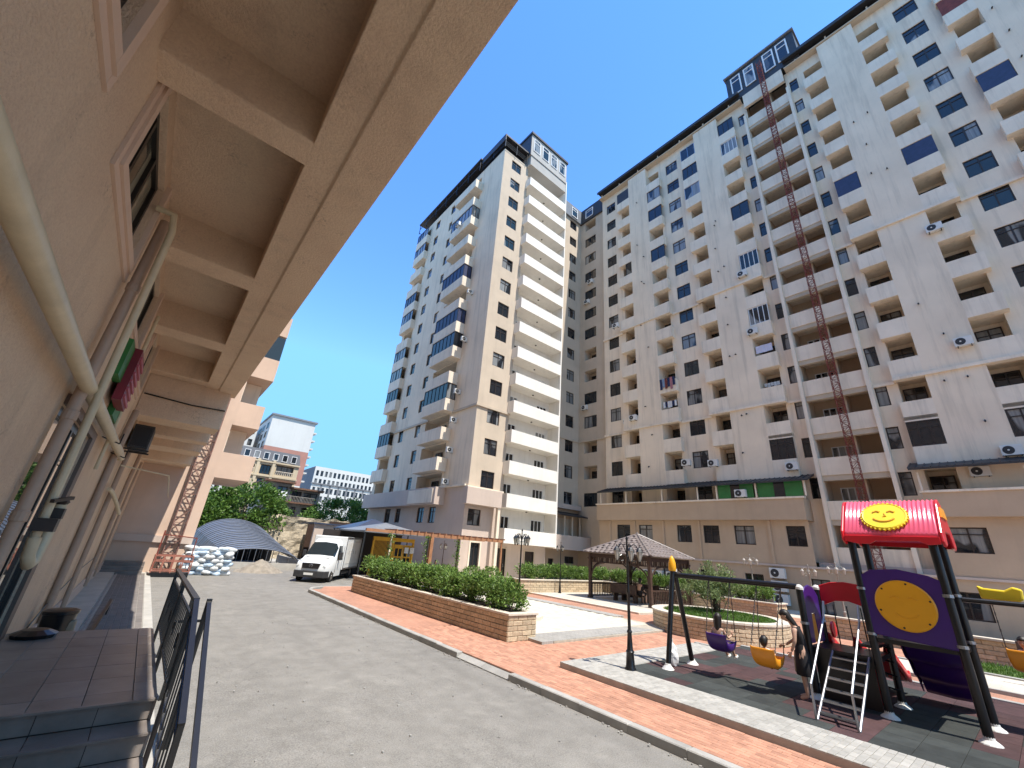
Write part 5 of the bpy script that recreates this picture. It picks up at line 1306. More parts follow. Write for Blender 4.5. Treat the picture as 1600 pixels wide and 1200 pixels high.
for x in (15.05, 15.5): mb.box(x, 29.93, 1.75, x + .32, 29.96, 2.15)
mb.obj('notice', M['white_cloth'], ks)
def can(label, x0, x1, y0, y1, ze, za, m):
    c = thing('canopy', label, 'canopy', (0,0,0)); cx, cy = (x0+x1)/2, (y0+y1)/2
    mb = MB(); mb.add([(x0,y0,ze),(x1,y0,ze),(x1,y1,ze),(x0,y1,ze),(cx,cy,za),(x0,y0,ze-.1),(x1,y0,ze-.1),(x1,y1,ze-.1),(x0,y1,ze-.1)], [(0,1,4),(1,2,4),(2,3,4),(3,0,4),(0,5,6,1),(1,6,7,2),(2,7,8,3),(3,8,5,0),(5,8,7,6)]); mb.obj('roof', M[m], c)
    for x in (x0 + .1, x1 - .1):
        for yy in (y0 + .1, y1 - .1):
            mb = MB(); mb.box(x - .04, yy - .04, 0, x + .04, yy + .04, ze - .1); mb.obj('post', M['dark_metal'], c)
can('grey hipped canopy roof over the yellow doors', 11.2, 16.2, 28.4, 33.5, 3.08, 3.75, 'grey_roof')
can('navy hipped canopy roof further left beside the tower', 13.5, 18.9, 37, 42, 3.3, 4.3, 'navy_roof')
0 and can('grey low canopy roof at the far left of the kiosk', 11.6, 15.6, 39, 43, 3.3, 4.0, 'grey_roof')
sh = thing('low_shed', 'low plain shed wall behind the white van', 'shed')
mb = MB(); mb.box(12.4, 44, 0, 18.5, 44.3, 3.5); mb.obj('wall', M['rose_wall'], sh); mb = MB(); mb.box(12.2, 43.8, 3.5, 18.7, 48, 3.65); mb.obj('roof', M['navy_roof'], sh)
for x in (13.0, 13.7):
    mb = MB(); mb.box(x, 43.96, 2.0, x + .4, 43.99, 2.5); mb.obj('window', M['brown_frame'], sh)
# --- ruined wall
rw = thing('ruined_wall', 'crumbling pale limestone retaining wall behind the van', 'wall')
nxx, nzz = 60, 14; mb = MB(); vs = []; fs = []
for j in range(nzz + 1):
    for i in range(nxx + 1):
        x = 8.8 + 10.4 * i / nxx; z = 4.15 * j / nzz + (.35 * noise.noise((x * .9, 0, 4)) if j == nzz else 0)
        yv = 50 - .35 * noise.noise((x * .7, z * .9, 1.2)) - .18 * noise.noise((x * 2.1, z * 2.4, 7)) + .25 * z / 4
        vs.append((x, yv, z))
for j in range(nzz):
    for i in range(nxx): a = j * (nxx+1) + i; fs.append((a, a+1, a+nxx+2, a+nxx+1))
mb.add(vs, fs); o = mb.obj('rock_face', M['ruin'], rw)
mb = MB(); mb.box(8.8, 50.5, 0, 19.2, 54, 4.0); mb.obj('earth', M['ground'], rw)
mb = MB(); mb.box(13.2, 49.2, 0, 15.2, 49.5, 3.6); mb.box(15.3, 49.0, 0, 19.0, 49.3, 4.0); mb.obj('shed_boards', M['wood_brown'], rw)
# --- arched ramp roof
dm = thing('arched_ramp_roof', 'blue grey arched polycarbonate roof over the ramp behind the bags', 'roof')
poly_m = mat('blue_grey_polycarbonate', (0.14, 0.165, 0.215), 0.25, 0.2, 1.2, spec=.6)
M['rib_grey'] = mat('slate_rib', (0.095, 0.11, 0.145), 0.5)
nS, nA = 18, 14
def dome(s, a):
    x0 = 4.3 + (2.9 - 4.3) * s; x1 = 9.6 + (9.3 - 9.6) * s; zb = .55 + (1.15 - .55) * s; rise = .75 + (2.1 - .75) * s; yy = 36 + 8.5 * s
    t = a; return Vector((x0 + (x1 - x0) * t, yy, zb + rise * max(0, 1 - (2 * t ** .9 - 1) ** 2) ** .6))
mb = MB()
for i in range(nS):
    for j in range(nA): mb.quad(dome(i/nS, j/nA), dome((i+1)/nS, j/nA), dome((i+1)/nS, (j+1)/nA), dome(i/nS, (j+1)/nA))
smooth_edges(mb.obj('sheet', poly_m, dm), 50)
for i in range(nS + 1):
    mb = MB(); mb.tube([dome(i/nS, j/nA) + Vector((0,0,.03)) for j in range(nA + 1)], .03 if i % 3 else .045, 4); mb.obj('rib', M['rib_grey'], dm)
for s in (0.0, .5, 1.0):
    mb = MB()
    for j in range(1, 7): p = dome(s, j / 7); mb.tube([(p.x, p.y, 0), p], .03, 5)
    mb.obj('posts', M['steel'], dm)
mb = MB(); mb.box(4.2, 35.7, 0, 10.2, 35.95, .42); mb.box(3.9, 35.95, 0, 4.15, 45, .6); mb.box(10.0, 35.95, 0, 10.2, 45, .6); mb.obj('ramp_wall', M['concrete'], dm)
mb = MB(); mb.box(4.2, 45, 0, 9.5, 45.2, 1.3); mb.obj('ramp_back', M['black'], dm)
# --- sand pile
spm = MB(); n = 22; vs = []; fs = []
for j in range(n + 1):
    for i in range(n + 1):
        x = -1.5 + 3 * i / n; yy = -1.2 + 2.4 * j / n; q = math.hypot(x / 1.45, yy / 1.15)
        vs.append((x, yy, max(0, .80 * (1 - q) ** .9 if q < 1 else 0) + (.10 * noise.noise((x * 3, yy * 3, 2)) if q < .95 else 0) - .01))
for j in range(n):
    for i in range(n): a = j * (n+1) + i; fs.append((a, a+1, a+n+2, a+n+1))
spm.add(vs, fs); so_ = spm.obj('sand_pile', M['sand']); so_.location = (6.6, 33.4, 0); tag(so_, 'heap of grey sand on the yard in front of the arched roof', 'sand pile')
# --- stacked bags
bag_m = []
for nm, c in (('pale_bag', (.66, .68, .68)), ('blue_print_bag', (.42, .52, .62)), ('grey_bag', (.54, .55, .54))): bag_m.append(mat(nm, c, .55, .35, 7, .2, 12, spec=.4))
bmes = []
for q in range(5):
    bm = bmesh.new(); bmesh.ops.create_uvsphere(bm, u_segments=10, v_segments=7, radius=1)
    for v in bm.verts:
        v.co.x = math.copysign(abs(v.co.x) ** .6, v.co.x) * .36; v.co.y = math.copysign(abs(v.co.y) ** .6, v.co.y) * .24; v.co.z = math.copysign(abs(v.co.z) ** .8, v.co.z) * .12
        nn = noise.noise(v.co * 6 + Vector((q * 9, 0, 0))); v.co *= 1 + .16 * nn
    me = bpy.data.meshes.new('cement_bag'); bm.to_mesh(me); bm.free(); me.materials.append(bag_m[q % 3]); me.polygons.foreach_set('use_smooth', [True] * len(me.polygons)); bmes.append(me)
kk = 0
for r_ in range(2):
    for c_ in range(7):
        for lv in range(6 + (c_ % 3 != 1)):
            o = bpy.data.objects.new('plastic_bag', bmes[(kk * 7 + lv) % 5]); C.objects.link(o); kk += 1
            o.location = (2.35 + c_ * .31 + random.uniform(-.05, .05), 30.6 + r_ * .5 + random.uniform(-.06, .06), .12 + lv * .205 + random.uniform(-.02, .03)); o.rotation_euler = (random.uniform(-.2, .2), random.uniform(-.2, .2), random.uniform(-.5, .5) + (PI / 2 if (c_ + lv) % 2 else 0))
            tag(o, 'pale plastic sack in the big stack in front of the peach end block', 'sack', 'stacked sacks')
# --- hoist mast and cage on the left
def mast(name, label, x, yy, z0, z1, w, step, m, cat='hoist'):
    h = thing(name, label, cat, (x, yy, 0))
    for sx in (-1, 1):
        for sy in (-1, 1):
            mb = MB(); mb.bar((sx*w/2, sy*w/2, z0), (sx*w/2, sy*w/2, z1), w * .085); mb.obj('upright', m, h)
    mb = MB(); n = int((z1-z0)/step)
    for i in range(n):
        z = z0 + i * step
        for sy in (-1, 1):
            mb.bar((-w/2, sy*w/2, z), (w/2, sy*w/2, z), w*.05)
            a = 1 if i % 2 else -1; mb.bar((-a*w/2, sy*w/2, z), (a*w/2, sy*w/2, z + step), w*.06); 
        for sx in (-1, 1):
            mb.bar((sx*w/2, -w/2, z), (sx*w/2, w/2, z), w*.07); a = 1 if i % 2 else -1; mb.bar((sx*w/2, -a*w/2, z), (sx*w/2, a*w/2, z + step), w*.06)
    stuff(mb.obj('lattice', m, h)); return h
mast('hoist_mast', 'thin rust red lattice hoist mast against the peach end block', 1.42, 30.45, 0.3, 40, .60, .78, M['mast_brown'])
mast('hoist_mast', 'tall dark red lattice hoist mast up the middle of the long block', 36.0, 6.5, .2, 53.6, .42, .42, M['rust_red'])
cg = thing('hoist_cage', 'orange red metal cage at the foot of the left hoist mast', 'cage', (1.6, 29.4, 0))
RC = M['red_cage']
mb = MB(); mb.box(-.75, -.5, .0, .85, .5, .22); mb.obj('base', M['black'], cg)
mb = MB()
for z in (.3, .75, 1.0):
    for a, b in (((-.75,-.5),(.85,-.5)), ((.85,-.5),(.85,.5)), ((-.75,.5),(.85,.5)), ((-.75,-.5),(-.75,.5))): mb.bar((*a, z), (*b, z), .05)
for x in (-.75, -.35, .05, .45, .85):
    for yy in (-.5, .5): mb.bar((x, yy, .2), (x, yy, 1.0), .045)
stuff(mb.obj('bars', RC, cg))
mb = MB(); mb.bar((-.7, .5, .3), (-.7, .5, 2.2), .07); mb.bar((.8, .5, 1.0), (.8, .5, 1.9), .05); mb.bar((-.7, .5, 2.0), (.8, .5, 1.9), .05); mb.obj('gate_frame', M['rust_red'], cg)
# --- air conditioners on the facades
def ac(x, yy, z, label, face='x', big=1.0):
    a = thing('air_conditioner', label, 'air conditioner', (x, yy, z), -PI/2 if face == 'x' else 0, 'air conditioner units')
    if 'c' not in AC:
        mb = MB(); mb.bevbox(-.42, -.32, 0, .42, -.02, .58, .02); AC['c'] = mb.mesh('casing', M['white_plastic'])
        mb = MB(); mb.lathe([(.235, 0), (.235, .012), (.2, .013)], (0,0,0), 20); me = mb.mesh('fan_grille', M['bumper']); AC['g'] = me
        mb = MB(); mb.lathe([(.05, 0), (.045, .02)], (0,0,0), 10); AC['h'] = mb.mesh('fan_hub', M['white_plastic'])
        mb = MB(); mb.bar((-.3, -.36, -.03), (-.3, 0, -.03), .04); mb.bar((.3, -.36, -.03), (.3, 0, -.03), .04); AC['b'] = mb.mesh('bracket', M['dark_metal'])
    o = put('casing', AC['c'], a); g = put('fan_grille', AC['g'], a); g.location = (-.12, -.322, .29); g.rotation_euler = (PI/2, 0, 0); hh = put('fan_hub', AC['h'], g); hh.location = (0, 0, .013); put('bracket', AC['b'], a)
    a.scale = (big, big, big); return a
AC = {}
for yy, z, l in ((10.4, 9.75, 'white air conditioner under the wide window above the dark canopy end'), (16.35, 10.6, 'white air conditioner at the right of the window on the second upper floor'), (18.8, 10.9, 'white air conditioner at the left of the window on the second upper floor'),
    (11.55, 22.0, 'white air conditioner on the white glazed balcony in the middle of the long block'), (11.6, 28.3, 'white air conditioner hung on the higher white glazed balcony'), (-1.0, 25.6, 'white air conditioner on the corner of a right hand balcony below the band'),
    (-0.35, 16.7, 'large white air conditioner beside the low right hand balcony'), (-0.6, 9.6, 'white air conditioner above the right hand terrace canopy'), (26.2, 28.4, 'pair of small air conditioners by the left window column, higher one'),
    (25.5, 16.3, 'left of two air conditioners side by side near the left corner'), (24.3, 16.3, 'right of two air conditioners side by side near the left corner'), (25.0, 34.6, 'air conditioner hung on an upper balcony near the left corner')):
    ac(36.58 if yy < 25 or yy > 26 else 37.18, yy, z, l)
ac(35.58, 14.0, 7.75, 'white air conditioner standing in front of the green screens'); ac(36.7, 0.9, 8.55, 'air conditioner in the shade under the right hand terrace canopy')
for i, z in enumerate((2.05, 1.2, .35)): ac(35.88, 12.3, z, '%s of three stacked air conditioners on the ground floor wall' % ('topmost', 'middle one', 'lowest')[i], big=1.15)
for i, yy in enumerate((22.9, 21.9, 20.6)): ac(35.88, yy, 1.15, '%s of the three air conditioners seen through the gazebo' % ('leftmost', 'middle one', 'rightmost')[i], big=1.1)
for k, y_ in ((4, 31.9), (9, 31.6), (10, 31.0)): ac(37.58, y_, FL[k] + .6, 'air conditioner in the shaded corner wing, %s' % {4: 'lowest of them', 9: 'middle one', 10: 'topmost'}[k])
for k in (0, 1, 2, 3, 5, 7): ac(20.6, 34.9, FL[k] + 1.5, 'air conditioner on the white tower side next to the big balcony, %s from the bottom' % {0:'first',1:'second',2:'third',3:'fourth',5:'fifth',7:'sixth'}[k], 'y', .85)
ac(19.6, 38.0, FL[11] + .5, 'air conditioner on the glazed balcony near the tower top')
# --- laundry
def cloth(name, label, x, y0, y1, z0, z1, m, pieces=1):
    t = thing(name, label, 'laundry', (x, (y0+y1)/2, z0))
    w = (y1 - y0) / pieces
    for i in range(pieces):
        mb = MB(); vs = []; fs = []; n = 5; h = (z1 - z0) * random.uniform(.7, 1)
        for r_ in range(3):
            for c_ in range(n + 1): vs.append((-.03 * math.sin(c_ * 2.1 + r_) - .02, y0 - (y0+y1)/2 + i * w + w * .94 * c_ / n, (z1 - z0) - h * (1 - r_ / 2)))
        for r_ in range(2):
            for c_ in range(n): a = r_*(n+1)+c_; fs.append((a, a+1, a+n+2, a+n+1))
        mb.add(vs, fs); o = mb.obj('garment', m[i % len(m)], t); s = o.modifiers.new('thickness', 'SOLIDIFY'); s.thickness = .015
cl = [mat('navy_cloth', (.03, .04, .10), .9), mat('dusty_pink_cloth', (.45, .20, .22), .9), mat('light_blue_cloth', (.25, .33, .45), .9), M['white_cloth'], M['rust_red']]
cloth('hanging_laundry', 'colourful laundry hung over a balcony in the left half of the long block', 36.55, 19.3, 21.0, FL[4] + .1, FL[4] + 1.4, [cl[0], cl[1], cl[0], cl[4], cl[2]], 6)
cloth('hanging_laundry', 'white laundry hung inside the balcony below the colourful washing', 36.75, 19.4, 20.9, FL[3] + 1.3, FL[3] + 2.0, [M['white_cloth'], cl[0], M['white_cloth']], 6)
cloth('hanging_sheet', 'pale lilac sheet hung along a balcony front beside the hoist bay', 36.7, 10.3, 11.7, FL[4] + 1.35, FL[4] + 2.1, [mat('lilac_cloth', (.55, .55, .66), .9)], 1)
cloth('hanging_laundry', 'small white laundry row in a balcony beside the hoist bay', 37.3, 10.4, 11.6, FL[3] + 1.4, FL[3] + 1.8, [M['white_cloth']], 5)
# ================================================================ FAR BUILDINGS
def far_building(name, label, x0, y0, x1, y1, z1, wm, fr, cols, rows, zb, sides=True):
    """box building with a grid of real recessed windows on the -y face (and -x face)"""
    b = thing(name, label, 'building')
    F = Frame('y', y0); cw = (x1 - x0) / cols; rh = (z1 - zb) / rows; H = []
    for i in range(cols):
        for j in range(rows): H.append((x0 + cw * (i + .5 - fr[0]/2), x0 + cw * (i + .5 + fr[0]/2), zb + rh * (j + .5 - fr[1]/2), zb + rh * (j + .5 + fr[1]/2), .3, False))
    mb = MB(); wall_holes(mb, F, x0, x1, 0, z1, H); mb.quad((x0,y0,0),(x0,y1,0),(x0,y1,z1),(x0,y0,z1)); mb.quad((x1,y0,0),(x1,y1,0),(x1,y1,z1),(x1,y0,z1)); mb.quad((x0,y0,z1),(x1,y0,z1),(x1,y1,z1),(x0,y1,z1)); mb.obj('wall', M[wm], b)
    for h in H: window(b, F, *h[:4], .2, 2, False)
    return b
# tall white block with blank end wall and a red brick lower part
wt = thing('white_high_rise', 'tall far building with a blank white end wall above red brick', 'building')
mb = MB(); mb.box(15.6, 110, 21.0, 25.4, 130, 28.4); mb.obj('white_wall', M['far_white'], wt)
mb = MB(); mb.box(15.6, 110, 12.9, 25.4, 130, 20.99); mb.obj('brick_wall', M['brick_red'], wt)
mb = MB(); mb.box(15.6, 110, 0, 25.4, 130, 12.89); mb.obj('lower_wall', M['far_white'], wt)
mb = MB(); mb.box(15.3, 109.6, 28.42, 25.8, 130.4, 28.8); mb.obj('roof_edge', M['grey_roof'], wt)
for k in range(8):
    mb = MB(); mb.box(25.4, 110.6, 12 + k * 2.0, 26.3, 113, 12.35 + k * 2.0); mb.obj('side_balcony', M['far_white'], wt)
FWT = Frame('x', 15.58)
for k in range(6):
    for j in range(3): window(wt, FWT, 112 + j * 5, 114.5 + j * 5, 14 + k * 2.3, 15.5 + k * 2.3, -.03, 2, False)
far_building('white_far_block', 'distant white flats glimpsed behind the peach balcony', 9, 120, 14.6, 135, 27, 'far_white', (.5, .55), 3, 9, 1)
# cream house with dark mansard
cr = thing('cream_villa', 'cream house with a dark mansard roof and arched balconies far behind', 'building')
FC = Frame('y', 75.0)
CH = [(8.6, 10.2, 10.9, 12.0), (11.0, 12.5, 10.7, 12.2), (13.2, 15.8, 10.9, 12.4), (8.6, 10.0, 8.7, 10.0), (11.0, 12.5, 8.6, 10.1), (12.95, 15.5, 8.6, 10.2), (8.6, 10.4, 5.5, 7.3), (11, 12.5, 5.5, 7.3), (13, 15.5, 5.5, 7.3)]
mb = MB(); wall_holes(mb, FC, 7.5, 16.5, 0, 12.7, [(*h, .7, True) for h in CH]); mb.quad((16.5,75,0),(16.5,90,0),(16.5,90,12.7),(16.5,75,12.7)); mb.obj('wall', M['far_cream'], cr)
for h in CH:
    window(cr, FC, h[0]+.05, h[1]-.05, h[2]+.05, h[3]-.05, .45, 3, False)
    mb = MB()
    if h[1] - h[0] > 1.55 and h[2] > 8:
        for q in range(9): x = h[0] + (h[1]-h[0]) * (q + .5) / 9; mb.bar((x, 74.95, h[2]), (x, 74.95, h[2] + .5), .05)
        mb.bar((h[0], 74.95, h[2] + .52), (h[1], 74.95, h[2] + .52), .07); mb.obj('balcony_rail', M['white_panel'], cr)
for z in (10.35, 12.55, 8.3): mb = MB(); mb.box(7.4, 74.75, z, 16.6, 74.99, z + .22); mb.obj('ledge', M['far_cream'], cr)
for x in (10.55, 12.75): mb = MB(); mb.box(x - .2, 74.8, 8, x + .2, 74.99, 13); mb.obj('pilaster', M['far_cream'], cr)
mb = MB(); mb.prism([(7.4, 12.71), (16.6, 12.71), (16.2, 14.5), (7.8, 14.5)], 'y', 75.1, 90); mb.obj('roof', M['far_grey'], cr)
for i in range(6): window(cr, Frame('y', 75.0), 8.3 + i * 1.35, 9.1 + i * 1.35, 13.0, 14.1, .0, 1, False, 'white_frame')
# grey and white long slab at right
sl = thing('grey_slab_block', 'long far block with a grid of white bays and grey panels', 'building')
FSL = Frame('y', 150.0); H = []
for i in range(16):
    for j in range(4): H.append((38.6 + i * 1.45, 39.45 + i * 1.45, 12.6 + j * 2.75, 14.4 + j * 2.75, .25, False))
mb = MB(); wall_holes(mb, FSL, 38, 61.8, 0, 23.9, H); mb.quad((38,150,23.9),(61.8,150,23.9),(61.8,170,23.9),(38,170,23.9)); mb.obj('wall', M['far_white'], sl)
mb = MB(); mb.quad((37.98,150,0),(37.98,170,0),(37.98,170,23.7),(37.98,150,23.7)); mb.obj('side_wall', M['far_grey'], sl)
for n_, h in enumerate(H): window(sl, FSL, *h[:4], .12, 2, False)
mb = MB()
for i in range(0, 15):
    if i % 2: mb = MB(); mb.box(39.5 + i * 1.45, 149.9, 12, 40.0 + i * 1.45, 149.99, 18.1); mb.obj('grey_panel', M['far_grey'], sl)
mb = MB(); mb.box(37.6, 149.6, 18.2, 62, 149.98, 18.5); mb.obj('ledge', M['far_grey'], sl)
# old houses with balconies
for lb_, x0, x1, z0, z1, yy in (('old grey rendered house with a cluttered balcony and rusty roof', 10.6, 14.0, 0, 9.1, 65), ('old low house with a wide shadowed balcony right of the grey house', 14.05, 18.1, 0, 8.5, 65.5)):
    ho_ = thing('old_house', lb_, 'house'); F = Frame('y', yy)
    H = [(x0 + .5, x0 + 1.4, 7.1, 8.3), (x0 + 1.7, x1 - .4, 7.0, 8.4), (x0 + .6, x0 + 1.2, 5.1, 5.8), (x0 + 1.6, x0 + 2.3, 4.6, 5.9)] if x0 < 14 else [(x0 + .3, x0 + 1.6, 6.8, 8.0), (x0 + 1.9, x1 - .3, 6.8, 8.0), (x0 + .6, x0 + 1.3, 4.9, 5.9), (x0 + 2.0, x0 + 2.8, 4.9, 5.9)]
    mb = MB(); wall_holes(mb, F, x0, x1, z0, z1 - .3, [(*h, .5, True) for h in H]); mb.quad((x1,yy,0),(x1,yy+8,0),(x1,yy+8,z1-.3),(x1,yy,z1-.3)); mb.quad((x0,yy,0),(x0,yy+8,0),(x0,yy+8,z1-.3),(x0,yy,z1-.3)); mb.obj('wall', M['old_wall'], ho_)
    for h in H: window(ho_, F, h[0]+.03, h[1]-.03, h[2]+.03, h[3]-.03, .35, 2, False)
    mb = MB(); mb.box(x0 - .3, yy - 1.2, z1 - .3, x1 + .2, yy + 8, z1 - .08); mb.obj('roof', M['rust_roof'], ho_)
    mb = MB(); mb.box(x0 - .1, yy - 1.1, 6.3, x1 + .1, yy - .01, 6.5); b_ = mb.obj('balcony_floor', M['rust_roof'], ho_)
    mb = MB()
    for q in range(22): x = x0 + (x1 - x0) * q / 21; mb.bar((x, yy - 1.05, 6.5), (x, yy - 1.05, 7.2), .035)
    mb.bar((x0, yy - 1.05, 7.22), (x1, yy - 1.05, 7.22), .05); mb.obj('balcony_rail', M['old_wall'], b_)
    mb = MB(); mb.box(x0 - .2, yy - .9, 4.3, x1 + .1, yy - .01, 4.45); mb.obj('lower_roof', M['rust_roof'], ho_)
cloth('hanging_sheet', 'white sheet drying on the old grey house balcony', 0, -.8, .8, 0, .75, [M['white_cloth']], 2)
ls = bpy.data.objects['hanging_sheet.001'] if 'hanging_sheet.001' in bpy.data.objects else None
if ls: ls.location = (12.6, 63.9, 6.9); ls.rotation_euler = (0, 0, PI / 2)
# ================================================================ VAN
van = thing('delivery_van', 'white box van parked facing left at the end of the planter', 'van', (7.95, 27.2, 0.0), math.atan2(-.81, -.59))
# local: +x forward, nose at x=0, tail at -5.9; half width .98
VW = M['van_white']
st = [(-.02, .50, .66, .78, .62, .60), (-.10, .34, .80, 1.02, .86, .80), (-.45, .30, .98, 1.16, .95, .88), (-.95, .30, 1.08, 1.26, .98, .90), (-1.12, .30, 1.12, 1.36, .985, .90), (-1.75, .30, 1.16, 2.20, .985, .78), (-2.0, .30, 1.16, 2.34, .985, .76), (-2.5, .30, 1.16, 2.38, .985, .76)]
def ring(x, zb, zbelt, zr, hw, hr):
    return [(x, -hw*.97, zb), (x, -hw, (zb+zbelt)*.5), (x, -hw, zbelt), (x, -(hr + (hw-hr)*.25), zbelt + (zr-zbelt)*.72), (x, -hr*.88, zr - .02), (x, 0, zr + .03), (x, hr*.88, zr - .02), (x, hr + (hw-hr)*.25, zbelt + (zr-zbelt)*.72), (x, hw, zbelt), (x, hw, (zb+zbelt)*.5), (x, hw*.97, zb)]
rings = [ring(*s) for s in st]
mb = MB(); vs = [v for r in rings for v in r]; fs = []; n = 11
for i in range(len(rings)-1):
    for k in range(n): fs.append((i*n+k, i*n+(k+1) % n, (i+1)*n+(k+1) % n, (i+1)*n+k))
fs.append(tuple(range(n))); fs.append(tuple((len(rings)-1)*n + k for k in range(n)))
mb.add(vs, fs); body = mb.obj('cab_body', VW, van); smooth_edges(body, 32)
def onring(i, f, k): a = Vector(rings[i][k]); b = Vector(rings[i+1][k]); return a + (b - a) * f
def patch(name, pts, m, off, parent=van):
    c = sum(pts, Vector()) / len(pts); nn = (pts[1]-pts[0]).cross(pts[2]-pts[0]).normalized()
    if nn.dot(c - Vector((-2, 0, 1.2))) < 0: nn = -nn
    mb = MB(); k = len(pts); mb.add([p + nn*off for p in pts] + [p - nn*.01 for p in pts], [tuple(range(k))] + [(i, (i+1) % k, (i+1) % k + k, i+k) for i in range(k)]); return mb.obj(name, M[m], parent)
ws = [onring(4, .10, 3) + Vector((0, .02, 0)), onring(4, .10, 4), onring(4, .08, 5), onring(4, .10, 6), onring(4, .10, 7) - Vector((0, .02, 0)), onring(4, .93, 7), onring(4, .93, 6), onring(4, .93, 5), onring(4, .93, 4), onring(4, .93, 3)]
wmb = MB(); off = Vector((.025, 0, .015)); wmb.add([p + off for p in ws], [(0,1,8,9), (1,2,7,8), (2,3,6,7), (3,4,5,6)]); wsc = wmb.obj('windscreen', M['windscreen'], van)
for s in (-1, 1):
    y = s * .99
    mb = MB(); mb.add([(-1.45, y, 1.20), (-2.42, y, 1.20), (-2.42, s*.85, 2.02), (-1.86, s*.85, 2.02), (-1.55, s*.94, 1.55)], [(0,1,2,3,4)]); o = mb.obj('side_window', M['windscreen'], van); o.modifiers.new('t', 'SOLIDIFY').thickness = .02
    mb = MB(); mb.box(-1.62, s*1.02 - .10 + (.1*s), 1.28, -1.50, s*1.02 + .10 + (.1*s), 1.66); bevel(mb.obj('wing_mirror', M['bumper'], van), .03)
    mb = MB(); mb.box(-2.45, y - .006, .45, -2.43, y + .006, 2.0); mb.box(-1.33, y - .006, .5, -1.31, y + .006, 1.2); mb.obj('door_seam', M['bumper'], van)
    hl = [Vector((-.09, s*.50, .82)), Vector((-.09, s*.80, .84)), Vector((-.48, s*.93, 1.04)), Vector((-.45, s*.80, 1.15)), Vector((-.15, s*.52, 1.02))]
    mb = MB(); mb.add([p + Vector((.04, s*.015, .0)) for p in hl] + [p - Vector((.06, 0, 0)) for p in hl], [(0,1,2,3,4)] + [(i, (i+1) % 5, (i+1) % 5 + 5, i+5) for i in range(5)]); mb.obj('headlight', M['headlight'], van)
mb = MB(); mb.add([(.035,-.46,.74),(.035,.46,.74),(-.06,.52,1.02),(-.06,-.52,1.02),(-.05,-.46,.74),(-.05,.46,.74),(-.12,.52,1.02),(-.12,-.52,1.02)], [(0,1,2,3),(0,4,5,1),(1,5,6,2),(2,6,7,3),(3,7,4,0)]); gr_ = mb.obj('grille', M['black'], van)
mb = MB()
for i in range(3): t = (i+.6)/3.2; mb.bar((.045 - .095*t, -.45, .74 + .28*t), (.045 - .095*t, .45, .74 + .28*t), .02)
mb.obj('grille_bar', M['bumper'], gr_)
em = MB(); em.tube([(.05 - .05, .09*math.cos(q*PI/8), .88 + .09*math.sin(q*PI/8)) for q in range(17)], .012, 5)
for q in range(3): aa = PI/2 + q*2*PI/3; em.bar((.0, 0, .88), (.0, .085*math.cos(aa), .88 + .085*math.sin(aa)), .016)
em.obj('star_emblem', M['steel'], gr_)
mb = MB(); mb.prism([(-.35, -1.0), (.05, -.86), (.11, -.5), (.12, .5), (.05, .86), (-.35, 1.0), (-.5, .95), (-.5, -.95)], 'z', .27, .62); bm_ = mb.obj('front_bumper', M['bumper'], van); bevel(bm_, .03)
mb = MB(); mb.box(.122, -.26, .40, .135, .26, .52); mb.obj('number_plate', M['white_plastic'], bm_)
for s in (-.55, .45):
    mb = MB(); mb.bar((-1.0, s - .18, 1.295), (-1.0, s + .18, 1.295), .06, .02); mb.obj('bonnet_vent', M['bumper'], van)
mb = MB(); mb.bevbox(-5.95, -1.04, .62, -2.56, 1.04, 2.56, .03); cbx = mb.obj('cargo_box', VW, van)
mb = MB()
for zz in (.63, 2.46): mb.box(-5.96, 1.041, zz, -2.55, 1.06, zz + .09); mb.box(-5.96, -1.06, zz, -2.55, -1.041, zz + .09)
for x in (-5.95, -2.64):
    mb.box(x, 1.041, .72, x + .08, 1.055, 2.46); mb.box(x, -1.055, .72, x + .08, -1.041, 2.46)
mb.obj('box_edge', M['steel'], cbx)
mb = MB(); mb.box(-5.6, 1.041, .95, -2.9, 1.05, 2.25); mb.obj('side_panel', M['white_plastic'], cbx)
mb = MB()
for i in range(4): mb.box(-4.9 + i * .5, 1.051, 1.5, -4.83 + i * .5, 1.06, 1.72)
mb.obj('printed_mark', M['grey_cloth'], cbx)
mb = MB(); mb.box(-5.9, -.5, .42, -2.4, .5, .60); mb.box(-4.2, .78, .35, -2.8, .98, .50); mb.box(-4.2, -.98, .35, -2.8, -.78, .50); mb.obj('chassis', M['bumper'], van)
for x in (-.98, -4.65):
    for s in (-1, 1):
        mb = MB(); mb.lathe([(.2,-.11),(.33,-.11),(.345,-.06),(.345,.06),(.33,.11),(.2,.11)], (0,0,0), 20); w = mb.obj('wheel', M['tyre'], van); w.location = (x, s*.86, .345); w.rotation_euler = (PI/2, 0, 0); smooth_edges(w, 40)
        mb = MB(); mb.lathe([(.2,-.125),(.19,-.09),(.06,-.10),(.05,-.13)], (0,0,0), 16); mb.lathe([(.2,.125),(.19,.09),(.06,.10),(.05,.13)], (0,0,0), 16); mb.obj('rim', M['steel'], w)
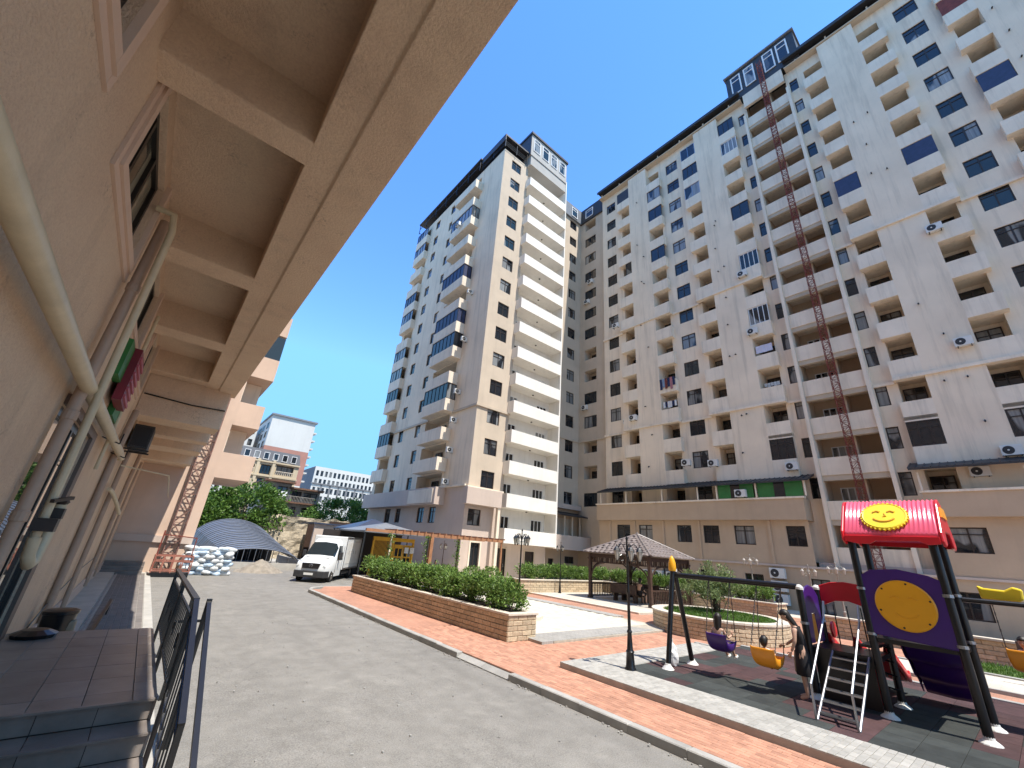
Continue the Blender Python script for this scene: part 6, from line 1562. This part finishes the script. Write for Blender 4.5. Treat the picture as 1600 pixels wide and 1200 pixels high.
# ================================================================ PLAYGROUND
G = .22
BK = M['black']
pt = thing('play_tower', 'play tower with ribbed red roof, purple panels, ladder and two slides', 'play tower')
def post(x, y, z1, name='post', r=.068, foot=True, cap=None):
    mb = MB(); mb.tube([(x, y, G), (x, y, z1)], r, 14); o = smooth_edges(mb.obj(name, BK, pt), 50)
    mb = MB(); mb.lathe([(.15, 0), (.14, .02), (.075, .07), (.066, .12)], (x, y, G - .005), 12); mb.obj('post_foot', M['white_plastic'], o)
    for zz in (1.55, 2.35):
        if zz < z1: mb = MB(); mb.lathe([(r, 0), (r + .014, .006), (r + .014, .05), (r, .056)], (x, y, zz), 14); mb.obj('clamp', M['steel'], o)
    if cap: mb = MB(); mb.lathe([(r + .012, -.02), (r + .012, .03), (.04, .075), (.0, .085)], (x, y, z1), 14); mb.obj('cap', M['white_plastic'], o)
AX, BX = 11.50, 12.66; AY, BY, CY = 1.21, 2.45, 3.58
for x in (AX, BX):
    post(x, AY, 3.5); post(x, BY, 3.5); post(x, CY, 2.25, cap=True)
# decks
mb = MB(); mb.box(AX, BY, 1.08, BX, CY, 1.16); mb.box(AX, BY + .06, .96, AX + .03, CY - .06, 1.08); mb.obj('low_deck', BK, pt)
mb = MB(); mb.box(AX, AY, 1.44, BX, BY, 1.52); mb.obj('high_deck', BK, pt)
mb = MB(); mb.box(AX + .1, BY + .003, 1.30, BX - .1, BY + .25, 1.35); mb.obj('deck_step', BK, pt)
mb = MB()
mb.box(AX + .01, BY + .08, G + .05, AX + .03, CY - .08, 1.07)
mb.obj('riser_shade_panel', BK, pt)  # black board, also standing in for the shadow under the deck
# roof with ribs
def roofpt(t):   # half profile from eave (0) to ridge (1), x offset from centre and z
    return None
rc = (AX + BX) / 2; ry0, ry1 = AY - .15, BY + .05
prof = [(-.80, 3.36), (-.78, 3.45), (-.28, 4.02), (-.15, 4.11), (0, 4.14), (.15, 4.11), (.28, 4.02), (.78, 3.45), (.80, 3.36)]
mb = MB(); n = 2 * 21 + 1; vs = []; fs = []
for j in range(n):
    y = ry0 + (ry1 - ry0) * j / (n - 1); lift = .022 if j % 2 else -.012
    for i, (dx, z) in enumerate(prof):
        l = lift if 0 < i < 8 else 0; vs.append((rc + dx * (1 + l * .6), y, z + l))
m9 = len(prof)
for j in range(n-1):
    for i in range(m9-1): a = j*m9+i; fs.append((a, a+1, a+m9+1, a+m9))
mb.add(vs, fs); rf = smooth_edges(mb.obj('roof', M['red_roof'], pt), 70)
rf.modifiers.new('t', 'SOLIDIFY').thickness = .03
for y0, y1 in ((ry0 - .05, ry0), (ry1, ry1 + .05)):
    mb = MB(); out = [(rc + dx * 1.04, z + .015) for dx, z in prof]; out = out[1:-1] + [(rc + .84, 3.29), (rc + .66, 3.21), (rc + .48, 3.25), (rc + .33, 3.5), (rc - .33, 3.5), (rc - .48, 3.25), (rc - .66, 3.21), (rc - .84, 3.29)]
    mb.prism(out, 'y', y0, y1); bevel(mb.obj('gable_end', M['red'], pt), .02)
mb = MB(); mb.prism([(rc - .22, 3.98), (rc + .22, 3.98), (rc + .36, 3.78), (rc - .36, 3.78)], 'y', ry0 - .075, ry0 - .051); mb.obj('gable_inset', M['orange'], pt)
mb = MB(); mb.prism([(ry0, 3.38), (ry1, 3.38), (ry1, 3.27), (ry1 - .2, 3.22), (ry1 - .4, 3.22), (ry1 - .5, 3.28), (ry0 + .3, 3.29), (ry0 + .18, 3.23), (ry0, 3.25)], 'x', rc - .84, rc - .80); bevel(mb.obj('eave_skirt', M['red'], pt), .01)
mb = MB(); mb.prism([(ry0, 3.38), (ry1, 3.38), (ry1, 3.27), (ry0, 3.25)], 'x', rc + .80, rc + .84); mb.obj('eave_skirt', M['red'], pt)
# disc with a simple smiling sun face on the sloping roof side
sl_ = math.atan2(.57, .50); dm_ = Matrix.Translation((rc - .545, (ry0 + ry1)/2 + .04, 3.76)) @ Matrix.Scale(.86, 4) @ Matrix.Rotation(-PI/2 , 4, 'Z') @ Matrix.Rotation(sl_, 4, 'X')
mb = MB(); mb.lathe([(.42, .0), (.42, .05), (.40, .065), (.385, .055), (.0, .06)], (0,0,0), 40); dk = mb.obj('face_disc', M['lemon'], pt); dk.matrix_local = dm_
mb = MB()
for q in range(32): aa = 2*PI*q/32; mb.cbox((.43*math.cos(aa), .43*math.sin(aa), .025), (.035, .035, .045), Matrix.Rotation(aa, 3, 'Z'))
mb.obj('disc_rim', M['lemon'], dk)
mb = MB(); mb.tube([(.21*math.sin(t*.22), -.03 - .17*math.cos(t*.22), .062) for t in range(-5, 6)], .022, 6)
for s in (-1, 1): mb.tube([(s*.2, .10, .062), (s*.13, .14, .062), (s*.07, .11, .062)], .022, 6)
mb.tube([(0.01, .06, .06), (.04, -.03, .066), (-.01, -.04, .06)], .016, 6)
mb.obj('face_relief', M['yellow'], dk)
# purple panels with yellow disc on the near side
def panel(name, pts, axis, a, b, m): mb = MB(); mb.prism(pts, axis, a, b); return bevel(mb.obj(name, M[m], pt), .015)
ym = (AY + BY) / 2
panel('purple_panel', [(BY - .04, 1.58), (AY + .02, 1.50), (AY + .02, 2.62), (AY + .2, 2.70), (ym, 2.78), (BY - .2, 2.74), (BY - .02, 2.62)], 'x', AX - .045, AX + .005, 'purple')
mb = MB(); mb.lathe([(.44, 0), (.44, .025), (.42, .04), (0, .042)], (0,0,0), 40); dd = mb.obj('yellow_disc', M['yellow'], pt); dd.matrix_local = Matrix.Translation((AX - .046, ym - .0, 2.14)) @ Matrix.Rotation(-PI/2, 4, 'Z') @ Matrix.Rotation(PI/2, 4, 'X')
mb = MB(); mb.tube([(.2*math.sin(t*.2), -.04 - .16*math.cos(t*.2), .042) for t in range(-5, 6)], .012, 6)
for s in (-1, 1): mb.tube([(s*.2, .12, .042), (s*.12, .16, .042), (s*.06, .13, .042)], .012, 6)
mb.obj('disc_relief', M['yellow'], dd)
mb = MB()
for q in range(6): aa = 2*PI*q/6 + .3; mb.lathe([(.018, .04), (.018, .048), (0, .05)], (.39*math.cos(aa), .39*math.sin(aa), 0), 6)
mb.obj('bolt_caps', M['black'], dd)
panel('red_side_panel', [(AX + .1, 1.55), (BX - .1, 1.55), (BX - .1, 2.6), (AX + .1, 2.6)], 'y', BY - .02, BY + .02, 'red') if False else None
# red arched panel at the far side of the low deck
panel('red_arch_panel', [(BY + .06, 1.92), (BY + .1, 2.02), (BY + .3, 1.98), (BY + .55, 2.05), (BY + .8, 2.03), (CY - .1, 1.92), (CY - .06, 1.95), (CY - .06, 2.33), (CY - .3, 2.42), ((BY+CY)/2, 2.45), (BY + .3, 2.42), (BY + .06, 2.33)], 'x', BX - .03, BX + .03, 'red')
# purple narrow panel on the end with flame-coloured cut-out
panel('purple_end_panel', [(AX + .08, 1.18), (AX + .42, 1.18), (AX + .48, 1.75), (BX - .48, 1.75), (BX - .42, 1.18), (BX - .08, 1.18), (BX - .06, 2.1), (BX - .3, 2.28), (rc, 2.33), (AX + .3, 2.28), (AX + .06, 2.1)], 'y', CY - .02, CY + .02, 'purple')
panel('orange_inset', [(AX + .43, 1.19), (BX - .43, 1.19), (BX - .49, 1.74), (AX + .49, 1.74)], 'y', CY - .012, CY + .008, 'orange')
# chain grips and bars between the low deck and the tall tower
for k in range(3):
    mb = MB(); mb.tube([(BX - .02, BY + .35 + k * .25, 1.16), (BX - .02, BY + .35 + k * .25, 1.95)], .012, 6); mb.obj('guard_bar', BK, pt)
# ladder and handrails
for yy in (BY + .12, CY - .42):
    mb = MB(); mb.tube([(AX - .02, yy, 1.14), (9.95, yy, G)], .022, 8); mb.obj('ladder_stringer', M['steel'], pt)
    mb = MB(); mb.tube([(9.90, yy, G), (9.92, yy, .75), (10.2, yy, .95), (11.3, yy, 1.75), (AX - .04, yy, 2.05)], .02, 8); mb.obj('handrail', M['steel'], pt)
for k in range(6):
    t = (k + .6) / 6.2; x = 9.95 + (AX - 9.97) * t; z = G + (1.14 - G) * t
    mb = MB(); mb.box(x - .05, BY + .14, z - .012, x + .07, CY - .44, z + .015); mb.obj('ladder_tread', M['steel'], pt)
# red double slide
def slide(name, y0, y1, p, m, wall=.16, lanes=1, wav=0):
    mb = MB(); n = 22; w = y1 - y0; pr = []
    for l in range(lanes):
        a, b = y0 + w*l/lanes, y0 + w*(l+1)/lanes; e = .05
        pr += [(a, wall), (a + e*.5, wall + .02), (a + e, wall*.75), (a + e*1.6, .02), ((a+b)/2, 0), (b - e*1.6, .02), (b - e, wall*.75), (b - e*.5, wall + .02)]
    pr.append((y1, wall)); pr = [(y0, 0)] + pr + [(y1, 0)]
    vs = []; fs = []
    for i in range(n + 1):
        t = i / n; x, z = p(t)
        for (y, h) in pr: vs.append((x, y, z + h))
    k = len(pr)
    for i in range(n):
        for j in range(k-1): a = i*k+j; fs.append((a, a+1, a+k+1, a+k))
    mb.add(vs, fs); o = smooth_edges(mb.obj(name, M[m], pt), 55); o.modifiers.new('t', 'SOLIDIFY').thickness = .025; return o
def rs(t): x = BX + .02 + 1.65 * t; z = 1.16 - .80 * (t ** 1.15) if t < .85 else 1.16 - .80 * (.85 ** 1.15) - .12 * (t - .85); return x, z - .02
slide('red_slide', BY + .05, CY - .05, rs, 'red', .2, 2)
for s in (BY + .12, CY - .2):
    mb = MB(); mb.lathe([(.14, -.03), (.17, -.02), (.17, .02), (.14, .03)], (0,0,0), 16); o = mb.obj('slide_grip', M['red'], pt); o.location = (BX + .12, s + .04, 1.42); o.rotation_euler = (PI/2, 0, 0)
mb = MB(); mb.box(AX + .35, BY + .06, .32, AX + .38, CY - .06, 1.05); mb.obj('red_lower_panel', M['red'], pt)
def pw_(t): return BX + .03 + 1.5 * t, 1.50 - 1.12 * t - .05 * math.cos(t * 6 * PI) * (1 - t*.3)
slide('purple_wave_slide', AY + .10, BY - .12, pw_, 'purple', .24)
# curly ladder rung stack between tower and deck
mb = MB()
for k in range(4): mb.tube([(BX - .3, BY - .1 + .02, .55 + k*.24), (BX - .42, BY + .16, .60 + k*.24), (BX - .6, BY + .02, .58 + k*.24)], .018, 6)
mb.obj('grab_loops', BK, pt)
# ---------------------------------------------------------------- swings
sw = thing('playground_swing', 'black swing frame with a yellow pod on the left leg', 'swing frame')
BX0 = 11.08; YA = 6.32; YB = 3.62; ZB = 2.28
def tube(name, pts, r, m, parent, n=12): mb = MB(); mb.tube(pts, r, n); return smooth_edges(mb.obj(name, m, parent), 60)
tube('cross_bar', [(BX0, YA, ZB), (BX0 + .42, YB, ZB)], .062, BK, sw)
for x, nm in ((10.5, 'leg'), (11.66, 'leg')):
    o = tube(nm, [(x, YA, G), (BX0 + (-.05 if x < 11 else .05), YA + .02, ZB + .08)], .06, BK, sw)
    mb = MB(); mb.lathe([(.15, 0), (.13, .02), (.07, .09), (.062, .12)], (x, YA, G - .005), 12); mb.obj('leg_foot', M['white_plastic'], o)
mb = MB(); mb.lathe([(.085, 0), (.10, .05), (.092, .2), (.06, .31), (.02, .37), (0, .38)], (BX0 - .05, YA + .02, ZB + .09), 16); smooth_edges(mb.obj('yellow_pod', M['yellow'], sw), 70)
mb = MB(); mb.lathe([(.06, -.02), (.06, .04), (.0, .08)], (BX0 + .06, YA + .02, ZB + .10), 12); mb.obj('leg_cap', M['white_plastic'], sw)
def chain(parent, a, b):
    mb = MB(); mb.tube([a, b], .008, 5, False)
    n = int((Vector(b) - Vector(a)).length / .07)
    for i in range(n):
        p = Vector(a).lerp(Vector(b), (i + .5) / n); mb.cbox(p, (.022 if i % 2 else .01, .01 if i % 2 else .022, .05))
    return mb.obj('chain', M['rope'], parent)
def bucket(name, label, c, m, swing=0.0):
    """moulded seat with a high back; faces +x"""
    t = thing('bucket_swing', label, 'swing', c, 0, 'bucket swings')
    mb = MB(); prof = [(-.27, .30), (-.25, .05), (-.18, -.06), (.0, -.10), (.16, -.07), (.25, .02), (.27, .13)]
    vs = []; fs = []; W = [-.24, -.235, -.12, .12, .235, .24]
    for (x, z) in prof:
        for k, y in enumerate(W):
            up = .16 + .05 * math.sin((x + .3) * 6) if k in (0, 5) else (.0 if k in (2, 3) else .02)
            vs.append((x, y, max(z, 0) * (1 if k in (2, 3) else .95) + min(z, 0) + (up if abs(x) < .26 else up * .3)))
    k = 6
    for i in range(len(prof)-1):
        for j in range(k-1): a = i*k+j; fs.append((a, a+1, a+k+1, a+k))
    mb.add(vs, fs); o = mb.obj('seat_shell', M[m], t); s = o.modifiers.new('t', 'SOLIDIFY'); s.thickness = .035; s2 = o.modifiers.new('s', 'SUBSURF'); s2.levels = 1; s2.render_levels = 2; smooth_edges(o, 80)
    return t
def barp(y): f = (YA - y) / (YA - YB); return Vector((BX0 + .48 * f, y, ZB - .05))
for y, m, lab, xo in ((5.25, 'purple', 'purple moulded swing seat with a girl sitting in it', -.18), (4.2, 'orange', 'orange moulded swing seat with a toddler sitting in it', -.55)):
    bp_ = barp(y); seat = (bp_.x + xo, y, .83 if y > 5 else .76)
    t = bucket('swing_seat', lab, seat, m)
    for s in (-1, 1):
        for x in (-.24, .22):
            o = chain(t, (0,0,0), (0,0,0)); bpy.data.objects.remove(o)
            a = barp(y + s * .24) - Vector(seat); o = chain(t, (x, s * .235, .24 if x < 0 else .17), a.lerp(Vector((x, s*.235, .2)), .0))
# second swing at the right edge
s2_ = thing('swing_bar', 'horizontal black bar with a yellow moulded cap right of the play tower', 'swing frame')
tube('arm_bar', [(BX, AY, 2.32), (13.3, -1.6, 2.32)], .045, BK, s2_)
mb = MB(); mb.prism([(-.02, 2.36), (-.52, 2.36), (-.58, 2.40), (-.6, 2.58), (-.48, 2.62), (-.36, 2.545), (-.08, 2.56), (0, 2.60)], 'x', 12.75, 13.0); o = mb.obj('yellow_cap', M['lemon'], s2_); o.location = (0.3, .92, 0); bevel(o, .03)
tube('support_post', [(13.3, -1.6, G), (13.3, -1.6, 2.4)], .055, BK, s2_)
t = bucket('swing_seat', 'orange swing seat with a child at the right edge of the photo', (13.2, .55, 1.25), 'orange')
for s in (-1, 1): chain(t, (0, s*.235, .25), (0, s*.235, 1.05))
# white shopping bag beside the swing leg
bg = bpy.data.objects.new('carrier_bag', None); 
bm = bmesh.new(); bmesh.ops.create_uvsphere(bm, u_segments=14, v_segments=10, radius=1)
for v in bm.verts:
    v.co.x *= .17; v.co.y *= .13; v.co.z = v.co.z * .22 * (1 if v.co.z < 0 else 1.25); v.co *= 1 + .22 * noise.noise(v.co * 9)
me = bpy.data.meshes.new('carrier_bag'); bm.to_mesh(me); bm.free(); me.materials.append(M['white_cloth'])
bpy.data.objects.remove(bg)
cb = tag(put('carrier_bag', me, None, (10.9, 6.42, G + .22)), 'white plastic carrier bag on the mat beside the swing leg', 'bag')
mb = MB(); mb.tube([(-.06, 0, .2), (-.03, 0, .36), (.03, 0, .36), (.06, 0, .2)], .012, 5); mb.obj('handle', M['white_cloth'], cb)
# ================================================================ PEOPLE
def skin_body(name, joints, edges, m, parent, sub=2):
    """joints: {name: (pos, radius)}; one continuous skinned surface"""
    keys = list(joints); idx = {k: i for i, k in enumerate(keys)}
    me = bpy.data.meshes.new(name); me.from_pydata([joints[k][0] for k in keys], [(idx[a], idx[b]) for a, b in edges], [])
    o = put(name, me, parent); me.materials.append(m)
    sk = o.modifiers.new('skin', 'SKIN'); sk.use_smooth_shade = True
    for k in keys:
        d = me.skin_vertices[0].data[idx[k]]; r = joints[k][1]; d.radius = r if isinstance(r, tuple) else (r, r)
    me.skin_vertices[0].data[0].use_root = True
    s = o.modifiers.new('sub', 'SUBSURF'); s.levels = sub; s.render_levels = sub
    return o
def head(parent, c, r, look, hair_m, hair_len=0.0, name='head'):
    """egg head with face features, plus hair; look = facing direction"""
    look = Vector(look).normalized(); side = Vector((0,0,1)).cross(look).normalized(); up = look.cross(side)
    R = Matrix((look, side, up)).transposed().to_4x4(); T = Matrix.Translation(c) @ R
    bm = bmesh.new(); bmesh.ops.create_uvsphere(bm, u_segments=18, v_segments=14, radius=1)
    for v in bm.verts:
        x, y, z = v.co
        w = 1 - .22 * max(0, -z); v.co = Vector((x * .92 * w + (.06 if z < -.2 and x > 0 else 0), y * .78 * w, z * 1.16))
        if x > .75 and abs(y) < .22 and -.25 < z < .15: v.co.x += .16
    bmesh.ops.transform(bm, matrix=Matrix.Scale(r, 4), verts=bm.verts)
    me = bpy.data.meshes.new(name); bm.to_mesh(me); bm.free(); me.materials.append(M['skin']); me.polygons.foreach_set('use_smooth', [True]*len(me.polygons))
    h = put(name, me, parent); h.matrix_local = T
    mb = MB()
    for s in (-1, 1):
        mb.lathe([(.0, -.01), (.11*r, 0), (0, .05*r)], (.86*r, s*.30*r, .10*r), 8)
    mb.cbox((.88*r, 0, -.45*r), (.06*r, .34*r, .07*r)); mb.obj('face_features', M['hair'], h)
    mb = MB()
    for s in (-1, 1): mb.lathe([(0, -.16*r), (.10*r, -.1*r), (.13*r, .08*r), (0, .2*r)], (-.02*r, s*.78*r, -.02*r), 8)
    mb.obj('ears', M['skin'], h)
    bm = bmesh.new(); bmesh.ops.create_uvsphere(bm, u_segments=20, v_segments=16, radius=1)
    for v in bm.verts:
        x, y, z = v.co
        k = 1.10; v.co = Vector((x * 1.0 * k - .06, y * .86 * k, z * 1.2 * k + .05))
        if z < .25 and x > -.05:
            v.co = Vector((min(v.co.x, .35) * .55, v.co.y * .9, max(v.co.z, .05)))
        if hair_len and z < .1 and x <= .15: v.co.z -= hair_len / r * (min(1, (.1 - z)) ** .7); v.co.x = v.co.x * .8 - .12; v.co.y *= .9
        v.co *= 1 + .05 * noise.noise(v.co * 4)
    bmesh.ops.transform(bm, matrix=Matrix.Scale(r, 4), verts=bm.verts)
    me = bpy.data.meshes.new('hair'); bm.to_mesh(me); bm.free(); me.materials.append(hair_m); me.polygons.foreach_set('use_smooth', [True]*len(me.polygons))
    hh = put('hair', me, h); return h
def hand(parent, wrist, d, palmn, s=1.0, curl=.5, name='hand'):
    """palm with four fingers and a thumb as one skinned surface"""
    d = Vector(d).normalized(); pn = Vector(palmn); pn = (pn - d * pn.dot(d)).normalized(); sd = d.cross(pn).normalized(); w = Vector(wrist)
    J = {'w': (w, .019*s), 'p': (w + d*.045*s, (.024*s, .014*s))}; E = [('w', 'p')]
    for i, (o, L) in enumerate(((-.030, .060), (-.010, .072), (.010, .068), (.029, .052))):
        k0 = w + d*.085*s + sd*o*s; k1 = k0 + (d*(1-.35*curl) + pn*.5*curl) * L*.55*s; k2 = k1 + (d*(1-curl) + pn*curl) * L*.5*s
        J['k%d' % i] = (k0, .0095*s); J['m%d' % i] = (k1, .0085*s); J['t%d' % i] = (k2, .007*s); E += [('p', 'k%d' % i), ('k%d' % i, 'm%d' % i), ('m%d' % i, 't%d' % i)]
    t0 = w + d*.035*s - sd*.034*s + pn*.006*s; t1 = t0 + (d*.7 - sd*.55 + pn*.3) * .034*s; J['th0'] = (t0, .011*s); J['th1'] = (t1, .0095*s); J['th2'] = (t1 + (d*.9 - sd*.1 + pn*.35)*.026*s, .0075*s); E += [('p', 'th0'), ('th0', 'th1'), ('th1', 'th2')]
    return skin_body(name, J, E, M['skin'], parent, 1)
def limb_cloth(name, pts, rs, m, parent, n=10):
    mb = MB(); mb.tube(pts, rs, n); o = smooth_edges(mb.obj(name, m, parent), 70); return o
def person(label, loc, rz=0.0): return thing('person', label, 'person', loc, rz)
V = Vector
# --- standing woman in black, head bent towards the toddler (facing +y)
wo = person('standing person in black with bent head and bare arms beside the ladder', (11.15, 3.62, G), math.radians(100))
J = {'pel': (V((0,0,.82)), (.115,.095)), 'waist': (V((.0,0,.98)), (.095,.085)), 'chest': (V((.03,0,1.16)), (.125,.095)), 'neckb': (V((.07,0,1.30)), (.06,.05)), 'neck': (V((.12,0,1.36)), .042), 'top': (V((.15,0,1.40)), .04),
     'shL': (V((.05,.145,1.25)), .048), 'elL': (V((.07,.20,1.02)), .036), 'wrL': (V((.16,.17,.83)), .024), 'shR': (V((.05,-.145,1.25)), .048), 'elR': (V((.12,-.19,1.03)), .036), 'wrR': (V((.30,-.15,.90)), .024),
     'hipL': (V((0,.085,.78)), .095), 'knL': (V((.02,.09,.44)), .056), 'anL': (V((0,.09,.08)), .036), 'toL': (V((.14,.10,.03)), .03), 'hipR': (V((0,-.085,.78)), .095), 'knR': (V((.03,-.09,.44)), .056), 'anR': (V((.02,-.09,.08)), .036), 'toR': (V((.16,-.10,.03)), .03)}
E = [('pel','waist'),('waist','chest'),('chest','neckb'),('neckb','neck'),('neck','top'),('chest','shL'),('shL','elL'),('elL','wrL'),('chest','shR'),('shR','elR'),('elR','wrR'),('pel','hipL'),('hipL','knL'),('knL','anL'),('anL','toL'),('pel','hipR'),('hipR','knR'),('knR','anR'),('anR','toR')]
skin_body('body', J, E, M['skin'], wo)
Jt = {k: (J[k][0], tuple(x + .014 for x in (J[k][1] if isinstance(J[k][1], tuple) else (J[k][1],)*2))) for k in ('pel','waist','chest','neckb')}
Jt['shL'] = (V((.05,.15,1.26)), .055); Jt['shR'] = (V((.05,-.15,1.26)), .055)
skin_body('black_top', Jt, [('pel','waist'),('waist','chest'),('chest','neckb'),('chest','shL'),('chest','shR')], M['black_cloth'], wo)
mb = MB(); mb.lathe([(.10, .98), (.135, .84), (.155, .62), (.17, .44), (.165, .43), (.14, .62)], (0, 0, 0), 16); o = smooth_edges(mb.obj('black_skirt', M['black_cloth'], wo), 70); o.scale = (.92, 1.1, 1)
mb = MB(); mb.lathe([(.06, .84), (.085, .70), (.10, .46), (.09, .45)], (.085, -.06, 0), 12); o = smooth_edges(mb.obj('beige_wrap', M['beige_cloth'], wo), 70)
head(wo, V((.20, 0, 1.47)), .098, (.85, .1, -.55), M['hair'], .24)
hand(wo, J['wrL'][0], (.4, 0, -.9), (0, -1, 0)); hand(wo, J['wrR'][0], (.9, .1, -.3), (0, .6, -.6), 1, .35)
# --- girl on the purple swing, facing +x
gi = person('long haired girl in a patterned top sitting in the purple swing seat', (11.09, 5.25, .83), 0)
J = {'pel': (V((-.10,0,.04)), (.085,.08)), 'waist': (V((-.13,0,.17)), .075), 'chest': (V((-.13,0,.32)), (.09,.075)), 'neckb': (V((-.11,0,.42)), .045), 'neck': (V((-.09,0,.47)), .034), 'top': (V((-.08,0,.50)), .032),
     'shL': (V((-.12,.11,.38)), .036), 'elL': (V((-.08,.19,.22)), .028), 'wrL': (V((.05,.22,.28)), .02), 'shR': (V((-.12,-.11,.38)), .036), 'elR': (V((-.06,-.19,.22)), .028), 'wrR': (V((.08,-.22,.28)), .02),
     'hipL': (V((-.08,.07,.03)), .07), 'knL': (V((.25,.08,.08)), .045), 'anL': (V((.40,.08,-.20)), .028), 'toL': (V((.50,.08,-.20)), .024), 'hipR': (V((-.08,-.07,.03)), .07), 'knR': (V((.26,-.08,.08)), .045), 'anR': (V((.42,-.08,-.19)), .028), 'toR': (V((.52,-.08,-.18)), .024)}
skin_body('body', J, E, M['skin'], gi)
Jt = {k: (J[k][0], tuple(x + .011 for x in (J[k][1] if isinstance(J[k][1], tuple) else (J[k][1],)*2))) for k in ('pel','waist','chest','shL','shR','hipL','hipR')}
skin_body('patterned_dress', Jt, [('pel','waist'),('waist','chest'),('chest','shL'),('chest','shR'),('pel','hipL'),('pel','hipR')], M['grey_cloth'], gi)
head(gi, V((-.06, 0, .59)), .098, (1, .1, -.1), M['hair'], .26)
for k in ('wrL', 'wrR'): hand(gi, J[k][0], (.2, 0, .9), (1, 0, 0), .8, .9)
for s, k in ((1, 'L'), (-1, 'R')):
    mb = MB(); p = J['an' + k][0]; mb.tube([p + V((-.02,0,-.02)), p + V((.05,0,-.03)), p + V((.14,0,-.01))], [.034,.037,.028], 8); mb.obj('white_shoe', M['white_plastic'], gi)
# --- toddler on the orange swing
to = person('toddler in a white top sitting in the orange swing seat', (10.91, 4.2, .76), 0)
J2 = {k: (v[0] * .66 + V((-.03, 0, .0)), tuple(x * .82 for x in v[1]) if isinstance(v[1], tuple) else v[1] * .82) for k, v in J.items()}
skin_body('body', J2, E, M['skin'], to)
Jt = {k: (J2[k][0], tuple(x + .010 for x in (J2[k][1] if isinstance(J2[k][1], tuple) else (J2[k][1],)*2))) for k in ('pel','waist','chest','shL','shR','elL','elR')}
skin_body('white_top', Jt, [('pel','waist'),('waist','chest'),('chest','shL'),('chest','shR'),('shL','elL'),('shR','elR')], M['white_cloth'], to)
head(to, V((-.09, 0, .40)), .085, (1, -.2, -.1), M['hair'], 0)
for k in ('wrL', 'wrR'): hand(to, J2[k][0], (.2, 0, .9), (1, 0, 0), .6, .9)
# --- child at the right edge
ch = person('child in a pink and white top in the orange seat at the right edge', (13.2, .55, 1.25), math.radians(180))
skin_body('body', J2, E, M['skin'], ch); skin_body('pink_top', Jt, [('pel','waist'),('waist','chest'),('chest','shL'),('chest','shR'),('shL','elL'),('shR','elR')], mat('pale_pink_cloth', (.72, .52, .52), .9), ch)
head(ch, V((-.09, 0, .40)), .085, (1, -.2, -.1), M['hair'], .1)
for k in ('wrL', 'wrR'): hand(ch, J2[k][0], (.2, 0, .9), (1, 0, 0), .6, .9)
# --- person on the gazebo bench and a small figure near the pergola
def seated(label, loc, rz, cloth_m):
    p = person(label, loc, rz)
    J = {'pel': (V((0,0,.52)), (.13,.11)), 'waist': (V((-.02,0,.68)), .11), 'chest': (V((.0,0,.90)), (.14,.105)), 'neckb': (V((.02,0,1.06)), .06), 'neck': (V((.04,0,1.11)), .048), 'top': (V((.05,0,1.15)), .045),
         'shL': (V((.0,.17,1.0)), .055), 'elL': (V((.1,.22,.75)), .042), 'wrL': (V((.3,.12,.68)), .028), 'shR': (V((.0,-.17,1.0)), .055), 'elR': (V((.1,-.22,.75)), .042), 'wrR': (V((.3,-.12,.68)), .028),
         'hipL': (V((.04,.09,.52)), .1), 'knL': (V((.44,.11,.50)), .065), 'anL': (V((.44,.11,.08)), .04), 'toL': (V((.56,.12,.04)), .035), 'hipR': (V((.04,-.09,.52)), .1), 'knR': (V((.44,-.11,.50)), .065), 'anR': (V((.44,-.11,.08)), .04), 'toR': (V((.56,-.12,.04)), .035)}
    skin_body('body', J, E, M['skin'], p)
    K = ('pel','waist','chest','shL','shR','elL','elR','hipL','hipR','knL','knR'); Jt = {k: (J[k][0], tuple(x + .014 for x in (J[k][1] if isinstance(J[k][1], tuple) else (J[k][1],)*2))) for k in K}
    skin_body('clothes', Jt, [e for e in E if e[0] in K and e[1] in K], cloth_m, p)
    head(p, V((.07, 0, 1.25)), .11, (1, 0, -.15), M['hair'], .12)
    for k in ('wrL', 'wrR'): hand(p, J[k][0], (.9, 0, -.2), (0, 0, -1), 1, .4)
seated('person in dark clothes sitting on a bench inside the gazebo', (22.9, 15.3, .2), 0, M['black_cloth'])
seated('person sitting in the shade between the pergola posts', (17.0, 28.6, .1), math.radians(-90), M['white_cloth'])
